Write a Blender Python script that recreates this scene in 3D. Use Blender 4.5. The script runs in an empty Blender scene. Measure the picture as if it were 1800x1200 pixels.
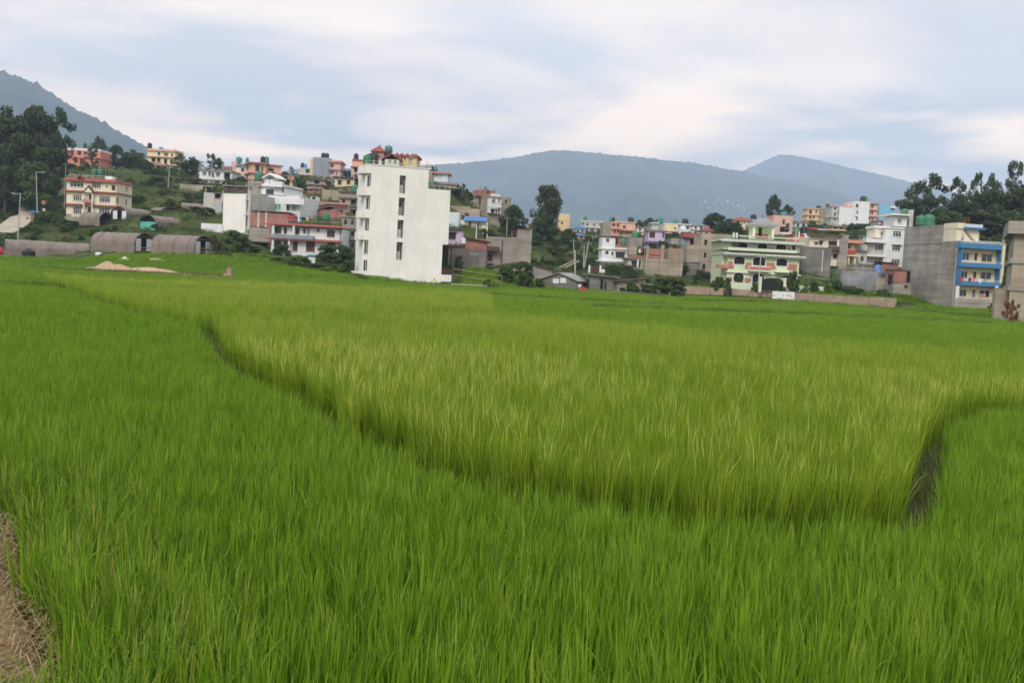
import bpy, math, random
import numpy as np
from mathutils import Vector, Matrix
R = math.radians
random.seed(7); rng = np.random.default_rng(7)
scene = bpy.context.scene
COL = scene.collection

# ------------------------------------------------------------------ camera
CAM = np.array((0.0, 0.0, 3.0)); FPX = 1750.0
PITCH, ROLL = R(4.05), R(3.0)
_F = np.array((0, math.cos(PITCH), -math.sin(PITCH)))
_U0 = np.array((0, math.sin(PITCH), math.cos(PITCH))); _R0 = np.array((1.0, 0, 0))
_R = math.cos(ROLL)*_R0 + math.sin(ROLL)*_U0
_U = -math.sin(ROLL)*_R0 + math.cos(ROLL)*_U0
cd = bpy.data.cameras.new('camera'); cam = bpy.data.objects.new('camera', cd); COL.objects.link(cam)
cd.sensor_width = 36.0; cd.lens = 35.0; cd.clip_end = 30000; cd.clip_start = 0.1
m = Matrix.Identity(4)
for i in range(3):
    m[i][0], m[i][1], m[i][2], m[i][3] = _R[i], _U[i], -_F[i], CAM[i]
cam.matrix_world = m
scene.camera = cam

# ------------------------------------------------------------------ world: overcast sky with a thin warm break near the horizon
SUN_EL, SUN_AZ = R(42), R(200)          # azimuth of the sun, clockwise from +Y (behind the camera, a little left)
world = bpy.data.worlds.new('World'); scene.world = world; world.use_nodes = True
nt = world.node_tree; nt.nodes.clear()
def N(nt, typ, **kw):
    n = nt.nodes.new(typ)
    for k, v in kw.items():
        if k.startswith('_'):
            n.inputs[int(k[1:])].default_value = v
        else:
            setattr(n, k, v)
    return n
L = lambda nt, a, b: nt.links.new(a, b)
out = N(nt, 'ShaderNodeOutputWorld'); bg = N(nt, 'ShaderNodeBackground')
sky = N(nt, 'ShaderNodeTexSky', sky_type='NISHITA', sun_disc=False)
sky.sun_elevation = SUN_EL; sky.sun_rotation = SUN_AZ; sky.altitude = 1300; sky.dust_density = 2.0
geo = N(nt, 'ShaderNodeTexCoord'); sep = N(nt, 'ShaderNodeSeparateXYZ'); L(nt, geo.outputs['Generated'], sep.inputs[0])
# project the view direction on a cloud deck: stretched near the horizon as real stratus is
zc = N(nt, 'ShaderNodeMath', operation='MAXIMUM', _1=0.0); L(nt, sep.outputs['Z'], zc.inputs[0])
za = N(nt, 'ShaderNodeMath', operation='ADD', _1=0.10); L(nt, zc.outputs[0], za.inputs[0])
dx = N(nt, 'ShaderNodeMath', operation='DIVIDE'); L(nt, sep.outputs['X'], dx.inputs[0]); L(nt, za.outputs[0], dx.inputs[1])
dy = N(nt, 'ShaderNodeMath', operation='DIVIDE'); L(nt, sep.outputs['Y'], dy.inputs[0]); L(nt, za.outputs[0], dy.inputs[1])
cv = N(nt, 'ShaderNodeCombineXYZ'); L(nt, dx.outputs[0], cv.inputs[0]); L(nt, dy.outputs[0], cv.inputs[1])
mp = N(nt, 'ShaderNodeMapping'); mp.inputs['Location'].default_value = (3.1, 1.7, 0); mp.inputs['Rotation'].default_value = (0, 0, R(12)); mp.inputs['Scale'].default_value = (0.85, 1.35, 1)
L(nt, cv.outputs[0], mp.inputs[0])
n1 = N(nt, 'ShaderNodeTexNoise'); n1.inputs['Scale'].default_value = 1.0; n1.inputs['Detail'].default_value = 7; n1.inputs['Roughness'].default_value = 0.5; n1.inputs['Distortion'].default_value = 0.3
L(nt, mp.outputs[0], n1.inputs['Vector'])
n2 = N(nt, 'ShaderNodeTexNoise'); n2.inputs['Scale'].default_value = 0.62; n2.inputs['Detail'].default_value = 6; n2.inputs['Roughness'].default_value = 0.5; n2.inputs['Distortion'].default_value = 0.4
mp2 = N(nt, 'ShaderNodeMapping'); mp2.inputs['Location'].default_value = (8.4, 5.2, 0); mp2.inputs['Scale'].default_value = (1.35, 1.5, 1); L(nt, cv.outputs[0], mp2.inputs[0]); L(nt, mp2.outputs[0], n2.inputs['Vector'])
r1 = N(nt, 'ShaderNodeValToRGB')   # cloud tone: slate blue-grey to milky white
r1.color_ramp.elements[0].position = 0.30; r1.color_ramp.elements[0].color = (0.48, 0.46, 0.465, 1)
r1.color_ramp.elements[1].position = 0.72; r1.color_ramp.elements[1].color = (0.62, 0.59, 0.565, 1)
L(nt, n1.outputs['Fac'], r1.inputs[0])
# thin lit cloud low in the sky, all the way round
band = N(nt, 'ShaderNodeValToRGB'); L(nt, zc.outputs[0], band.inputs[0])
e = band.color_ramp.elements; e[0].position = 0.0; e[0].color = (0.75,)*3+(1,); e[1].position = 0.32; e[1].color = (0, 0, 0, 1)
x = band.color_ramp.elements.new(0.10); x.color = (1, 1, 1, 1)
x = band.color_ramp.elements.new(0.19); x.color = (0.40, 0.40, 0.40, 1)
r2 = N(nt, 'ShaderNodeValToRGB'); r2.color_ramp.elements[0].position = 0.42; r2.color_ramp.elements[1].position = 0.60; L(nt, n2.outputs['Fac'], r2.inputs[0])
wm = N(nt, 'ShaderNodeMath', operation='MULTIPLY'); L(nt, band.outputs[0], wm.inputs[0]); L(nt, r2.outputs[0], wm.inputs[1])
mixw = N(nt, 'ShaderNodeMixRGB'); L(nt, wm.outputs[0], mixw.inputs[0]); L(nt, r1.outputs[0], mixw.inputs[1]); mixw.inputs[2].default_value = (1.85, 1.30, 0.76, 1)
skm = N(nt, 'ShaderNodeMixRGB', blend_type='MULTIPLY'); skm.inputs[0].default_value = 1; L(nt, sky.outputs[0], skm.inputs[1]); skm.inputs[2].default_value = (0.1, 0.1, 0.1, 1)
mixs = N(nt, 'ShaderNodeMixRGB'); mixs.inputs[0].default_value = 0.95; L(nt, skm.outputs[0], mixs.inputs[1]); L(nt, mixw.outputs[0], mixs.inputs[2])
L(nt, mixs.outputs[0], bg.inputs[0]); bg.inputs[1].default_value = 1.0
L(nt, bg.outputs[0], out.inputs[0])

sd = bpy.data.lights.new('sun', 'SUN'); sd.energy = 1.5; sd.angle = R(22); sd.color = (1.0, 0.95, 0.87)
sun = bpy.data.objects.new('sun', sd); COL.objects.link(sun)
sdir = Vector((math.sin(SUN_AZ)*math.cos(SUN_EL), math.cos(SUN_AZ)*math.cos(SUN_EL), math.sin(SUN_EL)))
sun.rotation_euler = (-sdir).to_track_quat('-Z', 'Y').to_euler()
sun.location = (0, -20, 60)

vs = scene.view_settings
vs.view_transform = 'Standard'; vs.look = 'None'; vs.exposure = 1.03; vs.gamma = 1.0; vs.use_curve_mapping = False
scene.render.engine = 'CYCLES'
cy = scene.cycles
cy.use_denoising = True; cy.filter_width = 1.7
cy.max_bounces = 6; cy.diffuse_bounces = 3; cy.glossy_bounces = 2; cy.transmission_bounces = 4; cy.transparent_max_bounces = 8; cy.volume_bounces = 3
cy.caustics_reflective = False; cy.caustics_refractive = False; cy.use_fast_gi = False

# ------------------------------------------------------------------ pixels of the 1800x1200 photograph -> directions
def ray(px, py):
    d = _F + _R*((px-900)/FPX) + _U*((600-py)/FPX)
    return d/d[1]
def at(px, py, Y):                       # point of that direction at depth Y
    return CAM + ray(px, py)*Y
def ground(px, py, z=0.0):               # point of that direction on the plane at height z
    d = ray(px, py); return CAM + d*((z-CAM[2])/d[2])
def project(P):
    P = np.asarray(P, float)-CAM
    f = P@_F; return 900+FPX*(P@_R)/f, 600-FPX*(P@_U)/f

# ------------------------------------------------------------------ materials
def lin(c):
    return tuple(((v/255)/12.92 if v/255 < .04045 else ((v/255+.055)/1.055)**2.4) for v in c)
MATS = {}
def mat(name, rgb, rough=0.85, var=0.12, scale=0.6, streak=0.0, stain=None, spec=0.2, bump=0.0, k=1.0, metal=0.0, fine=0.0, desat=0.22, courses=0.0):
    """painted or plastered surface: base colour, cloudy variation, vertical rain streaks, stains"""
    if name in MATS: return MATS[name]
    c = lin(rgb); g_ = .3*c[0]+.6*c[1]+.1*c[2]; c = [min(0.82, (v*(1-desat)+g_*desat)*k) for v in c]
    M = bpy.data.materials.new(name); M.use_nodes = True; t = M.node_tree
    p = t.nodes['Principled BSDF']; p.inputs['Roughness'].default_value = rough; p.inputs['Specular IOR Level'].default_value = spec; p.inputs['Metallic'].default_value = metal
    tc = N(t, 'ShaderNodeTexCoord')
    no = N(t, 'ShaderNodeTexNoise'); no.inputs['Scale'].default_value = scale; no.inputs['Detail'].default_value = 6; no.inputs['Roughness'].default_value = 0.6
    L(t, tc.outputs['Object'], no.inputs['Vector'])
    ra = N(t, 'ShaderNodeMapRange'); ra.inputs[1].default_value = 0.3; ra.inputs[2].default_value = 0.7; ra.inputs[3].default_value = 1-var; ra.inputs[4].default_value = 1+var*0.6
    L(t, no.outputs['Fac'], ra.inputs[0])
    mx = N(t, 'ShaderNodeMixRGB', blend_type='MULTIPLY'); mx.inputs[0].default_value = 1; mx.inputs[1].default_value = (*c, 1); L(t, ra.outputs[0], mx.inputs[2])
    last = mx.outputs[0]
    if streak:
        mp = N(t, 'ShaderNodeMapping'); mp.inputs['Scale'].default_value = (.8, .8, 0.16); L(t, tc.outputs['Object'], mp.inputs[0])
        ns = N(t, 'ShaderNodeTexNoise'); ns.inputs['Scale'].default_value = .9; ns.inputs['Detail'].default_value = 6; ns.inputs['Distortion'].default_value = 1.2; ns.inputs['Roughness'].default_value = .65; L(t, mp.outputs[0], ns.inputs['Vector'])
        rs = N(t, 'ShaderNodeMapRange'); rs.inputs[1].default_value = 0.46; rs.inputs[2].default_value = 0.74; rs.inputs[3].default_value = 0; rs.inputs[4].default_value = min(.55, streak*1.4)
        L(t, ns.outputs['Fac'], rs.inputs[0])
        m2 = N(t, 'ShaderNodeMixRGB'); L(t, rs.outputs[0], m2.inputs[0]); L(t, last, m2.inputs[1])
        sc = stain if stain else tuple(v*0.42 for v in c); m2.inputs[2].default_value = (*sc[:3], 1); last = m2.outputs[0]
    if courses:
        mp = N(t, 'ShaderNodeMapping'); mp.inputs['Scale'].default_value = (.10, .10, 1.5); L(t, tc.outputs['Object'], mp.inputs[0])
        nc = N(t, 'ShaderNodeTexNoise'); nc.inputs['Scale'].default_value = 1.0; nc.inputs['Detail'].default_value = 4; L(t, mp.outputs[0], nc.inputs['Vector'])
        rc = N(t, 'ShaderNodeMapRange'); rc.inputs[1].default_value = .36; rc.inputs[2].default_value = .64; rc.inputs[3].default_value = 1-courses; rc.inputs[4].default_value = 1+courses*.7; L(t, nc.outputs['Fac'], rc.inputs[0])
        m4 = N(t, 'ShaderNodeMixRGB', blend_type='MULTIPLY'); m4.inputs[0].default_value = 1; L(t, last, m4.inputs[1]); L(t, rc.outputs[0], m4.inputs[2]); last = m4.outputs[0]
    if fine:
        nf = N(t, 'ShaderNodeTexNoise'); nf.inputs['Scale'].default_value = 9; nf.inputs['Detail'].default_value = 3; L(t, tc.outputs['Object'], nf.inputs['Vector'])
        rf = N(t, 'ShaderNodeMapRange'); rf.inputs[1].default_value = 0.3; rf.inputs[2].default_value = 0.7; rf.inputs[3].default_value = 1-fine; rf.inputs[4].default_value = 1+fine; L(t, nf.outputs['Fac'], rf.inputs[0])
        m3 = N(t, 'ShaderNodeMixRGB', blend_type='MULTIPLY'); m3.inputs[0].default_value = 1; L(t, last, m3.inputs[1]); L(t, rf.outputs[0], m3.inputs[2]); last = m3.outputs[0]
    L(t, last, p.inputs['Base Color'])
    if bump:
        b = N(t, 'ShaderNodeBump'); b.inputs['Strength'].default_value = bump; b.inputs['Distance'].default_value = 0.05; L(t, no.outputs['Fac'], b.inputs['Height']); L(t, b.outputs[0], p.inputs['Normal'])
    MATS[name] = M; return M
def brick_mat(name, rgb, mortar=(150, 140, 128), k=1.0):
    M = bpy.data.materials.new(name); M.use_nodes = True; t = M.node_tree; p = t.nodes['Principled BSDF']; p.inputs['Roughness'].default_value = 0.9
    tc = N(t, 'ShaderNodeTexCoord'); mp = N(t, 'ShaderNodeMapping'); mp.inputs['Rotation'].default_value = (R(90), 0, 0); L(t, tc.outputs['Object'], mp.inputs[0])
    b = N(t, 'ShaderNodeTexBrick'); c = lin(rgb); g_ = sum(c)/3; c = [(v*.68+g_*.32)*k for v in c]
    b.inputs['Color1'].default_value = (*c, 1); b.inputs['Color2'].default_value = (*[v*0.72 for v in c], 1); b.inputs['Mortar'].default_value = (*lin(mortar), 1)
    b.inputs['Scale'].default_value = 4.0; b.inputs['Mortar Size'].default_value = 0.02; b.inputs['Brick Width'].default_value = 0.9; b.inputs['Row Height'].default_value = 0.3
    L(t, mp.outputs[0], b.inputs['Vector'])
    no = N(t, 'ShaderNodeTexNoise'); no.inputs['Scale'].default_value = 0.7; no.inputs['Detail'].default_value = 5; L(t, tc.outputs['Object'], no.inputs['Vector'])
    ra = N(t, 'ShaderNodeMapRange'); ra.inputs[1].default_value = 0.3; ra.inputs[2].default_value = 0.7; ra.inputs[3].default_value = 0.7; ra.inputs[4].default_value = 1.15; L(t, no.outputs['Fac'], ra.inputs[0])
    mx = N(t, 'ShaderNodeMixRGB', blend_type='MULTIPLY'); mx.inputs[0].default_value = 1; L(t, b.outputs[0], mx.inputs[1]); L(t, ra.outputs[0], mx.inputs[2]); L(t, mx.outputs[0], p.inputs['Base Color'])
    MATS[name] = M; return M
def glass_mat(name, rgb, rough=0.12):
    M = bpy.data.materials.new(name); M.use_nodes = True; p = M.node_tree.nodes['Principled BSDF']
    p.inputs['Base Color'].default_value = (*lin(rgb), 1); p.inputs['Roughness'].default_value = rough; p.inputs['Specular IOR Level'].default_value = 0.5
    MATS[name] = M; return M
def leaf_mat(name, rgbs, trans=0.35, rough=0.55, spec=0.25, attr=None, k=1.0, rnd=0.35, patch=0.0):
    """foliage: colour from a ramp by per-instance random and by the leaf's own attribute"""
    M = bpy.data.materials.new(name); M.use_nodes = True; t = M.node_tree; t.nodes.clear()
    o = N(t, 'ShaderNodeOutputMaterial'); ra = N(t, 'ShaderNodeValToRGB')
    while len(ra.color_ramp.elements) < len(rgbs): ra.color_ramp.elements.new(0.5)
    for i, c in enumerate(rgbs):
        ra.color_ramp.elements[i].position = i/(len(rgbs)-1); ra.color_ramp.elements[i].color = (*[v*k for v in c], 1)
    at_ = N(t, 'ShaderNodeAttribute', attribute_name='shade')
    oi = N(t, 'ShaderNodeObjectInfo')
    mr = N(t, 'ShaderNodeMath', operation='MULTIPLY_ADD'); L(t, oi.outputs['Random'], mr.inputs[0]); mr.inputs[1].default_value = rnd; mr.inputs[2].default_value = -rnd/2
    if patch:
        pn = N(t, 'ShaderNodeTexNoise'); pn.inputs['Scale'].default_value = .16; pn.inputs['Detail'].default_value = 5; pn.inputs['Roughness'].default_value = .65; L(t, oi.outputs['Location'], pn.inputs['Vector'])
        pm = N(t, 'ShaderNodeMath', operation='MULTIPLY_ADD'); L(t, pn.outputs['Fac'], pm.inputs[0]); pm.inputs[1].default_value = patch; pm.inputs[2].default_value = -patch/2; a2 = N(t, 'ShaderNodeMath', operation='ADD'); L(t, mr.outputs[0], a2.inputs[0]); L(t, pm.outputs[0], a2.inputs[1]); mr = a2
    ad = N(t, 'ShaderNodeMath', operation='ADD'); L(t, at_.outputs['Fac'], ad.inputs[0]); L(t, mr.outputs[0], ad.inputs[1]); L(t, ad.outputs[0], ra.inputs[0])
    p = N(t, 'ShaderNodeBsdfPrincipled'); p.inputs['Roughness'].default_value = rough; p.inputs['Specular IOR Level'].default_value = spec; L(t, ra.outputs[0], p.inputs['Base Color'])
    tr = N(t, 'ShaderNodeBsdfTranslucent'); L(t, ra.outputs[0], tr.inputs[0])
    mx = N(t, 'ShaderNodeMixShader'); mx.inputs[0].default_value = trans; L(t, p.outputs[0], mx.inputs[1]); L(t, tr.outputs[0], mx.inputs[2]); L(t, mx.outputs[0], o.inputs[0])
    MATS[name] = M; return M
# ------------------------------------------------------------------ mesh helpers
class MB:
    def __init__(s): s.v = []; s.f = []
    def quad(s, a, b, c, d):
        n = len(s.v); s.v += [a, b, c, d]; s.f.append((n, n+1, n+2, n+3)); return s
    def tri(s, a, b, c):
        n = len(s.v); s.v += [a, b, c]; s.f.append((n, n+1, n+2)); return s
    def box(s, x0, x1, y0, y1, z0, z1):
        if x1 < x0: x0, x1 = x1, x0
        if y1 < y0: y0, y1 = y1, y0
        if z1 < z0: z0, z1 = z1, z0
        n = len(s.v)
        s.v += [(x0, y0, z0), (x1, y0, z0), (x1, y1, z0), (x0, y1, z0), (x0, y0, z1), (x1, y0, z1), (x1, y1, z1), (x0, y1, z1)]
        s.f += [tuple(n+i for i in q) for q in ((0, 3, 2, 1), (4, 5, 6, 7), (0, 1, 5, 4), (1, 2, 6, 5), (2, 3, 7, 6), (3, 0, 4, 7))]
        return s
    def tube(s, p, q, r0, r1=None, n=6, cap=True):
        r1 = r0 if r1 is None else r1
        p, q = Vector(p), Vector(q); d = (q-p)
        if d.length < 1e-6: return s
        d.normalize(); a = d.orthogonal().normalized(); b = d.cross(a); k = len(s.v)
        for c, r in ((p, r0), (q, r1)):
            for i in range(n):
                t = 2*math.pi*i/n; s.v.append(tuple(c + a*(r*math.cos(t)) + b*(r*math.sin(t))))
        for i in range(n): s.f.append((k+i, k+(i+1) % n, k+n+(i+1) % n, k+n+i))
        if cap: s.f.append(tuple(k+n-1-i for i in range(n))); s.f.append(tuple(k+n+i for i in range(n)))
        return s
    def lathe(s, prof, n=16, c=(0, 0, 0)):
        k = len(s.v)
        for r, z in prof:
            for i in range(n):
                t = 2*math.pi*i/n; s.v.append((c[0]+r*math.cos(t), c[1]+r*math.sin(t), c[2]+z))
        for j in range(len(prof)-1):
            for i in range(n):
                s.f.append((k+j*n+i, k+j*n+(i+1) % n, k+(j+1)*n+(i+1) % n, k+(j+1)*n+i))
        s.f.append(tuple(k+n-1-i for i in range(n))); s.f.append(tuple(k+(len(prof)-1)*n+i for i in range(n)))
        return s
    def prism(s, pts, y0, y1):             # polygon in x,z extruded along y
        k = len(s.v); n = len(pts)
        for y in (y0, y1): s.v += [(x, y, z) for x, z in pts]
        s.f.append(tuple(k+i for i in range(n))); s.f.append(tuple(k+2*n-1-i for i in range(n)))
        for i in range(n): s.f.append((k+i, k+n+i, k+n+(i+1) % n, k+(i+1) % n))
        return s
    def build(s, name, m, parent=None, smooth=False, loc=None):
        me = bpy.data.meshes.new(name); me.from_pydata(s.v, [], s.f); me.update()
        if smooth:
            me.polygons.foreach_set('use_smooth', [True]*len(me.polygons))
        me.materials.append(MATS[m] if isinstance(m, str) else m)
        o = bpy.data.objects.new(name, me); COL.objects.link(o)
        if parent: o.parent = parent
        if loc is not None: o.location = loc
        return o
def mesh_np(name, verts, faces, m, shade=None):
    me = bpy.data.meshes.new(name)
    me.from_pydata([tuple(v) for v in verts], [], [tuple(f) for f in faces]); me.update()
    if shade is not None:
        a = me.attributes.new('shade', 'FLOAT', 'POINT'); a.data.foreach_set('value', np.asarray(shade, np.float32))
    if m: me.materials.append(MATS[m])
    return me
def tag(o, label=None, cat=None, group=None, kind=None):
    if label: o['label'] = label
    if cat: o['category'] = cat
    if group: o['group'] = group
    if kind: o['kind'] = kind
    return o
def empty(name, loc, rz=0.0):
    o = bpy.data.objects.new(name, None); COL.objects.link(o); o.location = loc; o.rotation_euler = (0, 0, rz); o.empty_display_size = 0.5
    return o

# ------------------------------------------------------------------ buildings: local frame u (right along the front), w (into the building), z up
ANCH = []          # ground anchors (x, y, z) for the terrain
FOOT = []          # footprints (origin, yaw, u0, u1, w0, w1)
ZO = dict(A=(0, 100, 6), B=(0, 280, 5.453), C=(240, 230, 7.058), D=(240, 340, 7.058), E=(400, 230, 7.058), F=(400, 340, 7.058), G=(600, 240, 7.5), H=(600, 340, 6.667),
          I=(780, 300, 7.5), J=(780, 390, 7.5), K=(980, 340, 7.5), L=(980, 410, 7.5), M=(1180, 330, 6.667), N=(1240, 410, 7.5), O=(1400, 320, 7.5), P=(1400, 410, 7.5), Q=(1560, 280, 7.5), R=(1560, 380, 5.454), X=(0, 0, 1))
def zpx(z, x, y):
    ox, oy, s = ZO[z]; return ox+x/s, oy+y/s
STY = {  # frame material, pane material, vertical bars, horizontal bars
    'w': ('win_white', 'glass', 1, 0), 'w3': ('win_white', 'glass', 2, 0), 'w4': ('win_white', 'glass', 3, 1), 'w6': ('win_white', 'glass', 2, 1),
    'b': ('win_brown', 'glass', 1, 0), 'b3': ('win_brown', 'glass', 2, 1), 'bl': ('win_brown', 'shutter', 1, 2), 'v': (None, 'void', 0, 0), 'lg': (None, 'slab_grey', 0, 0), 'd': ('win_brown', 'door_brown', 0, 0),
    'dk': ('win_dark', 'glass', 0, 0), 'g': ('win_white', 'glass_green', 1, 0), 'bu': ('win_white', 'door_blue', 0, 0), 'db': ('win_dark', 'void', 0, 0), 'gw': ('win_grey', 'glass', 1, 0)}
SILLR = random.Random(5); BLIST = []
class B:
    def __init__(s, name, label, z, x, y, d, yaw=0.0, cat='house', group=None, anchor=True):
        px, py = zpx(z, x, y); s.z = z; s.d = d; s.yaw = R(yaw)
        s.o = at(px, py, d)
        s.e = empty(name, tuple(s.o), s.yaw); tag(s.e, label, cat, group); s.top = 0; s.blks = []
        s.U = np.array((math.cos(s.yaw), math.sin(s.yaw), 0)); s.W = np.array((-math.sin(s.yaw), math.cos(s.yaw), 0))
        BLIST.append(s)
        if anchor: ANCH.append((s.o[0], s.o[1], s.o[2]))
    def uv(s, x, y, w=0.0, z=None):
        px, py = zpx(z or s.z, x, y); r = ray(px, py); o = s.o + s.W*w
        t = ((o-CAM)@s.W)/(r@s.W); P = CAM+r*t-s.o
        return P@s.U, P[2]
    def sw(s, x, y, u, z=None):
        px, py = zpx(z or s.z, x, y); r = ray(px, py); o = s.o + s.U*u
        t = ((o-CAM)@s.U)/(r@s.U); P = CAM+r*t-s.o
        return P@s.W, P[2]
    def mpp(s, w=0.0):                     # metres per photo pixel on the facade
        return (s.d + w*math.cos(s.yaw))/FPX
    def part(s, name, mb, m, parent=None, label=None):
        o = mb.build(name, m, parent or s.e)
        if label: o['label'] = label
        return o
    def blk(s, x0, y0, x1, y1, depth, m, w=0.0, wins=(), lw=(), rw=(), z=None, below=2.5, slabs=(), par=None, parm=None, name='wall', cap=True):
        """block whose front face runs from the top-left pixel to the bottom-right pixel"""
        u0, zt = s.uv(x0, y0, w, z); u1, zb = s.uv(x1, y1, w, z); zb -= below
        H = {'f': [], 'l': [], 'r': []}; todo = []
        sc = ZO[z or s.z][2]
        for face, lst in (('f', wins), ('l', lw), ('r', rw)):
            for q in lst:
                cx, cy, ww, hh = q[:4]; st = q[4] if len(q) > 4 else 'w'; rev = q[5] if len(q) > 5 else 0.18
                if face == 'f':
                    a, b = s.uv(cx, cy, w, z); k = s.mpp(w)/sc/max(0.3, math.cos(s.yaw)); hw = ww*k/2
                    rng_ = (u0, u1)
                else:
                    uu = u0 if face == 'l' else u1
                    a, b = s.sw(cx, cy, uu, z); rx = ray(*zpx(z or s.z, cx, cy)); k = s.mpp(w)/sc
                    c = abs(rx@s.U)/math.hypot(rx[0], rx[1]); hw = ww*k/2/max(0.25, c); rng_ = (w, w+depth)
                hh2 = hh*s.mpp(w)/sc/2
                a0, a1 = max(rng_[0]+.12, a-hw), min(rng_[1]-.12, a+hw); b0, b1 = max(zb+.1, b-hh2), min(zt-.1, b+hh2)
                if a1-a0 < .15 or b1-b0 < .15: continue
                if any(a0 < h[1]+.05 and a1 > h[0]-.05 and b0 < h[3]+.05 and b1 > h[2]-.05 for h in H[face]): continue
                H[face].append((a0, a1, b0, b1, rev)); todo.append((face, a0, a1, b0, b1, rev, st))
        mb = MB()
        def face_cut(fn, A0, A1, B0, B1, hs, inn):
            As = sorted({A0, A1, *[h[0] for h in hs], *[h[1] for h in hs]}); Bs = sorted({B0, B1, *[h[2] for h in hs], *[h[3] for h in hs]})
            for i in range(len(As)-1):
                for j in range(len(Bs)-1):
                    ca, cb = (As[i]+As[i+1])/2, (Bs[j]+Bs[j+1])/2
                    if any(h[0] < ca < h[1] and h[2] < cb < h[3] for h in hs): continue
                    mb.quad(fn(As[i], Bs[j], 0), fn(As[i+1], Bs[j], 0), fn(As[i+1], Bs[j+1], 0), fn(As[i], Bs[j+1], 0))
            for a0, a1, b0, b1, rv in hs:
                c = [(a0, b0), (a1, b0), (a1, b1), (a0, b1)]
                for i in range(4):
                    p, q = c[i], c[(i+1) % 4]; mb.quad(fn(*p, 0), fn(*p, rv), fn(*q, rv), fn(*q, 0))
        face_cut(lambda a, b, r: (a, w+r, b), u0, u1, zb, zt, H['f'], 1)
        face_cut(lambda a, b, r: (u0+r, w+depth-(a-w), b) if False else (u0+r, a, b), w, w+depth, zb, zt, H['l'], 1)
        face_cut(lambda a, b, r: (u1-r, a, b), w, w+depth, zb, zt, H['r'], 1)
        mb.quad((u0, w+depth, zb), (u1, w+depth, zb), (u1, w+depth, zt), (u0, w+depth, zt))
        mb.quad((u0, w, zt), (u1, w, zt), (u1, w+depth, zt), (u0, w+depth, zt))
        wall = s.part(name, mb, m)
        for face, a0, a1, b0, b1, rv, st in todo:
            T = {'f': lambda a, b, r: (a, w+r, b), 'l': lambda a, b, r: (u0+r, a, b), 'r': lambda a, b, r: (u1-r, a, b)}[face]
            fm, pm, nv, nh = STY[st]; nm = 'door' if st in ('d', 'bu') else 'window'
            pmb = MB().quad(T(a0, b0, rv-.01), T(a1, b0, rv-.01), T(a1, b1, rv-.01), T(a0, b1, rv-.01))
            if fm is None:
                s.part('window_opening', pmb, pm); continue
            fr = MB(); t = min(.09, (a1-a0)*.13, (b1-b0)*.13)
            def bar(p0, p1, q0, q1):
                A, Bq = T(p0, q0, rv-.07), T(p1, q1, rv-.012); fr.box(A[0], Bq[0], A[1], Bq[1], A[2], Bq[2])
            bar(a0, a0+t, b0, b1); bar(a1-t, a1, b0, b1); bar(a0+t, a1-t, b0, b0+t); bar(a0+t, a1-t, b1-t, b1)
            for i in range(nv): c = a0+(a1-a0)*(i+1)/(nv+1); bar(c-t*.4, c+t*.4, b0+t, b1-t)
            for i in range(nh): c = b0+(b1-b0)*(i+1)/(nh+1.0) if nh == 2 else b0+(b1-b0)*0.68; bar(a0+t, a1-t, c-t*.35, c+t*.35)
            fo = s.part(nm, fr, fm); s.part('pane' if nm == 'window' else 'door_leaf', pmb, pm, fo)
            if face == 'f' and nm == 'window':
                s.part('sill', MB().box(a0-.08, a1+.08, w-.09, w+.04, b0-.10, b0-.004), 'sill', fo)
                if SILLR.random() < .5: s.part('sunshade', MB().box(a0-.15, a1+.15, w-.42, w+.03, b1+.05, b1+.13), 'slab_grey', fo)
        for q in slabs:
            yy, oh, th, sm = q[:4]; _, zz = s.uv(x0, yy, w, z)
            s.part('floor_slab', MB().box(u0-oh, u1+oh, w-oh, w+depth+oh*.3, zz-th/2, zz+th/2), sm)
        if par:
            h = par; t = .12; pm_ = parm or m; o = .04
            pb = MB().box(u0-o, u1+o, w-o, w+t, zt-.02, zt+h).box(u0-o, u1+o, w+depth-t, w+depth+o, zt-.02, zt+h).box(u0-o, u0+t, w+t, w+depth-t, zt-.02, zt+h-.003).box(u1-t, u1+o, w+t, w+depth-t, zt-.02, zt+h-.003)
            s.part('parapet', pb, pm_)
        blk = dict(u0=u0, u1=u1, w0=w, w1=w+depth, z0=zb, z1=zt); s.blks.append(blk); s.top = max(s.top, zt)
        FOOT.append((s.o.copy(), s.yaw, u0, u1, w, w+depth))
        return blk
    def balcony(s, x0, x1, y, out, h, m, w=0.0, z=None, rail=False, slabm=None):
        u0, zz = s.uv(x0, y, w, z); u1, _ = s.uv(x1, y, w, z)
        sl = s.part('balcony', MB().box(u0, u1, w-out, w-.003, zz-.14, zz), slabm or m)
        rb = MB()
        if rail:
            for i in range(max(2, int((u1-u0)/.45))+1):
                u = u0+.05+(u1-u0-.1)*i/max(2, int((u1-u0)/.45)); rb.box(u-.02, u+.02, w-out+.04, w-out+.08, zz, zz+h)
            for k in (0.5, 1.0): rb.box(u0, u1, w-out+.03, w-out+.09, zz+h*k-.04, zz+h*k+.01)
            for u in (u0, u1-.05): rb.box(u, u+.05, w-out+.09, w-.003, zz+h-.04, zz+h+.008)
        else:
            rb.box(u0, u1, w-out, w-out+.1, zz+.002, zz+h).box(u0, u0+.1, w-out+.1, w-.003, zz+.002, zz+h-.003).box(u1-.1, u1, w-out+.1, w-.003, zz+.002, zz+h-.003)
        s.part('railing', rb, m, sl)
        return u0, u1, zz
    def box(s, name, x0, y0, x1, y1, w0, w1, m, z=None, label=None):
        a, t = s.uv(x0, y0, w0, z); b, c = s.uv(x1, y1, w0, z)
        return s.part(name, MB().box(a, b, w0, w1, c, t), m, label=label)
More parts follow.
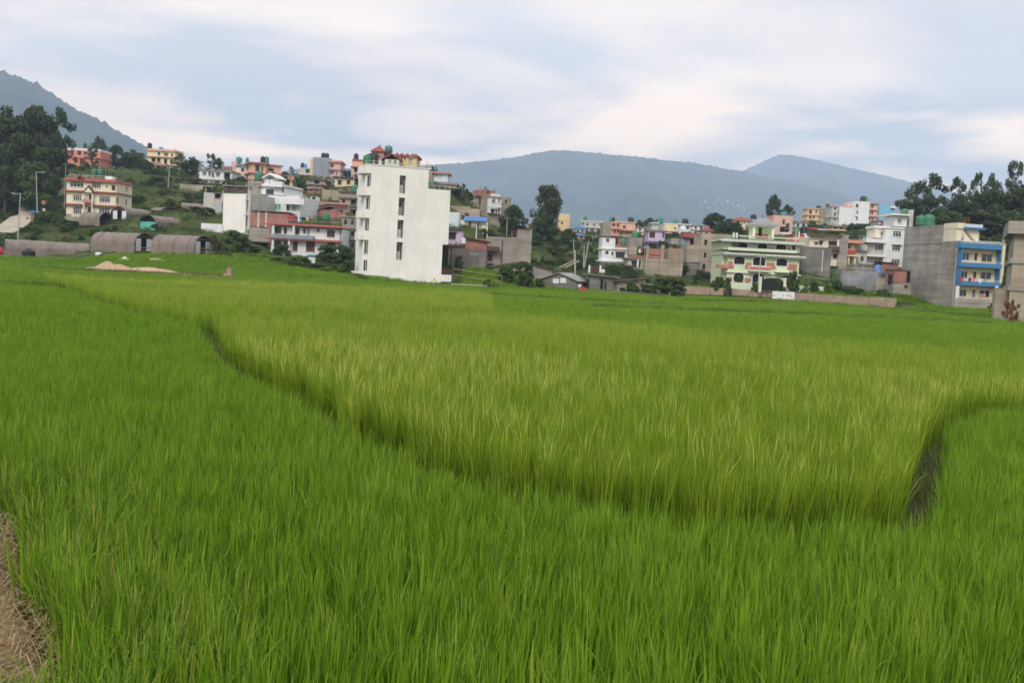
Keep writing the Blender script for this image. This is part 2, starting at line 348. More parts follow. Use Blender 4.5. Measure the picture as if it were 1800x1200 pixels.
    def railing(s, x0, x1, ytop, h, w0, w1, m, z=None):
        u0, zt = s.uv(x0, ytop, w0, z); u1, _ = s.uv(x1, ytop, w0, z); mb = MB(); n = max(2, int((u1-u0)/1.2))
        for i in range(n+1):
            u = u0+(u1-u0)*i/n; mb.box(u-.025, u+.025, w0, w0+.05, zt-h, zt)
        mb.box(u0, u1, w0-.005, w0+.055, zt-.05, zt+.005); mb.box(u0, u1, w0+.01, w0+.04, zt-h*.55, zt-h*.5)
        s.part('railing', mb, m)
    def gable(s, x0, x1, ye, yr, w0, w1, m, oh=.3, z=None, th=.12):   # ridge parallel to depth
        u0, ze = s.uv(x0, ye, w0, z); u1, _ = s.uv(x1, ye, w0, z); _, zr = s.uv((x0+x1)/2, yr, w0, z); c = (u0+u1)/2
        mb = MB().prism([(u0, ze), (c, zr), (u1, ze), (u1, ze+th*1.3), (c, zr+th*1.4), (u0, ze+th*1.3)], w0-oh, w1)
        return s.part('roof', mb, m)
    def hip(s, u0, u1, w0, w1, ze, zr, m, k=.5, oh=.4):
        cu, cw = (u0+u1)/2, (w0+w1)/2; u0 -= oh; u1 += oh; w0 -= oh; w1 += oh
        hx = max(0, (u1-u0)-(w1-w0))/2*1.0; hy = max(0, (w1-w0)-(u1-u0))/2
        a, b, c, d = (u0, w0, ze), (u1, w0, ze), (u1, w1, ze), (u0, w1, ze); r0, r1 = (cu-hx, cw-hy, zr), (cu+hx, cw+hy, zr)
        mb = MB(); mb.v = [a, b, c, d, r0, r1, *[(p[0], p[1], p[2]-.12) for p in (a, b, c, d)]]
        mb.f = [(0, 1, 5, 4), (2, 3, 4, 5), (1, 2, 5), (3, 0, 4)] if hx >= hy else [(1, 2, 5, 4), (3, 0, 4, 5), (0, 1, 4), (2, 3, 5)]
        mb.f += [(0, 6, 7, 1), (1, 7, 8, 2), (2, 8, 9, 3), (3, 9, 6, 0), (9, 8, 7, 6)]
        return s.part('roof', mb, m)
    def skirt(s, x0, x1, y, out, drop, m, w=0.0, z=None, depth=None):   # tiled skirt roof round the front of a floor
        u0, zz = s.uv(x0, y, w, z); u1, _ = s.uv(x1, y, w, z); mb = MB()
        mb.v = [(u0, w, zz), (u1, w, zz), (u1+out*.6, w-out, zz-drop), (u0-out*.6, w-out, zz-drop), (u0, w, zz-drop-.1), (u1, w, zz-drop-.1), (u1+out*.6, w-out, zz-drop-.1), (u0-out*.6, w-out, zz-drop-.1)]
        mb.f = [(0, 3, 2, 1), (4, 5, 6, 7), (3, 7, 6, 2), (0, 4, 7, 3), (1, 2, 6, 5)]
        if depth:
            n = len(mb.v); mb.v += [(u1, w, zz), (u1, w+depth, zz), (u1+out*.6, w+depth, zz-drop), (u1+out*.6, w-out, zz-drop), (u1+out*.6, w+depth, zz-drop-.1), (u1+out*.6, w-out, zz-drop-.1)]
            mb.f += [(n, n+3, n+2, n+1), (n+3, n+5, n+4, n+2)]
        return s.part('skirt_roof', mb, m)
TANKM = {'green': 'tank_green', 'black': 'tank_black', 'blue': 'tank_blue', 'teal': 'tank_teal'}
def tank(b, x, ytop, col, label, w=2.5, h=1.5, r=None, z=None, roof=None, group='roof water tanks'):
    """ribbed plastic water tank whose top shows at the given pixel, on a stand when it is above the roof"""
    u, zt = b.uv(x, ytop, w, z); r = r or h*.42
    roof = b.top if roof is None else roof
    zb = max(zt-h, roof+.02); P = b.o + b.U*u + b.W*w
    e = empty('water_tank', (P[0], P[1], P[2]+zb)); tag(e, label, 'water tank', group)
    prof = [(r*.97, 0), (r, h*.05)]
    for i in range(4): q = h*(.1+.15*i); prof += [(r, q), (r*1.035, q+h*.03), (r*1.035, q+h*.07), (r, q+h*.1)]
    prof += [(r, h*.78), (r*.9, h*.86), (r*.5, h*.95), (r*.3, h*.96)]
    MB().lathe(prof, 14).build('tank_body', TANKM[col], e, smooth=True)
    MB().lathe([(r*.3, h*.965), (r*.3, h*1.02), (r*.26, h*1.04)], 10).build('lid', TANKM[col], e)
    g = zb-roof
    st = MB().box(-r*1.05, r*1.05, -r*1.05, r*1.05, -.12, -.004)
    if g > .25:
        for sx in (-1, 1):
            for sy in (-1, 1): st.box(sx*r*.9-.05, sx*r*.9+.05, sy*r*.9-.05, sy*r*.9+.05, -g, -.12)
    if g > .13: st.build('stand', 'steel_dark', e)
    return e
# ------------------------------------------------------------------ palette
mat('white_wall', (234, 232, 226), var=.07, streak=.14, scale=.35, k=1.0)
mat('sill', (186, 182, 174), var=.15)
mat('white_paint', (222, 224, 226), var=.08, streak=.22, scale=.5)
mat('white_trim', (225, 225, 222), var=.08)
mat('cream', (226, 216, 186), var=.08, streak=.15)
mat('cream_yellow', (224, 208, 158), var=.08, streak=.18)
mat('yellow', (222, 190, 128), var=.08, streak=.18)
mat('peach', (222, 176, 142), var=.08, streak=.2)
mat('pink', (214, 172, 158), var=.08, streak=.2)
mat('pink_rail', (196, 132, 122), var=.1, streak=.2)
mat('salmon', (222, 132, 106), var=.1, streak=.15)
mat('orange_wall', (224, 150, 116), var=.08, streak=.18)
mat('lilac', (196, 176, 206), var=.08, streak=.2)
mat('lilac_rail', (136, 122, 166), var=.08)
mat('sky_blue', (112, 188, 226), var=.08, streak=.12)
mat('blue_band', (52, 128, 184), var=.08, streak=.12)
mat('pale_blue', (196, 212, 226), var=.06, streak=.12)
mat('mint', (200, 216, 170), var=.06, streak=.12)
mat('mint_light', (210, 221, 190), var=.06, streak=.1)
mat('brick_tile', (190, 116, 94), var=.14, streak=.1, fine=.12)
mat('red_tile', (158, 74, 58), var=.16, scale=2.0, fine=.15)
mat('red_trim', (164, 78, 70), var=.12)
mat('red_paint', (188, 56, 46), var=.12)
mat('concrete', (158, 150, 138), var=.30, streak=.28, scale=.3, fine=.08, courses=.16)
mat('concrete_dark', (128, 124, 120), var=.32, streak=.3, scale=.35, fine=.08, courses=.18)
mat('concrete_warm', (168, 154, 132), var=.28, streak=.3, scale=.3, fine=.08, courses=.16)
mat('concrete_blue', (140, 150, 162), var=.12, streak=.25, scale=.5)
mat('plaster_grey', (192, 188, 180), var=.16, streak=.3, scale=.4)
mat('slab_grey', (150, 146, 140), var=.2, streak=.3)
mat('slab_dark', (92, 84, 80), var=.25, streak=.2)
mat('roof_grey', (140, 144, 148), var=.14)
mat('tin', (176, 180, 186), rough=.45, var=.22, streak=.35, scale=.8, spec=.5)
mat('tin_old', (150, 146, 142), rough=.6, var=.3, streak=.5, scale=.8, spec=.4)
mat('tin_blue', (44, 120, 190), rough=.45, var=.15, streak=.2)
mat('tin_brown', (104, 78, 66), var=.25, streak=.3)
brick_mat('brick', (186, 102, 78)); brick_mat('brick_pale', (196, 140, 114)); brick_mat('brick_wall', (186, 152, 122), (168, 150, 128))
mat('win_white', (222, 222, 220), var=.03); mat('win_brown', (92, 58, 44), var=.15); mat('win_dark', (34, 32, 32), var=.1); mat('win_grey', (150, 150, 150), var=.08)
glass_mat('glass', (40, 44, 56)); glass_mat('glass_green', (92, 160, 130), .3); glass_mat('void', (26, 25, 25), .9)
mat('shutter', (116, 72, 54), var=.2); mat('door_brown', (96, 62, 48), var=.15); mat('door_blue', (70, 130, 200), var=.1)
mat('steel', (176, 178, 180), rough=.4, var=.08, metal=.3, spec=.5); mat('steel_dark', (70, 68, 66), rough=.6, var=.1)
mat('pole_concrete', (178, 174, 164), var=.12, streak=.15); mat('wood', (150, 124, 92), var=.25, fine=.15); mat('bamboo', (170, 158, 118), var=.25); mat('bamboo_grey', (138, 128, 112), var=.25)
mat('tank_green', (34, 122, 80), rough=.5, var=.06, spec=.4); mat('tank_black', (38, 40, 46), rough=.5, var=.06, spec=.4); mat('tank_blue', (60, 130, 200), rough=.5, var=.06, spec=.4); mat('tank_teal', (48, 134, 122), rough=.5, var=.06, spec=.4)
mat('iron_black', (26, 26, 28), rough=.5, var=.05, spec=.4)
mat('plastic_sheet', (132, 118, 105), rough=.55, var=.28, streak=.5, scale=.7, fine=.06, spec=.35, stain=lin((98, 86, 80)))
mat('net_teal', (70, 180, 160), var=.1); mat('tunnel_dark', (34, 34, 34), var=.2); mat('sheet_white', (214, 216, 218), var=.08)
mat('sand', (178, 148, 114), var=.14, scale=1.5, fine=.12, rough=.95); mat('rubble', (188, 158, 128), var=.3, scale=3, fine=.3, rough=.95)
mat('earth', (140, 112, 76), var=.25, scale=1.5, fine=.2, rough=.95); mat('road_dirt', (176, 164, 142), var=.2, scale=.5, fine=.1, rough=.95)
mat('straw', (186, 158, 110), var=.3, scale=6); mat('straw_pale', (206, 186, 146), var=.25, scale=6)
mat('bark', (92, 78, 66), var=.25, scale=2, fine=.2)
for n_, c_ in dict(cloth_white=(222, 222, 224), cloth_red=(200, 48, 48), cloth_pink=(216, 128, 140), cloth_blue=(84, 120, 180), cloth_dark=(40, 40, 48), cloth_yellow=(226, 208, 120), cloth_orange=(214, 110, 60), cloth_hivis=(190, 232, 40), cloth_grey=(150, 150, 152), cloth_green=(70, 150, 110)).items(): mat(n_, c_, var=.1, scale=3)
mat('skin', (150, 104, 80), var=.06, scale=4); mat('hair', (24, 20, 18), var=.1)
mat('pot', (176, 92, 66), var=.12)
# ground: field soil near, grassy hillside with bare earth further off
def ground_mat():
    M = bpy.data.materials.new('ground'); M.use_nodes = True; t = M.node_tree; p = t.nodes['Principled BSDF']; p.inputs['Roughness'].default_value = .95; p.inputs['Specular IOR Level'].default_value = .1
    tc = N(t, 'ShaderNodeTexCoord'); a = N(t, 'ShaderNodeTexNoise'); a.inputs['Scale'].default_value = .05; a.inputs['Detail'].default_value = 8; a.inputs['Roughness'].default_value = .65; L(t, tc.outputs['Object'], a.inputs['Vector'])
    b = N(t, 'ShaderNodeTexNoise'); b.inputs['Scale'].default_value = .6; b.inputs['Detail'].default_value = 6; L(t, tc.outputs['Object'], b.inputs['Vector'])
    ra = N(t, 'ShaderNodeValToRGB'); E = ra.color_ramp.elements; E[0].position = .34; E[0].color = (.030, .046, .015, 1); E[1].position = .72; E[1].color = (.16, .115, .065, 1)
    x = E.new(.5); x.color = (.062, .088, .026, 1); x = E.new(.6); x.color = (.10, .115, .042, 1)
    ad = N(t, 'ShaderNodeMixRGB'); ad.inputs[0].default_value = .35; L(t, a.outputs['Fac'], ad.inputs[1]); L(t, b.outputs['Fac'], ad.inputs[2]); L(t, ad.outputs[0], ra.inputs[0]); L(t, ra.outputs[0], p.inputs['Base Color'])
    MATS['ground'] = M
ground_mat()
def paddy_mat():
    mat('paddy_soil', (70, 54, 30), var=.3, scale=1.2, fine=.25, rough=.8)
paddy_mat()
# ================================================================== the white tower of flats beside the field
b = B('apartment_tower', 'tall plain white five storey apartment tower standing at the edge of the rice field', 'X', 648, 491, 136, 17, 'building')
sw_ = [(zpx('G', 808, 634), 82, 240), (zpx('G', 796, 925), 82, 242), (zpx('H', 706, 155), 73, 216), (zpx('H', 692, 417), 73, 214), (zpx('H', 681, 675), 73, 214)]
wl = [(c[0][0], c[0][1], 10.4, 31.5, 'lg', .5) for c in sw_]
M1 = b.blk(653.5, 289, 745, 492.5, 12.5, 'white_wall', wins=wl, below=2)
# inside each stair opening: landing wall, small window, door leaf
for (c, _, _) in sw_:
    u, z = b.uv(c[0], c[1]); h = 31.5*b.mpp()
    o = b.part('stair_landing', MB().box(u-.40, u+.16, .34, .40, z-h/2+.02, z-h*.02), 'plaster_grey')
    b.part('pane', MB().box(u-.36, u+.02, .36, .38, z, z+h*.38), 'glass', o)
    b.part('stair_frame', MB().box(u+.18, u+.23, .3, .4, z-h/2+.02, z+h/2-.02), 'win_dark', o)
    b.part('railing', MB().box(u-.4, u+.12, .30, .33, z-h*.24, z-h*.22).box(u-.4, u+.12, .30, .33, z-h*.36, z-h*.34).box(u-.3, u-.27, .30, .33, z-h*.45, z-h*.21), 'steel', o)
# lower right wing with a terrace on top, its two lowest storeys set back
b.blk(745.2, 331.3, 787.6, 430, 12, 'white_wall', w=.02, below=0)
b.blk(745.2, 424, 775, 494.5, 12, 'white_wall', w=.024, below=2)
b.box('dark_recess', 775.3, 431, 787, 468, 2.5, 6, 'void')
b.box('plinth_wall', 775, 482.5, 793, 495.5, .0, .3, 'white_wall')
gb = MB(); u0, zt = b.uv(775, 473); u1, zb = b.uv(793, 482)
for i in range(15): u = u0+(u1-u0)*i/14; gb.box(u-.03, u+.03, .1, .15, zb, zt)
gb.box(u0, u1, .09, .16, zt-.06, zt).box(u0, u1, .09, .16, zb, zb+.05).box(u0, u1, .13, .145, zb, zt); b.part('railing', gb, 'win_brown')
# corner loggias at the left end: parapet flush with the front, set-back wall with a window, balcony box to the side
fl = [(643.6, 289, 304), (642.8, 327.5, 343), (641.3, 367.3, 382.7), (640.0, 405, 421.5)]
wn = [zpx('G', 370, 592), zpx('G', 357, 885), zpx('H', 315, 120), zpx('H', 303, 378), zpx('H', 294, 640), zpx('H', 285, 842)]
uL, _ = b.uv(643.5, 289); uR, _ = b.uv(653.5, 340); _, zt = b.uv(643.5, 289); _, zg = b.uv(648, 493)
b.part('wall', MB().box(uL+.12, uR-.002, .55, 6.2, zg-2, zt-.15), 'white_wall')
for i, (xx, ya, yb) in enumerate(fl):
    _, a = b.uv(xx, ya); _, c = b.uv(xx, yb)
    o = b.part('balcony', MB().box(uL-.05, uR-.003, -.01, .12, c, a).box(uL-.05, uR-.003, .12, .548, c, c+.14), 'white_wall')
    b.part('parapet', MB().box(uL-.62, uL-.06, .6, .7, c+.1, a-.15).box(uL-.62, uL-.53, .7, 3.6, c+.1, a-.15).box(uL-.62, uL-.06, 3.5, 3.6, c+.1, a-.16).box(uL-.62, uL+.3, .6, 3.6, c-.02, c+.09), 'white_wall', o)
b.part('parapet', MB().box(uL-.9, uL+.2, .6, .7, zg-2, zg+1.2).box(uL-.9, uL-.8, .7, 4.6, zg-2, zg+1.2).box(uL-.9, uR-.01, -.01, .1, zg-2, zg+1.2), 'white_wall')
for c in wn:
    u, z = b.uv(c[0], c[1], .55); w_, h_ = .36, .80
    fo = b.part('window', MB().box(u-w_, u-w_+.07, 0.46, .547, z-h_, z+h_).box(u+w_-.07, u+w_, 0.46, .547, z-h_, z+h_).box(u-.03, u+.03, 0.46, .547, z-h_, z+h_).box(u-w_, u+w_, 0.462, .546, z+h_-.07, z+h_).box(u-w_, u+w_, 0.462, .546, z-h_, z-h_+.07), 'win_white')
    b.part('pane', MB().box(u-w_, u+w_, .50, .549, z-h_, z+h_), 'glass', fo)
# roof edge: coping slab and handrails
u0, z0 = b.uv(643, 287.6); u1, _ = b.uv(750.5, 298); b.part('coping', MB().box(uL-.1, M1['u1']+.35, -.08, .35, M1['z1']-.04, M1['z1']+.08), 'white_trim')
rb = MB(); z_ = M1['z1']+.08
for i in range(10): u = uL+(M1['u1']+.3-uL)*i/9; rb.box(u-.03, u+.03, .08, .14, z_, z_+.4)
rb.box(uL, M1['u1']+.3, .075, .145, z_+.36, z_+.42); b.part('railing', rb, 'steel')
rb = MB(); blk = b.blks[1]; z_ = blk['z1']
for i in range(6): u = blk['u0']+(blk['u1']-blk['u0'])*i/5-.04; rb.box(u-.03, u+.03, .1, .16, z_, z_+.55)
rb.box(blk['u0'], blk['u1']+.02, .095, .165, z_+.5, z_+.57); b.part('railing', rb, 'steel')
tank(b, 645.8, 271.8, 'green', 'green water tank at left end of the tall white tower roof', w=1.5, h=1.3)
tank(b, 656.5, 268.5, 'black', 'big black water tank on the roof of the tall white tower', w=2.2, h=1.6, r=.75)
tank(b, 752, 322, 'green', 'green water tank on the lower terrace of the tall white tower', w=3, h=1.1, r=.8, roof=blk['z1'])

# ================================================================== left hillside
b = B('tiled_house', 'orange two storey house half hidden by dark trees, high on the left hill', 'A', 640, 1130, 318)
b.blk(655, 975, 1055, 1150, 9, 'salmon', slabs=[(1052, .4, .18, 'salmon')], wins=[(698, 1000, 32, 45, 'dk'), (762, 1015, 28, 60, 'dk'), (836, 1014, 40, 44, 'dk'), (898, 1015, 28, 30, 'dk'), (870, 1110, 60, 60, 'd'), (700, 1075, 36, 45, 'dk'), (985, 1030, 45, 40, 'dk')], par=.6, parm='white_trim')
tank(b, 940, 932, 'green', 'small green water tank on the orange hill house', h=1.2)
b = B('tiled_house', 'cream three storey house with red tile skirt roofs on the left hillside', 'B', 640, 545, 221)
Wc = b.blk(640, 205, 1108, 548, 9, 'cream', wins=[(735, 238, 130, 58, 'w4'), (922, 245, 88, 66, 'w4'), (1088, 276, 36, 50, 'd'), (1024, 258, 14, 14, 'dk'), (740, 370, 80, 54, 'w4'), (867, 376, 30, 78, 'd'), (1003, 385, 104, 58, 'w4'), (740, 492, 80, 68, 'w4'), (858, 506, 38, 92, 'd'), (1000, 502, 104, 68, 'w4')],
           rw=[(1215, 285, 18, 70, 'w'), (1213, 410, 18, 72, 'w'), (1212, 512, 16, 60, 'w'), (1128, 395, 22, 58, 'w'), (1128, 505, 22, 56, 'w')])
for y in (291, 419): b.skirt(622, 1112, y, .7, .24, 'red_tile', depth=9)
b.skirt(640, 1108, 172, .7, .62, 'red_tile', depth=9)
b.part('roof', MB().box(Wc['u0'], Wc['u1'], .02, 9, Wc['z1'], Wc['z1']+.5), 'slab_grey')
b.railing(660, 1000, 143, .8, .3, .35, 'white_trim'); b.box('roof_shelter', 1010, 162, 1078, 206, 3, 5, 'white_trim')
u, z = b.uv(845, 318, -.95); gm = MB().prism([(u-1.25, z), (u, z+1.55), (u+1.25, z), (u+1.0, z), (u, z+1.2), (u-1.0, z)], -1.0, 0.3); b.part('gable', gm, 'win_brown'); b.part('gable_panel', MB().prism([(u-1.0, z+.02), (u, z+1.2), (u+1.0, z+.02)], -.9, 0), 'cream')
u, z = b.uv(766, 182, -.85); b.part('gable', MB().prism([(u-.75, z), (u, z+.8), (u+.75, z), (u+.5, z), (u, z+.55), (u-.5, z)], -.9, 0.3), 'red_tile')
b.balcony(800, 888, 408, .8, .55, 'pink_rail')
for x in (806, 884): u, z = b.uv(x, 330, -.7); _, zb = b.uv(x, 548, -.7); b.part('column', MB().box(u-.12, u+.12, -.78, -.56, zb, z), 'cream')
tank(b, 906, 92, 'green', 'left green water tank on the cream tile roofed house', w=5, h=1.35, r=.62); tank(b, 962, 94, 'green', 'right green water tank on the cream tile roofed house', w=5, h=1.35, r=.62)
b = B('boundary_wall', 'grey concrete retaining wall below the cream tile roofed house', 'B', 620, 640, 214, 0, 'wall')
b.blk(620, 545, 1285, 655, .4, 'concrete', below=1.5)
b = B('shed', 'low ochre shed with tan roof beside the cream tile roofed house', 'B', 1245, 552, 225, 0, 'shed')
b.blk(1245, 505, 1420, 553, 4, 'orange_wall', wins=[(1285, 535, 40, 32, 'bu')]); b.box('roof', 1235, 492, 1475, 506, -.5, 4.4, 'cream_yellow')
b = B('hill_house', 'pale yellow three storey house with balconies, high on the hill at left', 'C', 140, 500, 357)
b.blk(135, 235, 470, 510, 9, 'cream_yellow', slabs=[(315, .7, .25, 'peach'), (412, .7, .25, 'peach'), (240, .5, .25, 'peach')], wins=[(210, 370, 52, 65, 'db'), (275, 370, 42, 65, 'db'), (360, 378, 40, 60, 'db'), (277, 287, 28, 36, 'dk'), (365, 297, 48, 38, 'w'), (270, 468, 48, 62, 'db'), (352, 470, 46, 55, 'db'), (440, 300, 22, 34, 'dk'), (430, 385, 30, 50, 'dk')], par=.5, parm='peach')
b.box('railing', 185, 380, 300, 402, -.7, -.6, 'pink_rail')
tank(b, 165, 150, 'black', 'black water tank on the pale yellow hill house', h=1.9); tank(b, 305, 203, 'blue', 'low blue tank on the pale yellow hill house', w=4, h=.9, r=.8)
b = B('hill_house', 'white two storey house with bare concrete roof columns on the hill', 'C', 785, 640, 278)
b.blk(780, 480, 1175, 660, 9, 'white_paint', slabs=[(600, .3, .3, 'slab_grey'), (482, .35, .3, 'slab_grey')], wins=[(842, 530, 50, 44, 'w'), (907, 537, 22, 44, 'dk'), (948, 545, 26, 58, 'dk'), (1010, 545, 50, 44, 'w'), (1122, 560, 76, 74, 'db', .8), (850, 640, 60, 30, 'dk'), (1000, 642, 60, 30, 'dk')])
for x, y in ((792, 390), (932, 395), (1065, 410), (1168, 440)): b.box('column', x-8, y, x+8, 485, .4, .7, 'concrete')
b.box('brick_stack', 1085, 440, 1165, 484, 4, 6, 'brick')
b = B('boundary_wall', 'long weathered grey wall on the hillside below the white column house', 'C', 540, 732, 262, 0, 'wall')
b.blk(540, 660, 1075, 740, .35, 'concrete_warm', below=1.2); b.box('roof', 780, 640, 1110, 662, -.3, 2.5, 'tin_old')
b = B('hill_house', 'narrow cream house with blue roof edge behind the peach house', 'C', 1240, 640, 292)
b.blk(1240, 445, 1345, 650, 8, 'cream', wins=[(1315, 488, 34, 42, 'dk'), (1308, 582, 36, 46, 'dk'), (1310, 625, 36, 10, 'dk')]); b.box('roof', 1225, 425, 1345, 446, -.4, 8, 'blue_band')
b.blk(1178, 380, 1238, 650, 6, 'pink', w=2); tank(b, 1272, 368, 'teal', 'teal water tank on the narrow cream house with blue roof edge', w=4, h=1.6, r=.9)
b = B('hill_house', 'peach house with projecting tile eaves and corner windows on the ridge', 'C', 1425, 640, 265, 26)
PB = b.blk(1428, 392, 1600, 650, 9, 'peach', slabs=[(392, .7, .3, 'pink_rail'), (520, .5, .25, 'pink_rail')], lw=[(1376, 465, 22, 54, 'dk'), (1372, 575, 20, 50, 'dk')], wins=[(1500, 462, 46, 76, 'dk'), (1560, 475, 18, 60, 'dk')])
b.blk(1600, 415, 1790, 650, 8, 'peach', w=1, slabs=[(418, .5, .3, 'pink_rail'), (530, .5, .3, 'red_tile')], wins=[(1670, 482, 60, 30, 'db')])
u, z = b.uv(1700, 540, .5)
b.gable(1630, 1760, 560, 515, .3, 3, 'red_tile')
tank(b, 1570, 318, 'black', 'black water tank beside a teal one on the peach ridge house', w=4, h=1.6); tank(b, 1614, 320, 'teal', 'teal water tank beside a black one on the peach ridge house', w=4, h=1.6)
tank(b, 1375, 333, 'teal', 'small teal water tank at left edge of the peach ridge house roof', w=2, h=1.0)
b = B('terrace_house', 'grey and white stepped house with roof pavilion above the brick house', 'E', 255, 985, 200, -12)
b.blk(252, 618, 410, 1000, 11, 'concrete', wins=[(288, 750, 18, 100, 'gw'), (285, 930, 18, 90, 'gw')])
b.blk(410.5, 655, 700, 800, 9, 'white_paint', w=.03, wins=[(525, 757, 100, 66, 'dk'), (690, 730, 30, 60, 'dk')], slabs=[(690, .4, .2, 'slab_grey')], z=None, below=0)
b.blk(410.6, 800, 500, 1000, 9, 'concrete', w=.02)
b.blk(500.5, 800, 895, 1090, 9, 'white_paint', w=-.02, wins=[(618, 946, 92, 76, 'g'), (590, 946, 30, 76, 'dk'), (750, 952, 36, 62, 'dk'), (823, 960, 62, 62, 'g')], below=2)
b.balcony(725, 980, 905, 1.3, .95, 'white_paint'); b.railing(740, 980, 800, .9, -1.2, 0, 'white_trim'); b.balcony(548, 700, 690, 1.0, .9, 'white_paint')
b.part('roof', MB().box(*[b.uv(425, 600)[0], b.uv(560, 600)[0], 1, 5, b.uv(425, 655)[1], b.uv(425, 600)[1]]), 'white_paint')
b.gable(435, 620, 590, 540, .5, 4.5, 'white_trim', th=.2)
for x in (495, 545): b.box('column', x-9, 600, x+9, 690, .3, .6, 'white_paint')
tank(b, 392, 503, 'green', 'big green water tank on the grey and white stepped house', w=3, h=1.8, r=.85)
b = B('prayer_flag_mast', 'tall mast with red and yellow prayer flag above the stepped house', 'E', 782, 690, 212, 0, 'flag mast', anchor=False)
u, zt = b.uv(782, 470); b.part('mast', MB().tube((0, 0, -1), (0, 0, zt), .07, .04), 'pole_concrete'); u, z1 = b.uv(782, 555); u, z2 = b.uv(782, 650)
b.part('flag', MB().box(-.18, .28, -.02, .02, z2, z1), 'cloth_red'); b.part('flag', MB().box(-.18, .26, -.021, .021, z2-.6, z2-.01), 'cloth_yellow')
cb = MB()
for x, y in ((700, 670), (860, 690), (940, 640), (690, 560)): q = b.uv(x, y); cb.tube((0, 0, zt-.1), (q[0], 0, q[1]), .012, n=4)
b.part('guy_rope', cb, 'cloth_white')
b = B('blank_house', 'big blank cream side wall of a house with a strip of wooden windows', 'D', 1075, 500, 192, -18)
b.blk(1080, 22, 1345, 505, 9, 'white_wall', par=.3)
b.blk(1345.5, 5, 1400, 510, 9, 'plaster_grey', w=.4, wins=[(1368, 150, 40, 110, 'bl'), (1368, 345, 40, 120, 'bl'), (1390, 480, 22, 40, 'dk')])
b.box('column', 1388, -40, 1402, 470, .25, .45, 'plaster_grey'); b.box('roof', 1075, -5, 1345, 12, 2, 9, 'tin_old')
b = B('blank_house', 'plain grey cement house with one upper window on the slope', 'C', 832, 1030, 205)
b.blk(835, 765, 1078, 1035, 8, 'plaster_grey', wins=[(1008, 806, 72, 66, 'db'), (1065, 940, 20, 100, 'bu')])
b = B('boundary_wall', 'short white compound wall left of the blank cream house', 'D', 800, 470, 186, 0, 'wall'); b.blk(802, 367, 1066, 480, .3, 'white_paint')
b = B('brick_house', 'red brick house on grey cement ground floor behind the bushes', 'D', 1400, 590, 182)
b.blk(1412, 226, 1640, 420, 8, 'brick', below=0); b.blk(1395, 420, 1640, 640, 8.2, 'concrete', w=-.05)
for x in (1512, 1606): b.box('column', x-9, 222, x+9, 421, -.06, .2, 'plaster_grey')
b.blk(1640.5, 240, 1870, 640, 8, 'brick', w=.02)
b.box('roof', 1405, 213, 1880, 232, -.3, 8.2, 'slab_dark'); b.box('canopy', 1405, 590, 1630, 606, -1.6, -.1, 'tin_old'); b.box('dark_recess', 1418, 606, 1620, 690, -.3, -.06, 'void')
b = B('veranda_house', 'white two storey house with red banded eaves and long balcony at field edge', 'F', 545, 765, 178)
VH = b.blk(548, 405, 1410, 765, 8.5, 'white_paint', below=1.5, wins=[(628, 455, 80, 80, 'b3'), (718, 458, 38, 88, 'd'), (866, 465, 50, 88, 'd'), (1003, 472, 30, 84, 'w'), (1126, 455, 30, 44, 'dk'), (1282, 492, 98, 96, 'b3'), (622, 640, 84, 100, 'bl'), (720, 620, 50, 60, 'b'), (840, 655, 62, 120, 'bl'), (1028, 660, 110, 124, 'bl'), (1285, 645, 96, 70, 'bl'), (955, 465, 34, 60, 'dk')])
for y, x0, x1 in ((358, 500, 1450), (537, 500, 1412)): b.skirt(x0, x1, y, 1.1, .30, 'red_trim')
b.box('parapet', 545, 322, 1412, 362, -.04, .1, 'concrete'); b.part('roof', MB().box(VH['u0'], VH['u1'], .11, 8.4, VH['z1'], VH['z1']+.3), 'slab_grey')
b.balcony(540, 1078, 541, 1.1, .55, 'concrete_blue')
for x in (568, 822): u, z = b.uv(x, 395, -.95); _, zz = b.uv(x, 541, -.95); b.part('column', MB().box(u-.16, u+.16, -1.05, -.75, zz, z), 'white_paint')
for x in (566, 765): u, z = b.uv(x, 560, -.8); _, zz = b.uv(x, 765, -.8); b.part('column', MB().box(u-.15, u+.15, -.95, -.65, zz, z), 'white_paint')
u, zz = b.uv(1405, 340, -.3); b.part('drain_pipe', MB().tube((u, -.3, zz), (u, -.3, -1), .07), 'steel_dark')
tank(b, 1225, 240, 'green', 'green water tank on the flat roof of the white veranda house', w=3, h=1.3, r=.62)
VHB = b
b = B('pink_terrace_house', 'house with long pink parapet terrace behind the veranda house', 'E', 985, 1000, 214)
b.blk(985, 912, 1485, 1060, 8, 'pink', wins=[(915, 960, 30, 70, 'dk'), (1075, 970, 30, 60, 'dk')]); b.box('parapet', 980, 868, 1200, 912, -.5, -.4, 'pink_rail'); b.box('parapet', 1200, 882, 1492, 945, -.8, -.7, 'pink_rail'); b.box('balcony', 980, 912, 1492, 922, -.8, 0, 'slab_grey')
b.blk(1030, 815, 1110, 870, 3, 'white_paint', w=2, below=1, wins=[(1070, 840, 40, 30, 'dk')])
b = B('brick_shed', 'low red brick shed with sloping roof left of the white tower', 'E', 1125, 1090, 206, 0, 'shed')
b.blk(1125, 975, 1415, 1110, 6, 'brick'); b.gable(1115, 1430, 985, 940, 0, 6, 'slab_dark'); b.box('panel', 1415, 1015, 1465, 1090, -.15, 0, 'red_paint')
b = B('cement_house', 'grey cement house with single dark window below the ridge', 'E', 905, 735, 245)
b.blk(905, 595, 1200, 745, 8, 'concrete_warm', wins=[(1110, 645, 72, 50, 'db')], slabs=[(598, .4, .25, 'slab_dark')]); b.box('balcony', 780, 695, 1000, 715, -1.2, 2, 'slab_grey')
b.box('roof_shelter', 1060, 750, 1120, 810, -.5, 0, 'void')
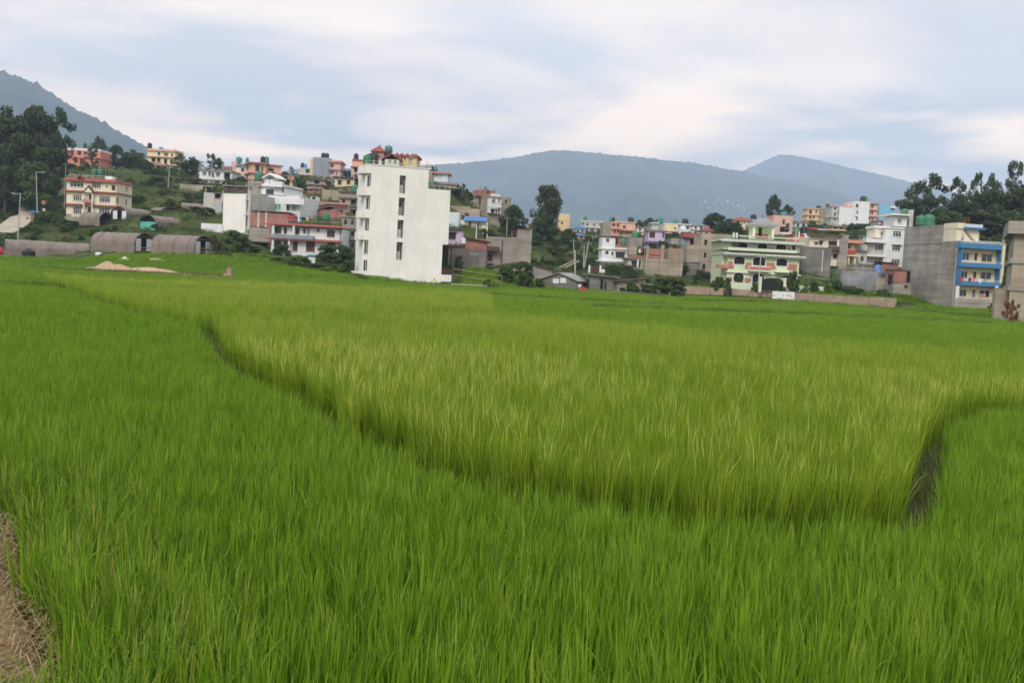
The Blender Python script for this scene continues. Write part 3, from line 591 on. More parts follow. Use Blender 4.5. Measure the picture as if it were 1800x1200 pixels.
b = B('cement_house', 'cream house with two brown windows and dark flat roof below the ridge', 'E', 1330, 715, 244)
b.blk(1330, 590, 1565, 720, 8, 'cream_yellow', wins=[(1390, 642, 44, 50, 'bl'), (1500, 638, 46, 50, 'bl')], slabs=[(575, .5, .35, 'slab_dark'), (705, .4, .2, 'slab_dark')])
tank(b, 1450, 480, 'black', 'slim black water tank on the cream house with two brown windows', w=3, h=1.5, r=.4); tank(b, 1500, 488, 'black', 'wider black water tank on the cream house with two brown windows', w=3, h=1.5, r=.65)
b = B('cement_house', 'plain tan cement house front with one tiny window, above the pink terrace', 'E', 1170, 870, 228)
b.blk(1172, 745, 1390, 890, 7, 'concrete_warm', wins=[(1275, 848, 22, 36, 'dk')], par=.3)
b = B('cement_house', 'olive grey house with open balconies close left of the white tower', 'E', 1395, 1060, 218)
b.blk(1392, 760, 1650, 1190, 8, 'concrete_warm', wins=[(1560, 900, 66, 90, 'db', .9), (1625, 900, 30, 80, 'db'), (1440, 880, 40, 60, 'dk'), (1585, 1010, 70, 60, 'db', .8), (1495, 1180, 66, 70, 'bu'), (1440, 995, 30, 60, 'dk')], slabs=[(820, .7, .25, 'slab_grey'), (960, .7, .2, 'slab_grey'), (1100, .5, .25, 'slab_grey'), (755, .3, .3, 'slab_dark')])
b.balcony(1490, 1640, 930, .8, .5, 'slab_grey', rail=True)
tank(b, 1585, 670, 'green', 'green water tank just left of the white tower upper floors', w=2, h=1.6, r=.95)
b = B('hill_block', 'tall blank blue grey side wall block with peach front on the ridge', 'E', 1062, 580, 275)
HB = b.blk(1062, 325, 1258, 592, 8, 'concrete_blue'); b.blk(1258.5, 375, 1392, 592, 7, 'pink', w=.3, wins=[(1298, 435, 30, 36, 'dk'), (1290, 525, 60, 46, 'w3'), (1355, 525, 30, 46, 'w')], slabs=[(478, .4, .25, 'pink_rail'), (385, .5, .25, 'pink_rail')], par=.4)
b.blk(1028, 345, 1061.5, 592, 5, 'yellow', w=.6)
tank(b, 1190, 292, 'black', 'left black water tank on the blue grey ridge block', h=1.5, roof=HB['z1']); tank(b, 1232, 294, 'black', 'right black water tank on the blue grey ridge block', h=1.5, roof=HB['z1'])
b = B('hill_house', 'small grey and white house on the ridge left of the blue grey block', 'E', 895, 575, 290)
b.blk(895, 455, 1020, 590, 7, 'plaster_grey', wins=[(993, 502, 46, 40, 'dk')], slabs=[(540, .3, .2, 'white_trim')]); tank(b, 932, 398, 'black', 'black water tank on the small grey and white ridge house', h=1.5, r=.55); tank(b, 964, 412, 'blue', 'blue water tank on the small grey and white ridge house', h=1.2)
b = B('hill_house', 'peach house with scalloped red parapet peeking left of the white tower', 'G', 145, 600, 250)
b.blk(145, 325, 330, 620, 8, 'peach', wins=[(200, 440, 60, 60, 'v'), (190, 520, 50, 60, 'dk')], slabs=[(400, .4, .25, 'red_trim')], par=.5, parm='red_trim'); tank(b, 197, 224, 'black', 'black water tank on the peach house left of the white tower', h=1.6, r=.6)
b = B('temple_house', 'yellow house with red hip roofed tower and gables behind the white tower roof', 'G', 520, 600, 236)
T1 = b.blk(520, 230, 700, 620, 8, 'yellow', w=4); T2 = b.blk(690, 255, 980, 620, 8, 'yellow', w=2, wins=[(797, 288, 20, 36, 'dk'), (838, 294, 18, 34, 'dk'), (912, 316, 44, 50, 'g')], slabs=[(246, .5, .35, 'red_trim')])
u, z = b.uv(470, 195, 3); T3 = b.blk(415, 190, 545, 620, 3.2, 'pink_rail', w=3, wins=[(480, 215, 40, 30, 'dk')]); b.hip(T3['u0'], T3['u1'], 3, 6.2, T3['z1'], b.uv(460, 118, 4.5)[1], 'red_tile', oh=.5)
u, z1 = b.uv(455, 100, 4.6); b.part('finial', MB().lathe([(.06, 0), (.16, .15), (.2, .3), (.05, .5), (.02, .8)], 8, ((T3['u0']+T3['u1'])/2, 4.6, z1-.7)), 'steel_dark')
T4 = b.blk(575, 300, 750, 620, 4, 'mint_light', w=-1, wins=[(640, 330, 40, 40, 'w'), (710, 330, 40, 40, 'w')]); b.gable(530, 790, 305, 235, -1, 4, 'red_tile', th=.2); b.gable(430, 545, 300, 240, -1.2, 2, 'roof_grey', th=.2)
b.blk(455, 300, 520, 620, 2.5, 'mint_light', w=-.8)
for i, x in enumerate((735, 800, 870, 940, 980)): u, z = b.uv(x, 212+i*6, 1.9); b.part('scallop', MB().lathe([(.42, 0), (.40, .2), (.25, .38), (.05, .45)], 8, (u, 1.95, T2['z1']+.3)), 'red_trim')
tank(b, 626, 122, 'teal', 'upper teal tank stacked behind the white tower roof', w=6, h=1.25, r=.9); tank(b, 620, 188, 'black', 'black tank below the teal one behind the white tower roof', w=3.4, h=1.0, r=.8, roof=T1['z1']-1.5)
# ================================================================== right of the white tower
b = B('cement_house', 'grey house with pale blue upper room behind the white tower terrace', 'G', 1092, 640, 232)
b.blk(1085, 460, 1230, 640, 6, 'concrete_warm', w=1); b.blk(1225, 480, 1400, 600, 6, 'pale_blue', wins=[(1303, 512, 30, 60, 'g'), (1255, 510, 40, 40, 'w')], slabs=[(478, .6, .3, 'pink_rail')], below=0)
b.blk(1270, 610, 1512, 790, 7, 'concrete_warm', w=-1, wins=[(1340, 690, 70, 60, 'bl'), (1450, 710, 40, 60, 'bl')], slabs=[(612, .4, .5, 'slab_grey')])
tank(b, 1200, 392, 'black', 'black water tank above the terrace of the white tower', w=3, h=1.0); tank(b, 1240, 394, 'teal', 'teal water tank above the terrace of the white tower', w=3, h=1.0, r=.5)
b = B('cement_house', 'small pale blue block touching the right edge of the white tower', 'G', 1432, 1180, 182); b.blk(1425, 1015, 1545, 1200, 7, 'pale_blue', par=.25, parm='white_trim')
b = B('lilac_house', 'small lilac house with dark window tucked right of the white tower', 'H', 1255, 590, 164)
b.blk(1250, 430, 1408, 590, 6, 'lilac', wins=[(1300, 497, 84, 86, 'b3')], below=1); b.blk(1408.5, 515, 1450, 590, 5, 'white_paint', w=.02, below=0); b.box('roof', 1245, 410, 1412, 432, -.4, 6, 'slab_dark')
b = B('brick_shed', 'brick shed with sloping brown roof above a grey metal gate wall', 'J', 100, 610, 152, 0, 'shed')
b.blk(105, 345, 550, 618, 7, 'concrete_dark', below=1); b.blk(0, 290, 295, 346, 6.5, 'tin_brown', w=.05, below=0)
S = b.blk(292, 215, 556, 372, 6, 'brick', w=-.02, below=0)
u0, z0 = b.uv(265, 205, -.5); u1, z1 = b.uv(612, 272, -.5); b.part('roof', MB().prism([(u0, z0), (u1, z1), (u1, z1+.1), (u0, z0+.1)], -.5, 6.3), 'tin_brown')
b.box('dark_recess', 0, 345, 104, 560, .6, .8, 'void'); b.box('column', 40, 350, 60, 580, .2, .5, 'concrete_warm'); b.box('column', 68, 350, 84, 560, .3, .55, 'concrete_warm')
b.box('patch', 345, 405, 460, 442, -.03, -.003, 'concrete')
b = B('cement_house', 'big bare concrete house with stair tower and brick inset, right of the white tower', 'J', 580, 640, 166)
G1 = b.blk(572, 215, 968, 650, 10, 'concrete', wins=[(598, 476, 92, 100, 'bl')], par=.3, below=1.5); b.blk(968.5, 84, 1140, 600, 9, 'concrete', w=.02, below=1.5)
b.blk(893, 95, 968, 235, 5, 'brick', w=1.5, below=1, wins=[(935, 185, 50, 20, 'db')]); b.box('roof', 880, 76, 1150, 90, -.3, 9, 'slab_dark')
b.box('balcony', 556, 318, 728, 388, -1.4, -.01, 'tin_brown'); b.box('balcony', 556, 366, 690, 398, -1.2, -.012, 'slab_dark')
u, z = b.uv(775, 240, -.12); _, zz = b.uv(750, 640, -.12); b.part('drain_pipe', MB().tube((u, -.12, z), (u, -.12, zz), .06), 'win_dark')
b = B('cottage', 'cottage with bright blue tin roof on the slope behind the brick shed', 'I', 205, 750, 205)
b.blk(205, 650, 560, 765, 6, 'cream', wins=[(345, 712, 30, 70, 'dk'), (395, 715, 80, 70, 'g'), (455, 715, 26, 60, 'dk'), (490, 720, 26, 50, 'g')])
u0, z0 = b.uv(268, 612, 1); u1, z1 = b.uv(575, 662, 1); mb = MB(); e0 = b.uv(300, 655, -.8)[1]; mb.v = [(u0, 3, z0+.3), (u1, 3, z0+.3), (u1, -.9, e0), (u0, -.9, e0), (u0, 3, z0+.2), (u1, 3, z0+.2), (u1, -.9, e0-.1), (u0, -.9, e0-.1)]; mb.f = [(0, 3, 2, 1), (4, 5, 6, 7), (3, 7, 6, 2), (0, 4, 7, 3), (1, 2, 6, 5), (0, 1, 5, 4)]; b.part('roof', mb, 'tin_blue')
b = B('corner_house', 'tan cement house with white corner bays and red roof room, right of the tower', 'I', 600, 780, 255, 30)
b.blk(600, 345, 870, 780, 10, 'concrete_warm', wins=[(820, 415, 18, 54, 'db')], lw=[(475, 410, 24, 100, 'db'), (467, 505, 30, 50, 'dk'), (350, 395, 20, 70, 'dk')], par=.3)
b.blk(603, 350, 755, 570, .9, 'white_paint', w=-.9, wins=[(662, 402, 52, 50, 'w3'), (735, 402, 30, 60, 'w'), (645, 535, 46, 56, 'db'), (693, 538, 22, 56, 'dk'), (730, 530, 22, 70, 'dk')], below=0, slabs=[(470, .12, .2, 'white_trim'), (350, .15, .2, 'slab_grey')])
b.box('parapet', 622, 300, 745, 346, -.6, -.5, 'white_paint'); b.blk(480, 250, 680, 350, 4, 'brick', w=4, below=0, wins=[(580, 285, 22, 40, 'dk')]); b.box('parapet', 340, 308, 600, 332, 1.5, 1.6, 'brick')
tank(b, 547, 215, 'teal', 'small teal water tank on the corner house with red roof room', w=5, h=1.0)
b = B('hill_block', 'narrow yellow block rising right behind the tall tree', 'I', 1535, 800, 330); b.blk(1520, 580, 1650, 815, 8, 'yellow', slabs=[(650, .1, .15, 'peach'), (730, .1, .15, 'peach')], par=.3, parm='cream', wins=[(1560, 690, 20, 30, 'dk')])
b = B('cottage', 'orange two storey cottage with blue roof near the leaning poles', 'K', 130, 700, 282)
b.blk(135, 540, 355, 712, 7, 'orange_wall', wins=[(205, 570, 26, 30, 'b'), (315, 578, 30, 30, 'b'), (205, 650, 28, 32, 'b'), (310, 652, 32, 32, 'b'), (258, 645, 20, 20, 'w'), (258, 575, 16, 20, 'w')]); b.hip(*[b.uv(130, 540)[0], b.uv(358, 550)[0], 0, 7, b.uv(135, 545)[1], b.uv(200, 512, 3)[1]], 'tin_blue'); b.box('roof', 150, 478, 240, 530, 6, 9, 'brick_pale')
b = B('shed', 'tiny white and blue shed behind the leaning poles', 'K', 425, 715, 275, 0, 'shed'); b.blk(425, 655, 545, 718, 4, 'white_paint', wins=[(455, 685, 24, 36, 'w'), (515, 680, 30, 50, 'bu')]); b.box('roof', 415, 640, 552, 656, -.3, 4.3, 'tin_blue')
b = B('hill_block', 'long grey three storey block far behind the orange cottage', 'K', 318, 560, 400)
b.blk(318, 360, 600, 600, 9, 'plaster_grey', slabs=[(440, .5, .3, 'pale_blue'), (530, .5, .3, 'pale_blue'), (362, .3, .3, 'white_trim')], wins=[(338, 402, 20, 30, 'dk'), (393, 410, 26, 34, 'dk'), (338, 478, 20, 34, 'dk'), (390, 480, 26, 38, 'dk'), (455, 488, 44, 40, 'dk'), (545, 492, 60, 40, 'dk'), (390, 555, 26, 34, 'dk'), (455, 560, 36, 36, 'dk'), (570, 415, 36, 24, 'dk'), (485, 415, 24, 26, 'dk'), (540, 570, 40, 30, 'dk')])
tank(b, 368, 316, 'green', 'green water tank on the far grey three storey block', h=2.0)
b = B('corner_house', 'narrow white house with grey top tower beside the brown terrace wall', 'K', 582, 955, 206)
W1 = b.blk(592, 575, 742, 975, 8, 'white_paint', wins=[(662, 614, 40, 38, 'b'), (652, 777, 40, 38, 'b'), (725, 790, 26, 40, 'b'), (645, 937, 40, 36, 'b'), (720, 943, 30, 26, 'b')], slabs=[(725, .25, .2, 'white_trim'), (885, .5, .35, 'white_trim')])
b.blk(742.5, 722, 930, 975, 8, 'white_paint', w=.02, wins=[(826, 812, 118, 76, 'b3'), (840, 942, 90, 20, 'db')], slabs=[(725, .35, .3, 'white_trim'), (885, .5, .36, 'white_trim')])
b.box('parapet', 740, 688, 932, 722, .1, .2, 'brick'); b.blk(600, 375, 706, 566, 6, 'concrete', w=1, below=0); b.box('roof', 592, 560, 800, 578, -.3, 7, 'slab_dark'); b.blk(742.5, 590, 830, 722, 4, 'brick', w=1, below=0, wins=[(770, 635, 50, 80, 'bl')])
tank(b, 860, 592, 'teal', 'teal water tank tilted on the roof of the narrow white house', w=3, h=1.5, roof=b.blks[1]['z1'])
b = B('hill_block', 'peach and cream house with orange balcony and black tanks on the skyline', 'K', 710, 580, 300)
b.blk(706, 370, 815, 590, 8, 'orange_wall', wins=[(740, 415, 30, 36, 'dk'), (795, 420, 24, 46, 'dk'), (755, 505, 26, 40, 'dk'), (792, 508, 18, 40, 'dk')], slabs=[(465, .6, .25, 'pink_rail'), (555, .5, .2, 'pink_rail')])
b.blk(815.5, 375, 1022, 490, 8, 'peach', w=.1, wins=[(880, 440, 36, 36, 'dk')], below=0, slabs=[(375, .3, .2, 'cream')]); b.box('roof', 810, 482, 1030, 512, -.9, 8, 'red_tile'); b.blk(820, 512, 975, 600, 7, 'cream', w=.4, wins=[(835, 560, 20, 50, 'w')])
tank(b, 702, 330, 'teal', 'teal water tank at left end of the peach skyline house', h=1.4, r=.5); tank(b, 733, 330, 'black', 'black water tank at left end of the peach skyline house', h=1.4); tank(b, 968, 325, 'black', 'black tank with spike at right end of the peach skyline house', h=1.7, r=.9)
b = B('terrace_house', 'low house with brown doors and brick terrace behind a cream garden wall', 'K', 935, 975, 198)
b.blk(935, 850, 1170, 985, 7, 'plaster_grey', w=1.5, wins=[(1010, 930, 70, 80, 'bl'), (1085, 935, 40, 84, 'bl'), (1140, 938, 20, 80, 'bl')], slabs=[(850, .5, .25, 'slab_grey')]); b.box('parapet', 930, 808, 1165, 850, 1.2, 1.35, 'brick'); b.blk(945, 690, 1040, 810, 4, 'concrete', w=5, below=0)
for x in (1060, 1112): b.box('column', x-8, 870, x+8, 985, 1.0, 1.3, 'white_paint')
b.box('garden_wall', 880, 978, 1165, 1075, -.3, -.05, 'cream')
b = B('cement_house', 'bare cement wall house with brick panels on top and concrete posts', 'K', 1172, 1085, 192)
b.blk(1175, 850, 1640, 1095, 9, 'concrete_warm', below=1); b.blk(1480, 722, 1640, 875, 8, 'brick_pale', w=-.03, below=0)
for x, t in ((1180, 700), (1378, 680), (1488, 715), (1632, 735), (1570, 728)): b.box('column', x-9, t, x+9, 1095, -.18, .06, 'concrete_warm')
b.box('parapet', 1180, 815, 1380, 855, .0, .15, 'brick'); b.box('beam', 1480, 708, 1645, 724, -.1, .3, 'slab_dark'); b.box('beam', 1480, 800, 1640, 810, -.06, .1, 'concrete_warm'); b.blk(1220, 725, 1378, 815, 4, 'brick', w=3, below=0)
b = B('lilac_house', 'lilac upper house with purple balcony railing above the bare cement wall', 'K', 1115, 720, 240)
b.blk(1110, 640, 1520, 735, 8, 'lilac', wins=[(1125, 690, 24, 40, 'dk'), (1255, 690, 90, 70, 'dk'), (1430, 690, 70, 50, 'dk')]); b.blk(1200, 490, 1410, 640, 6, 'lilac', w=2, below=0, wins=[(1248, 548, 74, 76, 'd'), (1395, 550, 24, 70, 'dk')], slabs=[(480, .5, .3, 'slab_grey')])
b.balcony(1112, 1512, 640, 1.0, .75, 'lilac_rail', rail=True); b.blk(950, 580, 1110, 735, 7, 'concrete', w=1); b.blk(1505, 590, 1620, 735, 7, 'concrete', w=.5); b.blk(1250, 395, 1330, 485, 4, 'plaster_grey', w=3, below=0); b.box('roof', 1240, 380, 1335, 397, 2.5, 7.5, 'white_trim')
tank(b, 1030, 505, 'green', 'round green water tank left of the lilac house', w=4, h=1.4, r=.9, roof=b.blks[2]['z1']); tank(b, 1355, 345, 'teal', 'teal water tank high above the lilac house', w=4, h=1.7, r=.7); tank(b, 1312, 348, 'black', 'black water tank high above the lilac house', w=5, h=1.2)
b = B('hill_block', 'tan flat roofed block behind the lilac house', 'K', 1415, 600, 320); b.blk(1415, 405, 1600, 610, 8, 'cream_yellow', wins=[(1455, 548, 30, 40, 'dk'), (1550, 460, 24, 20, 'dk')], slabs=[(495, .4, .2, 'peach')], par=.4); tank(b, 1555, 340, 'teal', 'teal water tank on the tan block behind the lilac house', h=2.0, r=.8)
b = B('hill_block', 'small white tower house with black tank on the skyline right of the lilac house', 'K', 1605, 600, 300); b.blk(1605, 480, 1760, 620, 8, 'white_paint', wins=[(1640, 520, 30, 40, 'w')]); b.blk(1625, 410, 1745, 482, 5, 'white_paint', w=2, below=0, wins=[(1715, 450, 40, 34, 'dk')], slabs=[(405, .4, .2, 'white_trim')]); tank(b, 1688, 332, 'black', 'wide black water tank on the small white tower house', w=4, h=1.4, r=.95)
b = B('cement_house', 'house with red balcony and dark openings left of the tan concrete block', 'M', 200, 700, 236)
b.blk(205, 590, 355, 720, 7, 'pink_rail', wins=[(250, 632, 60, 66, 'db', .8), (330, 640, 40, 50, 'db')]); b.box('roof', 150, 525, 325, 590, -.8, 6, 'red_trim'); b.blk(120, 600, 204, 800, 6, 'concrete_blue', w=.3); b.blk(165, 690, 204, 800, 2, 'pink_rail', w=-.6)
b = B('cement_house', 'tan bare concrete block with narrow stair windows left of the green villa', 'M', 190, 1030, 200)
b.blk(360, 540, 640, 1040, 9, 'concrete_warm', wins=[(403, 645, 28, 60, 'db'), (397, 790, 28, 60, 'db'), (378, 925, 44, 66, 'db')], par=.15); b.blk(190, 672, 359.5, 880, 8, 'concrete_warm', w=.05, below=0); b.blk(185, 880, 359.6, 1040, 8, 'concrete_dark', w=.02)
b.blk(600, 545, 720, 600, 5, 'concrete', w=2, below=0)

# ------------------------------------------------------------------ the mint green villa with arched windows
b = B('villa', 'mint green villa with arched windows, brick red bands and roof pavilion', 'N', 300, 690, 172)
def arch(b, cx, cy, w, h, z='N', wl=0.0, plants=False, mname='void', fm='white_trim', dep=.14):
    """arched window proud of the wall: pane, white surround, bars"""
    u, zc = b.uv(cx, cy, wl, z); k = b.mpp(wl)/ZO[z][2]; w, h = w*k, h*k
    def prof(w, h):
        r = h*.42; pts = [(u-w/2, zc-h/2), (u+w/2, zc-h/2)]
        for i in range(0, 11): t = math.pi*i/10; pts.append((u+w/2*math.cos(t), zc+h/2-r+r*math.sin(t)))
        return pts
    o = b.part('window', MB().prism(prof(w+.36, h+.3), wl-.06, wl-.002), fm)
    b.part('pane', MB().prism(prof(w, h), wl-.09, wl-.062), mname, o)
    bars = MB()
    for i in range(1, 4): bars.box(u-w/2+w*i/4-.015, u-w/2+w*i/4+.015, wl-.12, wl-.092, zc-h/2, zc+h*.3)
    for i in range(1, 3): bars.box(u-w*.46, u+w*.46, wl-.115, wl-.093, zc-h/2+h*.28*i-.012, zc-h/2+h*.28*i+.012)
    b.part('window_bars', bars, 'iron_black', o)
VL = b.blk(300, 265, 1215, 700, 11, 'mint', below=1.5)
VT = b.blk(245, 88, 1240, 262, 10.5, 'mint', w=.5, below=0)
b.blk(225, 270, 299, 700, 9, 'mint', w=1.2, below=1.5)
for cx, cy, w, h in ((447, 358, 138, 95), (708, 368, 160, 110), (1006, 383, 140, 96)): arch(b, cx, cy, w, h)
for cx, cy, w, h in ((437, 575, 130, 110), (695, 590, 150, 116), (1060, 612, 130, 105)): arch(b, cx, cy, w, h)
for cx, cy, w, h in ((492, 168, 120, 88), (750, 178, 122, 90), (996, 188, 124, 92)): arch(b, cx, cy, w, h, wl=.5)
arch(b, 1164, 195, 42, 88, wl=.5, mname='door_brown'); arch(b, 272, 540, 36, 36, wl=1.2)
# brick red bands between the arches
for x0, y0, x1, y1 in ((303, 368, 372, 470), (526, 378, 620, 474), (800, 385, 928, 480), (1084, 402, 1203, 492), (303, 575, 362, 640), (512, 590, 606, 645)): b.box('brick_band', x0, y0, x1, y1, -.03, .01, 'brick_tile')
for x0, y0, x1, y1 in ((440, 186, 430, 215), (560, 188, 680, 225), (815, 190, 930, 232), (1062, 198, 1138, 240)):
    if x1 > x0: b.box('brick_band', x0, y0, x1, y1, .47, .51, 'brick_tile')
# floor slabs, grey tile eaves
u0, z = b.uv(180, 468); u1, _ = b.uv(1215, 490); b.part('floor_slab', MB().box(VL['u0']-.3, VL['u1']+.3, -.35, 8, z-.5, z-.32), 'white_trim')
for y, x0, x1, w, dz in ((232, 250, 1250, .5, .7), (62, 215, 1262, .5, .55)): b.skirt(x0+30, x1-30, y, 1.2, dz, 'roof_grey', w=w, depth=10)
b.part('floor_slab', MB().box(VL['u0']-.9, VL['u1']+.9, -.75, 11, VL['z1']-.12, VL['z1']+.1), 'mint_light'); b.part('floor_slab', MB().box(VT['u0']-.8, VT['u1']+.6, -.45, 11, VT['z1']-.12, VT['z1']+.1), 'mint_light')
bu0, bu1, bz = b.balcony(556, 838, 488, 1.1, .8, 'mint_light'); b.part('brick_band', MB().box(bu0+.02, bu1-.02, -1.13, -1.102, bz+.15, bz+.65), 'brick_tile')
b.box('planter', 165, 410, 292, 462, -.6, .9, 'brick_tile'); b.box('parapet', 300, 218, 1205, 228, -.2, -.08, 'mint_light'); b.box('parapet', 440, 40, 1235, 68, .3, .42, 'mint_light'); b.box('brick_band', 615, 42, 900, 68, .27, .3, 'brick_tile')
b.box('porch_roof', 940, 505, 1150, 525, -1.8, -.01, 'mint_light'); b.box('column', 1005, 590, 1030, 660, -1.7, -1.4, 'mint_light')
# outdoor stair on the left
st = MB(); us, zs = b.uv(395, 190, .1)
for i in range(8): st.box(us-.5, us+.5, .05-.0*i, .45, zs-.9+i*.28, zs-.85+i*.28)
st.box(us-.55, us-.5, .1, .2, zs-1, zs+1.8).box(us+.5, us+.55, .1, .2, zs-1, zs+1.8); b.part('ladder', st, 'iron_black')
# roof pavilion
u0, z0 = b.uv(952, 560, 4, 'M'); u1, _ = b.uv(1205, 570, 4, 'M'); _, ze = b.uv(950, 440, 4, 'M'); _, zr = b.uv(1090, 352, 6, 'M')
pv = b.part('pavilion', MB().box(u0+.3, u1-.3, 6.5, 6.7, z0-.5, ze), 'mint'); b.part('brick_band', MB().box(u0+.35, u1-.35, 6.46, 6.498, z0-.3, z0+.5), 'brick_tile', pv)
for u in (u0, u1-.45):
    for w in (4, 6.4): b.part('column', MB().box(u, u+.45, w, w+.4, z0-.5, ze), 'mint_light', pv)
b.part('door', MB().box((u0+u1)/2-.3, (u0+u1)/2+.3, 6.43, 6.46, z0-.3, z0+1.6), 'void', pv)
b.part('floor_slab', MB().box(u0-.5, u1+.5, 3.5, 7.4, ze-.02, ze+.16), 'mint_light', pv); b.hip(u0, u1, 4, 6.9, ze+.17, zr, 'roof_grey', oh=.6)
b.part('finial', MB().lathe([(.05, 0), (.14, .1), (.12, .3), (.03, .6)], 8, ((u0+u1)/2, 5.4, zr-.05)), 'pot')
for x in (375, 415): b.box('post', x-10, -8, x+10, 60, .4, .65, 'mint_light')
b.box('post', 1232, -20, 1240, 60, .4, .55, 'white_trim')
b.box('solar_panel', 990, -12, 1120, 10, 2, 3.2, 'sheet_white')
VILLA = b
# pots along the villa ledges
def pot(b, x, y, w, z, label, col='leaf_shrub', s=.35):
    u, zz = b.uv(x, y, w, z); P = b.o+b.U*u+b.W*w
    e = empty('potted_plant', tuple(P)); tag(e, label, 'plant', 'potted plants on the villa ledges')
    MB().lathe([(.12, 0), (.2, .3), (.22, .32)], 8).build('pot', 'pot', e)
    POTS.append((e, s, col))
POTS = []
for i, x in enumerate((410, 440, 470, 495)): pot(b, x, 226, -.14, 'N', 'potted plant left of the first arched window on the villa upper ledge', s=.3)
for i, x in enumerate((665, 695, 730, 760)): pot(b, x, 232, -.14, 'N', 'potted plant under the middle arched window on the villa upper ledge', s=.3)
for i, x in enumerate((950, 985, 1020, 1055, 1085)): pot(b, x, 244, -.14, 'N', 'potted plant under the right arched window on the villa upper ledge', s=.3)
for i, x in enumerate((460, 500, 540, 580, 1000, 1050, 1095, 1130)): pot(b, x, 46+(x-460)*.05, .36, 'N', 'small potted plant on the villa roof parapet', s=.22)
pot(b, 590, 215, -.1, 'N', 'tall potted plant between left and middle upper arches of the villa', s=.5); pot(b, 838, 222, -.1, 'N', 'tall potted plant between middle and right upper arches of the villa', s=.5); pot(b, 315, 205, -.1, 'N', 'tall potted plant at the left corner of the villa upper ledge', s=.5); pot(b, 1200, 232, -.1, 'N', 'tall potted plant at the right corner of the villa upper ledge', s=.5)
for x in (190, 230, 265): pot(b, x, 410, 0, 'N', 'potted plant in the brick planter at left of the villa', s=.5)
pot(b, 572, 412, -.5, 'N', 'potted plant at left end of the villa middle balcony', s=.4); pot(b, 830, 418, -.5, 'N', 'potted plant at right end of the villa middle balcony', s=.4)

# compound wall and gate of the villa
b = B('boundary_wall', 'low pale green compound wall left of the black villa gate', 'N', 270, 690, 160, 0, 'wall'); b.blk(270, 640, 655, 700, .3, 'mint_light', below=.6)
b = B('boundary_wall', 'low pale green compound wall right of the black villa gate', 'N', 1065, 735, 159, 0, 'wall'); b.blk(1065, 678, 1580, 745, .3, 'mint_light', below=.6)
b = B('gate', 'large black arched iron gate of the green villa', 'N', 738, 745, 156, 0, 'gate')
u0, zb = 0, 0; u1, _ = b.uv(1020, 750); _, zt = b.uv(880, 588); _, ze = b.uv(745, 630)
pts = [(0, 0), (u1, 0)]+[(u1/2+u1/2*math.cos(math.pi*i/12), ze+(zt-ze)*math.sin(math.pi*i/12)) for i in range(13)]
b.part('gate_panel', MB().prism([(x, z) for x, z in pts], 0, .06), 'iron_black')
gb = MB()
for i in range(14): x = .15+(u1-.3)*i/13; gb.box(x-.025, x+.025, -.05, -.003, .1, ze+.2)
for z in (.35, ze*.5, ze): gb.box(.05, u1-.05, -.04, -.004, z-.03, z+.03)
b.part('gate_bars', gb, 'iron_black')
for x in (-.45, u1+.02): b.part('gate_post', MB().box(x, x+.4, -.1, .3, -.4, ze+.55).box(x-.06, x+.46, -.16, .36, ze+.552, ze+.68), 'mint_light')

# ------------------------------------------------------------------ behind and right of the villa
b = B('hill_block', 'pale pink house with green tank behind the villa pavilion', 'M', 1160, 560, 228); b.blk(1200, 335, 1412, 570, 8, 'pink', wins=[(1318, 400, 26, 60, 'd'), (1360, 450, 30, 50, 'dk')], par=.3); b.blk(1160, 370, 1199, 570, 4, 'salmon', w=1)
tank(b, 1318, 288, 'teal', 'teal tank on the pale pink house behind the villa', h=1.3, r=.8); tank(b, 1240, 302, 'black', 'low dark tank on the pale pink house behind the villa', h=.8, r=.7)
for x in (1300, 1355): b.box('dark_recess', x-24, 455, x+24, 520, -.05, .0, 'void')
b = B('hill_block', 'cream house with orange tile roof behind the trees left of the villa pavilion', 'M', 735, 530, 300); b.blk(735, 375, 945, 540, 8, 'cream', wins=[(788, 405, 34, 30, 'dk'), (828, 407, 14, 26, 'dk'), (858, 409, 14, 26, 'dk'), (905, 412, 26, 34, 'g')]); b.hip(*[b.uv(725, 375)[0], b.uv(950, 390)[0], 0, 8, b.uv(735, 380)[1], b.uv(820, 342, 4)[1]], 'red_tile'); b.blk(880, 440, 945, 540, 4, 'red_trim', w=-1, wins=[(918, 480, 30, 40, 'w')])
tank(b, 966, 313, 'black', 'square looking black tank right of the orange tile roof', w=6, h=1.2, r=.9)
b = B('cement_house', 'orange house with white post glimpsed right of the villa roof', 'O', 20, 840, 200); b.blk(-40, 690, 135, 840, 6, 'salmon', wins=[(110, 790, 30, 60, 'd')], slabs=[(690, .2, .3, 'red_trim')]); b.blk(112, 675, 148, 850, 3, 'white_paint', w=-.5); tank(b, 10, 625, 'green', 'green water tank right of the villa roof', h=1.5); tank(b, 100, 590, 'black', 'black water tank right of the villa roof post', h=1.6)
b = B('cement_house', 'blank grey cement wall house close right of the green villa', 'O', 45, 1180, 176); b.blk(40, 845, 440, 1200, 7, 'concrete_dark', below=1); u, z = b.uv(352, 900, -.08); _, zz = b.uv(345, 1190, -.08); b.part('drain_pipe', MB().tube((u, -.08, z), (u, -.08, zz), .07), 'white_trim')
b = B('terrace_house', 'cream house with brown balcony between two grey cement walls', 'O', 150, 1130, 188)
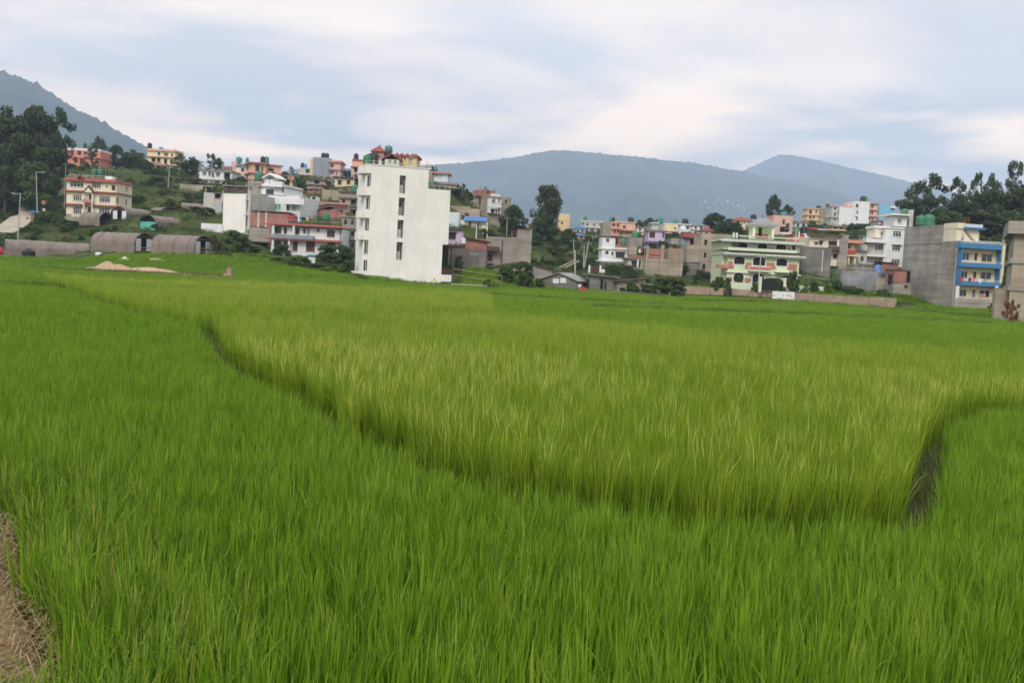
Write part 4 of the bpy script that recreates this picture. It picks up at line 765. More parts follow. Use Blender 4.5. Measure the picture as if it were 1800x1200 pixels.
b.blk(180, 720, 575, 1130, 7, 'cream', w=.8, wins=[(325, 800, 40, 50, 'dk'), (478, 808, 110, 60, 'b3'), (262, 810, 44, 30, 'w'), (508, 980, 56, 60, 'b'), (452, 990, 18, 80, 'db'), (480, 1170, 90, 60, 'd')]); b.blk(575.5, 690, 655, 1180, 9, 'concrete', w=.1); b.box('balcony', 150, 672, 605, 730, -.1, .8, 'tin_brown'); b.box('balcony', 445, 848, 570, 908, -.4, .8, 'tin_brown'); b.box('beam', 415, 1100, 560, 1118, -.2, .9, 'slab_dark'); b.blk(430, 1110, 570, 1180, 5, 'red_trim', w=.6)
b.box('column', 545, 755, 560, 850, .2, .4, 'white_paint'); b.box('awning', 180, 598, 290, 625, 1, 2.5, 'red_paint'); b.box('awning', 290, 615, 400, 632, .6, 2.5, 'sheet_white'); b.box('awning', 440, 620, 640, 640, 2, 4, 'cream_yellow')
b = B('terrace_house', 'tan house with curved orange balcony and red band', 'O', 665, 1100, 196)
b.blk(660, 820, 760, 1100, 6, 'cream_yellow', wins=[(690, 850, 40, 50, 'dk'), (700, 1030, 60, 80, 'dk')]); b.box('balcony', 655, 755, 890, 812, -1.3, 1.5, 'orange_wall'); b.box('roof', 655, 742, 895, 756, -1.5, 5, 'cream'); b.box('balcony', 655, 890, 780, 955, -1.2, .3, 'red_paint'); b.box('floor_slab', 655, 955, 850, 985, -1.6, 2, 'cream_yellow'); b.blk(760.5, 820, 920, 1100, 5, 'plaster_grey', w=.8, wins=[(865, 1010, 40, 60, 'dk'), (775, 860, 24, 60, 'dk')], slabs=[(900, .4, .3, 'slab_grey')])
for x in (690, 770): b.box('column', x-8, 985, x+8, 1100, -1.3, -1.1, 'cream_yellow')
b = B('stepped_house', 'white three storey house with many barred windows and roof pavilion', 'O', 910, 1130, 205)
b.blk(1180, 590, 1450, 1145, 8, 'white_paint', wins=[(1330, 685, 112, 72, 'w6'), (1318, 870, 110, 76, 'w6'), (1310, 1040, 116, 50, 'w6')], slabs=[(600, .25, .25, 'white_trim')])
b.blk(955, 805, 1179.5, 1145, 7, 'plaster_grey', w=1, wins=[(1090, 862, 110, 84, 'w3'), (1090, 1055, 110, 90, 'w6'), (1155, 890, 20, 130, 'bl')]); b.box('floor_slab', 925, 740, 1185, 806, -.3, 6, 'white_paint'); b.box('floor_slab', 905, 955, 1180, 990, -.2, 3, 'white_trim'); b.box('parapet', 1030, 835, 1150, 960, -.05, .05, 'white_paint') if False else None
b.blk(1045, 590, 1190, 742, 5, 'cream', w=1.5, below=0, wins=[(1132, 692, 40, 60, 'w')], slabs=[(590, .3, .5, 'white_trim')]); b.blk(1295, 450, 1450, 592, 6, 'white_paint', w=.6, below=0, wins=[(1360, 512, 54, 70, 'w3')]); b.box('roof', 1248, 412, 1500, 445, -.4, 7, 'white_trim'); b.box('column', 1500, 365, 1530, 600, 1, 2, 'plaster_grey')
tank(b, 1432, 362, 'green', 'green water tank on the white stepped house with barred windows', w=3, h=1.2, r=.9, roof=b.uv(1400, 414)[1])
b = B('hill_block', 'large white four storey block with pink balconies on the right skyline', 'O', 570, 640, 420)
b.blk(572, 335, 775, 650, 10, 'white_paint', par=.3); b.blk(775.5, 250, 940, 650, 12, 'white_paint', w=.05, wins=[(800, 312, 34, 42, 'b'), (795, 396, 34, 42, 'b'), (790, 478, 34, 42, 'b'), (785, 565, 32, 44, 'b')]); b.blk(940.5, 275, 1050, 640, 8, 'peach', w=1, wins=[(960, 320, 26, 40, 'dk'), (1000, 320, 26, 40, 'dk'), (960, 400, 26, 40, 'dk'), (1000, 405, 26, 40, 'dk'), (960, 480, 26, 40, 'dk'), (1000, 488, 26, 40, 'dk')], slabs=[(365, .7, .5, 'pink_rail'), (450, .7, .5, 'pink_rail'), (280, .7, .5, 'pink_rail')])
b.blk(470, 330, 571.5, 640, 8, 'plaster_grey', w=1, wins=[(510, 345, 30, 30, 'dk'), (508, 420, 26, 40, 'dk'), (505, 490, 26, 30, 'dk'), (555, 400, 24, 50, 'dk'), (553, 490, 24, 40, 'dk')], slabs=[(465, .4, .3, 'slab_grey'), (318, .3, .3, 'peach')]); b.blk(665, 270, 775, 330, 5, 'pink', w=3, below=0)
tank(b, 878, 188, 'black', 'black water tank on the large white four storey block', h=2.4, r=1.1, roof=b.blks[1]['z1']); tank(b, 912, 186, 'green', 'green water tank on the large white four storey block', h=2.2, r=.8, roof=b.blks[1]['z1'])
b = B('hill_block', 'bright sky blue house right of the large white skyline block', 'O', 1055, 505, 430); b.blk(1095, 295, 1225, 515, 9, 'sky_blue'); b.blk(1040, 300, 1094.5, 515, 7, 'sky_blue', w=1, wins=[(1080, 355, 34, 34, 'dk'), (1075, 440, 40, 60, 'dk')]); b.blk(1225.5, 350, 1295, 515, 7, 'sky_blue', w=2, wins=[(1268, 360, 26, 26, 'dk')]); b.box('roof', 1225, 315, 1325, 345, 1.5, 8, 'white_trim')
b = B('hill_block', 'tan house with balconies at left of the right skyline group', 'O', 150, 550, 430); b.blk(150, 350, 285, 560, 8, 'yellow', wins=[(185, 392, 40, 50, 'dk'), (262, 388, 20, 50, 'dk'), (185, 465, 30, 40, 'dk'), (228, 462, 24, 40, 'dk'), (190, 535, 40, 30, 'dk')], slabs=[(430, .5, .4, 'peach'), (500, .6, .4, 'peach'), (345, .4, .4, 'peach')]); b.blk(285.5, 345, 470, 560, 8, 'concrete_warm', w=.2, wins=[(438, 390, 20, 24, 'dk'), (432, 460, 20, 20, 'dk')]); tank(b, 412, 300, 'black', 'black water tank on the tan house at right skyline', h=2.2, r=.8); tank(b, 292, 315, 'black', 'low black tank on the tan house at right skyline', h=1.3, r=1.0)
b = B('shed', 'low shed with sky blue sheet roof left of the white stepped house', 'O', 710, 750, 230, 0, 'shed'); b.blk(705, 700, 925, 760, 5, 'sky_blue', below=2); b.box('roof', 700, 690, 930, 702, -.3, 5.3, 'pale_blue')
# yard buildings in front
b = B('brick_shed', 'small brick shed with dark roof edge in front of the white stepped house', 'O', 1125, 1175, 172, 0, 'shed'); b.blk(1130, 1062, 1340, 1185, 4, 'brick', below=3); b.box('roof', 1050, 1048, 1385, 1064, -.4, 4.3, 'tin_brown')
b = B('boundary_wall', 'long sooty grey cement yard wall behind drifting smoke', 'P', 600, 760, 165, 0, 'wall'); b.blk(600, 480, 1045, 800, .5, 'concrete_dark', below=1); b.box('brick_course', 610, 440, 1045, 482, .05, .45, 'brick'); b.blk(1046, 540, 1210, 810, .5, 'concrete_warm', w=.1, below=1); b.box('roof', 1100, 505, 1310, 530, -.8, 2.5, 'tin_blue')
tank(b, 1078, 415, 'blue', 'sky blue barrel tank above the yard wall', w=.6, h=1.35, r=.6, roof=b.uv(1078, 505)[1]-.3)
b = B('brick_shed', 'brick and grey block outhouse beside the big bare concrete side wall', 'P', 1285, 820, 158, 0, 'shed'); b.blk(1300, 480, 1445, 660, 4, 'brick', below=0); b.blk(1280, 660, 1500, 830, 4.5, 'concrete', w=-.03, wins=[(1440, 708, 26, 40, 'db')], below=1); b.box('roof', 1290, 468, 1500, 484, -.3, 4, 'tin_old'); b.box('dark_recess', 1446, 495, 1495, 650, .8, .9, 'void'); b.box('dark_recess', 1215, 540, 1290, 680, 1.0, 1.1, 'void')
b.box('lean_to', 1355, 800, 1480, 945, -1.2, -.1, 'concrete_warm')
b = B('carport', 'white sheet roofed carport right of the villa gate', 'P', 200, 690, 166, 0, 'carport'); u0, z = b.uv(200, 590, -1); u1, zz = b.uv(525, 635, -1); mb = MB().prism([(u0, z), (u1, z-.25), (u1, z-.18), (u0, z+.07)], -1.5, 3); b.part('roof', mb, 'tin')
for u in (u0+.2, u1-.2):
    for w in (-1.3, 2.8): b.part('post', MB().box(u-.05, u+.05, w, w+.1, -.8, z-.26), 'steel_dark')

# ------------------------------------------------------------------ grey building with blue balconies, right
b = B('balcony_building', 'three storey building with blue balcony bands and huge bare concrete side', 'R', 660, 780, 150, 8, 'building', anchor=False)
_, zg = b.uv(640, 885)
BB = b.blk(712, 235, 1085, 890, 16.5, 'concrete', below=1.5)
fr_ = b.part('facade', MB().box(BB['u0']+.12, BB['u1']-.12, -.04, -.003, b.uv(700, 800)[1], BB['z1']-.3), 'cream_yellow')
_, sl = b.uv(712, 320); 
for y0, y1, k in ((252, 325, 0), (440, 505, 1), (618, 680, 2)):
    u0, zt = b.uv(705, y0, -1.2); u1, zb = b.uv(1092, y1, -1.2)
    o = b.part('balcony', MB().box(u0, u1, -1.3, -1.2, zb, zt).box(u0, u0+.1, -1.2, -.05, zb, zt-.003).box(u1-.1, u1, -1.2, -.05, zb, zt-.003).box(u0+.1, u1-.1, -1.2, -.05, zb, zb+.12), 'blue_band')
    b.part('railing', MB().box(u0, u1, -1.27, -1.22, zt+.22, zt+.27).box(u0, u1, -1.26, -1.23, zt-.02, zt+.02).box(u0, u0+.05, -1.27, -1.22, zt-.01, zt+.23).box(u1-.05, u1, -1.27, -1.22, zt-.01, zt+.23).box((u0+u1)/2-.02, (u0+u1)/2+.02, -1.27, -1.22, zt-.01, zt+.23), 'white_trim', o)
for u_, w_ in ((705, 0), (1078, 0)):
    u, zt = b.uv(u_, 255, -.6); b.part('side_fin', MB().box(u, u+.12, -1.15, -.045, zg+3.2, BB['z1']-.2), 'blue_band')
for cx, cy, w, h, nm in ((748, 385, 78, 76, 'window'), (846, 388, 26, 66, 'door'), (950, 400, 116, 84, 'window'), (732, 560, 74, 66, 'window'), (836, 565, 24, 66, 'door'), (940, 570, 116, 72, 'window'), (722, 735, 74, 70, 'window'), (826, 738, 24, 66, 'door'), (926, 742, 112, 70, 'window'), (800, 385, 20, 60, 'window')):
    u, z = b.uv(cx, cy, -.05); k = b.mpp()/5.454; w_, h_ = w*k/2, h*k/2
    o = b.part(nm, MB().box(u-w_, u+w_, -.12, -.045, z+h_-.06, z+h_).box(u-w_, u+w_, -.12, -.045, z-h_, z-h_+.06).box(u-w_, u-w_+.06, -.12, -.045, z-h_, z+h_).box(u+w_-.06, u+w_, -.12, -.045, z-h_, z+h_).box(u-.02, u+.02, -.12, -.045, z-h_, z+h_), 'win_white' if nm == 'window' else 'win_brown')
    b.part('pane' if nm == 'window' else 'door_leaf', MB().box(u-w_, u+w_, -.08, -.042, z-h_, z+h_), 'glass' if nm == 'window' else 'door_brown', o)
b.box('plinth_wall', 648, 780, 1080, 895, -1.6, -1.35, 'concrete'); b.box('plinth_wall', 690, 830, 860, 842, -1.63, -1.601, 'concrete_dark')
for x in (672, 1046): b.box('column', x-9, 668, x+9, 782, -1.35, -1.1, 'white_paint')
# side strip and top room
u, zt = b.uv(690, 240); 
top = b.blk(500, 135, 735, 232, 7, 'cream_yellow', w=6, below=0) if False else None
w0 = 1.5; b.part('roof_room', MB().box(BB['u0']+.03, BB['u0']+3.6, w0, 11, BB['z1']-.01, BB['z1']+1.9), 'cream')
b.part('roof', MB().box(BB['u0']+1.0, BB['u0']+4.3, w0-.7, 8, BB['z1']+1.9, BB['z1']+2.15), 'blue_band'); b.part('parapet', MB().box(BB['u0']+1.2, BB['u0']+4.0, w0-.3, w0-.15, BB['z1']+2.151, BB['z1']+2.65), 'pale_blue'); b.part('parapet', MB().box(BB['u0']-.02, BB['u0']+1.15, w0-.2, 5, BB['z1']+1.901, BB['z1']+2.75), 'cream')
b.part('wall', MB().box(BB['u0']-.06, BB['u0']+.9, 5.01, 16.45, BB['z1']-.3, BB['z1']+2.6), 'concrete')
st = MB()
for i in range(9): st.box(BB['u0']+1.0+i*.22, BB['u0']+1.3+i*.22, w0-.3, w0-.02, BB['z1']+1.7-i*.2, BB['z1']+1.75-i*.2)
b.part('stair', st, 'slab_dark')
b.railing(730, 1088, 228, .55, -1.1, 0, 'white_trim')
for x, y in ((845, 124), (882, 160)): u, z = b.uv(x, y, 2); b.part('column', MB().box(u-.1, u+.1, 2, 2.2, BB['z1']-.1, z), 'pole_concrete')
b.part('pipe', MB().tube((BB['u0']-.08, .9, zg), (BB['u0']-.08, .9, BB['z1']-.3), .09), 'plaster_grey')
tank(b, 330, -10, 'green', 'left green tank of the pair above the bare concrete side wall', w=14, h=1.7, r=.85, roof=BB['z1']+2.6); tank(b, 400, -18, 'green', 'right green tank of the pair above the bare concrete side wall', w=13.5, h=2.0, r=.95, roof=BB['z1']+2.6)
BLUE = b
# ------------------------------------------------------------------ bare building at the right edge
b = B('cement_house', 'bare grey concrete building cut off by the right edge of the photo', 'R', 1215, 1080, 104, -24, 'building')
EB = b.blk(1222, 170, 1600, 1085, 12, 'concrete_warm', par=None, below=1)
b.part('floor_slab', MB().box(EB['u0']-.7, EB['u1'], -.8, 12.3, EB['z1'], EB['z1']+1.3), 'concrete'); 
for y in (430, 690): _, z = b.uv(1222, y); b.part('floor_slab', MB().box(EB['u0']-.25, EB['u1'], -.15, 12.1, z-.25, z+.25), 'concrete')
b.part('buttress', MB().box(EB['u0']-1.3, EB['u0']-.003, 2, 10, -1, b.uv(1140, 690)[1]), 'concrete_warm')
b.part('plinth', MB().box(b.uv(1072, 980)[0], EB['u0']-.004, -.3, 1.2, -.8, b.uv(1072, 985)[1]), 'plaster_grey')
EDGE = b

# ------------------------------------------------------------------ smaller houses seen between the larger ones
def small_house(px, py, w, h, d, m, label, roof=None, yaw=0, st=2):
    b = B('hill_house', label, 'X', px, py, d, yaw); ws = []
    for k in range(st):
        for q in (.25, .72): ws.append((px+w*q, py-h*(k+.5)/st+w*q*.05, w*.2, h/st*.45, 'dk'))
    b.blk(px, py-h, px+w, py+w*.05, 7, m, wins=ws, slabs=[(py-h*(k+1)/st, .35, .22, 'slab_grey') for k in range(st)])
    if roof: k = b.blks[0]; b.hip(k['u0'], k['u1'], 0, 7, k['z1']+.15, k['z1']+1.4, roof)
    return b
small_house(1040, 428, 16, 13, 300, 'pink', 'small pink house right of the orange cottage')
small_house(1120, 416, 20, 17, 318, 'cream', 'small cream house between peach skyline house and lilac house')
small_house(1218, 412, 20, 16, 330, 'white_paint', 'small white house on the skyline left of the dark villa tree')
small_house(1236, 420, 22, 15, 285, 'peach', 'small peach house with red roof behind the tan concrete block', 'red_tile')
small_house(1326, 408, 18, 20, 282, 'cream_yellow', 'small yellow house behind the villa pavilion')
small_house(1398, 410, 20, 20, 300, 'plaster_grey', 'small grey house right of the pink house behind the villa')
small_house(1462, 412, 24, 15, 290, 'brick_pale', 'small brick house below the large white skyline block')
small_house(1545, 402, 22, 14, 300, 'plaster_grey', 'small grey house below the sky blue house')
small_house(1012, 412, 16, 10, 330, 'white_paint', 'small white house with blue roof left of the long grey block', 'tin_blue', st=1)
small_house(562, 330, 22, 14, 255, 'white_paint', 'small white house behind the tan cement house below the ridge')
small_house(506, 322, 18, 13, 262, 'cream', 'small cream house behind the prayer flag mast')
small_house(601, 440, 26, 60, 186, 'concrete', 'narrow grey house squeezed between the veranda house and the white tower', st=3)
small_house(394, 338, 40, 12, 236, 'tin_brown', 'ramshackle brown tin shed above the blank cream house', st=1)
small_house(470, 334, 20, 16, 246, 'peach', 'small peach house behind the stepped white house')
small_house(540, 338, 24, 15, 234, 'brick', 'small brick house left of the tan cement house')
small_house(612, 350, 20, 18, 232, 'plaster_grey', 'small grey house behind the olive grey balcony house')
small_house(930, 408, 18, 14, 260, 'cream', 'small cream house in the trees left of the tall lone tree')
small_house(1150, 420, 14, 13, 300, 'yellow', 'small yellow house behind the lilac balcony')
# ================================================================== terrain: flat paddies, rising to the hillsides the houses stand on
for px, py, d in ((0, 415, 205), (25, 405, 215), (52, 384, 236), (60, 454, 168), (-80, 446, 176), (-200, 436, 186), (0, 458, 158), (80, 459, 158), (-90, 455, 160), (200, 444, 172), (300, 450, 168), (380, 450, 166), (20, 345, 262), (80, 345, 262), (-60, 340, 270), (-200, 330, 280), (280, 385, 215), (320, 360, 235), (330, 345, 250), (300, 335, 262), (250, 330, 270), (220, 300, 318), (150, 300, 312), (60, 300, 320),
                  (480, 456, 170), (560, 462, 165), (960, 425, 240), (985, 470, 195), (1030, 478, 188), (940, 470, 172), (1010, 445, 225), (940, 440, 205), (1210, 500, 162), (1160, 505, 152), (1440, 512, 158), (1540, 518, 158), (1700, 430, 215), (1790, 420, 215), (1650, 420, 215), (1790, 500, 160), (1950, 480, 180), (2200, 480, 180)):
    p = at(px, py, d); ANCH.append(tuple(p))
for px, py, d in ((1600, 541, 143), (1640, 542, 145), (1700, 545, 146), (1755, 547, 146), (1590, 541, 150), (1680, 544, 156)):
    p = at(px, py, d); ANCH.append((p[0], p[1], .3))
WALLP = [(1200, 157), (1300, 157.5), (1400, 156), (1490, 147), (1576, 139)]
for px in range(1196, 1584, 12):
    yh = 476+.0524*(px-900); d = float(np.interp(px, [q[0] for q in WALLP], [q[1] for q in WALLP]))
    for dd, z in ((-1.3, .05), (-4, 0), (-9, 0), (1.3, 1.5), (4, 1.75)):
        p = at(px, yh, d+dd); ANCH.append((p[0], p[1], z))
for xx in range(-180, 181, 20):
    for yy in range(-20, 116, 15): ANCH.append((xx, yy, 0.0))
for xx in (-8, 0, 8): ANCH.append((xx-4, 128, 0.0))
for xx in range(10, 60, 8): ANCH.append((xx, 134, 0.0))
for xx in range(-900, 901, 150):
    for yy, z in ((700, 26), (1100, 24), (1800, 20), (3000, 20)): ANCH.append((xx*yy/700, yy, z))
A_ = np.array(ANCH)
def terrain(X, Y):
    X = np.atleast_1d(np.asarray(X, float)); Y = np.atleast_1d(np.asarray(Y, float)); out_ = np.zeros(len(X))
    for i in range(0, len(X), 4000):
        d2 = (X[i:i+4000, None]-A_[None, :, 0])**2+(Y[i:i+4000, None]-A_[None, :, 1])**2
        wt = 1/(d2+2.0)**2.0; out_[i:i+4000] = (wt*A_[None, :, 2]).sum(1)/wt.sum(1)
    flat = np.clip((Y-112)/14, 0, 1); out_ = out_*flat
    px = 900+FPX*X/np.maximum(Y, 1.0); mk = np.clip((Y-143)/3, 0, 1)*np.clip((178-Y)/3, 0, 1)*np.clip((px-392)/12, 0, 1)*np.clip((632-px)/10, 0, 1)   # terraced paddies below the veranda house
    h = .95; q = out_/h; fr = q-np.floor(q); st = (np.floor(q)+np.clip((fr-.72)/.28, 0, 1))*h
    return out_*(1-mk)+st*mk
def tz(x, y): return float(terrain([x], [y])[0])
def axis(a0, a1, step, lo, hi):
    mid = list(np.arange(a0, a1+.1, step)); s = step; v = a1; up = []
    while v < hi: s *= 1.22; v = min(hi, v+s); up.append(v)
    s = step; v = a0; dn = []
    while v > lo: s *= 1.22; v = max(lo, v-s); dn.append(v)
    return np.array(dn[::-1]+mid+up)
gx, gy = axis(-200, 260, 3, -8600, 8600), axis(-16, 470, 3, -2500, 8600)
X, Y = np.meshgrid(gx, gy); Z = terrain(X.ravel(), Y.ravel())
Zb = Z.copy(); far = Y.ravel() > 130
Zb[far] += (np.sin(X.ravel()*.31+np.sin(Y.ravel()*.17)*2)*np.sin(Y.ravel()*.27+1.3)*.35)[far]*np.clip((Y.ravel()[far]-172)/40, 0, 1)
nx, ny = len(gx), len(gy)
idx = np.arange(nx*ny).reshape(ny, nx)
F = np.stack([idx[:-1, :-1], idx[:-1, 1:], idx[1:, 1:], idx[1:, :-1]], -1).reshape(-1, 4)
me = mesh_np('ground', np.stack([X.ravel(), Y.ravel(), Zb-.02], 1).tolist(), F.tolist(), 'ground'); me.polygons.foreach_set('use_smooth', [True]*len(me.polygons))
g = bpy.data.objects.new('ground', me); COL.objects.link(g); tag(g, 'grassy ground of the valley floor and hillsides', kind='structure')
# paddy soil sheet just above the ground under the rice
me = mesh_np('field_soil', [(-170, -14, .0), (170, -14, .0), (170, 118, .0), (-170, 118, .0)], [(0, 1, 2, 3)], 'paddy_soil'); o = bpy.data.objects.new('field_soil', me); COL.objects.link(o); tag(o, 'dark wet soil of the rice paddies', kind='structure')

# ------------------------------------------------------------------ mountains with ridges and spurs, far beyond the town
def forest_mat():
    M = bpy.data.materials.new('forest'); M.use_nodes = True; t = M.node_tree; p = t.nodes['Principled BSDF']; p.inputs['Roughness'].default_value = 1; p.inputs['Specular IOR Level'].default_value = 0
    tc = N(t, 'ShaderNodeTexCoord'); a = N(t, 'ShaderNodeTexNoise'); a.inputs['Scale'].default_value = .004; a.inputs['Detail'].default_value = 12; a.inputs['Roughness'].default_value = .7; L(t, tc.outputs['Object'], a.inputs['Vector'])
    ra = N(t, 'ShaderNodeValToRGB'); E = ra.color_ramp.elements; E[0].position = .40; E[0].color = (.014, .026, .012, 1); E[1].position = .66; E[1].color = (.065, .08, .035, 1); L(t, a.outputs['Fac'], ra.inputs[0]); L(t, ra.outputs[0], p.inputs['Base Color'])
    MATS['forest'] = M
forest_mat()
from mathutils import noise as mnoise
RIDGE = []
def mountain(name, label, prof, D, seed, run=2200, trees=6.0):
    xs = np.arange(prof[0][0], prof[-1][0]+1, 2.6); ys = np.interp(xs, [p[0] for p in prof], [p[1] for p in prof])
    V = []; n = len(xs); rows = 46
    for j in range(rows):
        t = j/(rows-12) if j < rows-11 else 1+(j-(rows-12))*.09
        for i in range(n):
            P = at(xs[i], ys[i], D); h = P[2]
            sp = mnoise.fractal(Vector((P[0]*.0016+seed, t*1.1, seed)), 1.0, 2.0, 5)
            fine = mnoise.fractal(Vector((P[0]*.012, t*14, seed+9)), 1.0, 2.0, 4)
            if t <= 1:                                     # from the foot in front up to the ridge
                k = t**1.15; z = h*k + sp*h*.34*math.sin(math.pi*min(1, t))*1.2 + fine*11*(1-.4*t)
                z = min(z, h*(.15+.85*t)) if t < 1 else h
                yy = D - run*(1-t) + sp*140*math.sin(math.pi*t)
            else:
                z = h*(1-(t-1)*.8); yy = D + run*(t-1)
            if t > .96 and t < 1.02: z += trees*(1.3*max(0, mnoise.noise(Vector((xs[i]*.21, seed, 3))))+1.2*max(0, mnoise.noise(Vector((xs[i]*.083, seed, 4))))+.5*((i*7919+int(seed)) % 5)/5)
            sX = yy/D if t <= 1 else 1+ (t-1)*.02
            V.append((P[0]*(.55+.45*sX), yy, z-(25 if j == 0 else 0)))
    idx = np.arange(n*rows).reshape(rows, n); F = np.stack([idx[:-1, :-1], idx[:-1, 1:], idx[1:, 1:], idx[1:, :-1]], -1).reshape(-1, 4)
    RIDGE.append((V, F.tolist())); me = mesh_np(name, V, F.tolist(), 'forest'); me.polygons.foreach_set('use_smooth', [True]*len(me.polygons))
    o = bpy.data.objects.new(name, me); COL.objects.link(o); tag(o, label, kind='structure'); return o
mountain('mountain', 'wooded mountainside descending from the left edge', [(-700, -60), (-400, 5), (-200, 62), (0, 126), (40, 140), (70, 153), (100, 172), (130, 193), (165, 207), (200, 228), (262, 262), (330, 290), (430, 318), (560, 345)], 3300, 3.0, 1500, 9)
mountain('mountain', 'long hazy blue ridge behind the town', [(250, 345), (400, 325), (480, 307), (520, 298), (560, 302), (610, 297), (700, 297), (765, 290), (800, 289), (850, 284), (910, 277), (945, 269), (975, 265), (1010, 267), (1050, 270), (1085, 274), (1120, 276), (1170, 283), (1220, 287), (1265, 296), (1310, 304), (1400, 325), (1500, 350), (1640, 385), (1800, 420)], 5600, 7.0, 2600, 9)
mountain('mountain', 'pointed hazy blue peak at the right of the skyline', [(1100, 370), (1240, 325), (1310, 299), (1345, 283), (1372, 272), (1400, 275), (1440, 283), (1500, 297), (1545, 307), (1590, 318), (1700, 345), (1850, 372), (2100, 400), (2400, 420)], 7600, 12.0, 3000, 10)

# air: one closed box of thin pale haze round everything
hv = bpy.data.materials.new('haze_air'); hv.use_nodes = True; t = hv.node_tree; t.nodes.clear(); o_ = N(t, 'ShaderNodeOutputMaterial'); pv_ = N(t, 'ShaderNodeVolumePrincipled')
pv_.inputs['Color'].default_value = (.60, .75, 1.0, 1); pv_.inputs['Density'].default_value = 2.1e-4; pv_.inputs['Anisotropy'].default_value = .0; L(t, pv_.outputs[0], o_.inputs['Volume']); MATS['haze_air'] = hv
hz = MB().box(-8700, 8700, -2600, 8700, -60, 1120).build('haze', 'haze_air'); tag(hz, 'thin pale haze filling the valley air', kind='stuff')

# ================================================================== rice
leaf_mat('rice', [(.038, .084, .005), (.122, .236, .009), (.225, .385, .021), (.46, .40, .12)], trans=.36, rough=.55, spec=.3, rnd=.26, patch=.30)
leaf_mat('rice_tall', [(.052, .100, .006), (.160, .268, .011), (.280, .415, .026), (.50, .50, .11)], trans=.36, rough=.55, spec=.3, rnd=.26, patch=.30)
leaf_mat('leaf_dark', [(.022, .038, .014), (.060, .092, .032), (.12, .155, .06)], trans=.2, rnd=.1, spec=.12)
leaf_mat('leaf_mid', [(.032, .06, .018), (.082, .135, .038), (.145, .20, .062)], trans=.25, rnd=.15, spec=.15)
leaf_mat('leaf_shrub', [(.045, .078, .02), (.10, .16, .04), (.175, .235, .07)], trans=.3, rnd=.3, spec=.15)
leaf_mat('leaf_lime', [(.07, .13, .02), (.14, .24, .035), (.22, .32, .06)], trans=.35, rnd=.2, spec=.2)
leaf_mat('leaf_dry', [(.08, .06, .022), (.16, .115, .04), (.22, .16, .06)], trans=.25, rnd=.2, spec=.15)
leaf_mat('leaf_orange', [(.16, .05, .015), (.3, .10, .03), (.36, .16, .05)], trans=.3, rnd=.2, spec=.15)
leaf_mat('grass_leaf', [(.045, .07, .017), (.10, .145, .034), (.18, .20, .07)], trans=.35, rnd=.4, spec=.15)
def blades(n, h, rad, wid, seg, seed, pan=0, lean=.10, bend=.10, dry=0.0, mname='rice', hv=.22):
    r = np.random.default_rng(seed); V = []; Fc = []; S = []
    for k in range(n+pan):
        ispan = k >= n
        a = r.uniform(0, 2*math.pi); rr = rad*math.sqrt(r.uniform(0, 1)); bx, by = rr*math.cos(a), rr*math.sin(a)
        d = a+r.normal(0, .7); hh = h*(1-hv*r.uniform(0, 1)); ln = lean*abs(r.normal(0, 1))+.01; bd = bend*abs(r.normal(0, 1))
        if not ispan and r.uniform() < .07: bd = bd*2.4+.15
        tw = d+math.pi/2+r.normal(0, .5); w = wid*r.uniform(.75, 1.2); sh0 = r.uniform(.10, .58)
        if ispan: hh = h*r.uniform(.98, 1.14); w = wid*.9; ln *= .6; bd = .10+.06*abs(r.normal(0, 1))
        isdry = (not ispan) and r.uniform() < dry
        n0 = len(V)
        for j in range(seg+1):
            t = j/seg; ho = hh*(ln*t+bd*t**2.6); z = hh*t*(1-.35*bd*t*t); x, y = bx+math.cos(d)*ho, by+math.sin(d)*ho
            ww = w*(.55+.9*t)*(1-t**2.2)*.5+.0004
            if ispan: ww = w*.16 if t < .72 else w*.62*math.sin(math.pi*min(.97, (t-.70)/.30))
            cx, cy = math.cos(tw)*ww, math.sin(tw)*ww
            V += [(x-cx, y-cy, z), (x+cx, y+cy, z)]
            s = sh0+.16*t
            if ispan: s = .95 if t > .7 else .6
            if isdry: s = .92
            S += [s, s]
        for j in range(seg): Fc.append((n0+2*j, n0+2*j+1, n0+2*j+3, n0+2*j+2))
    me = mesh_np('rice_hill', V, Fc, mname, S); return me
def proto(me, name):
    o = bpy.data.objects.new(name, me); return o          # not linked to the scene: only a source of geometry for the instances
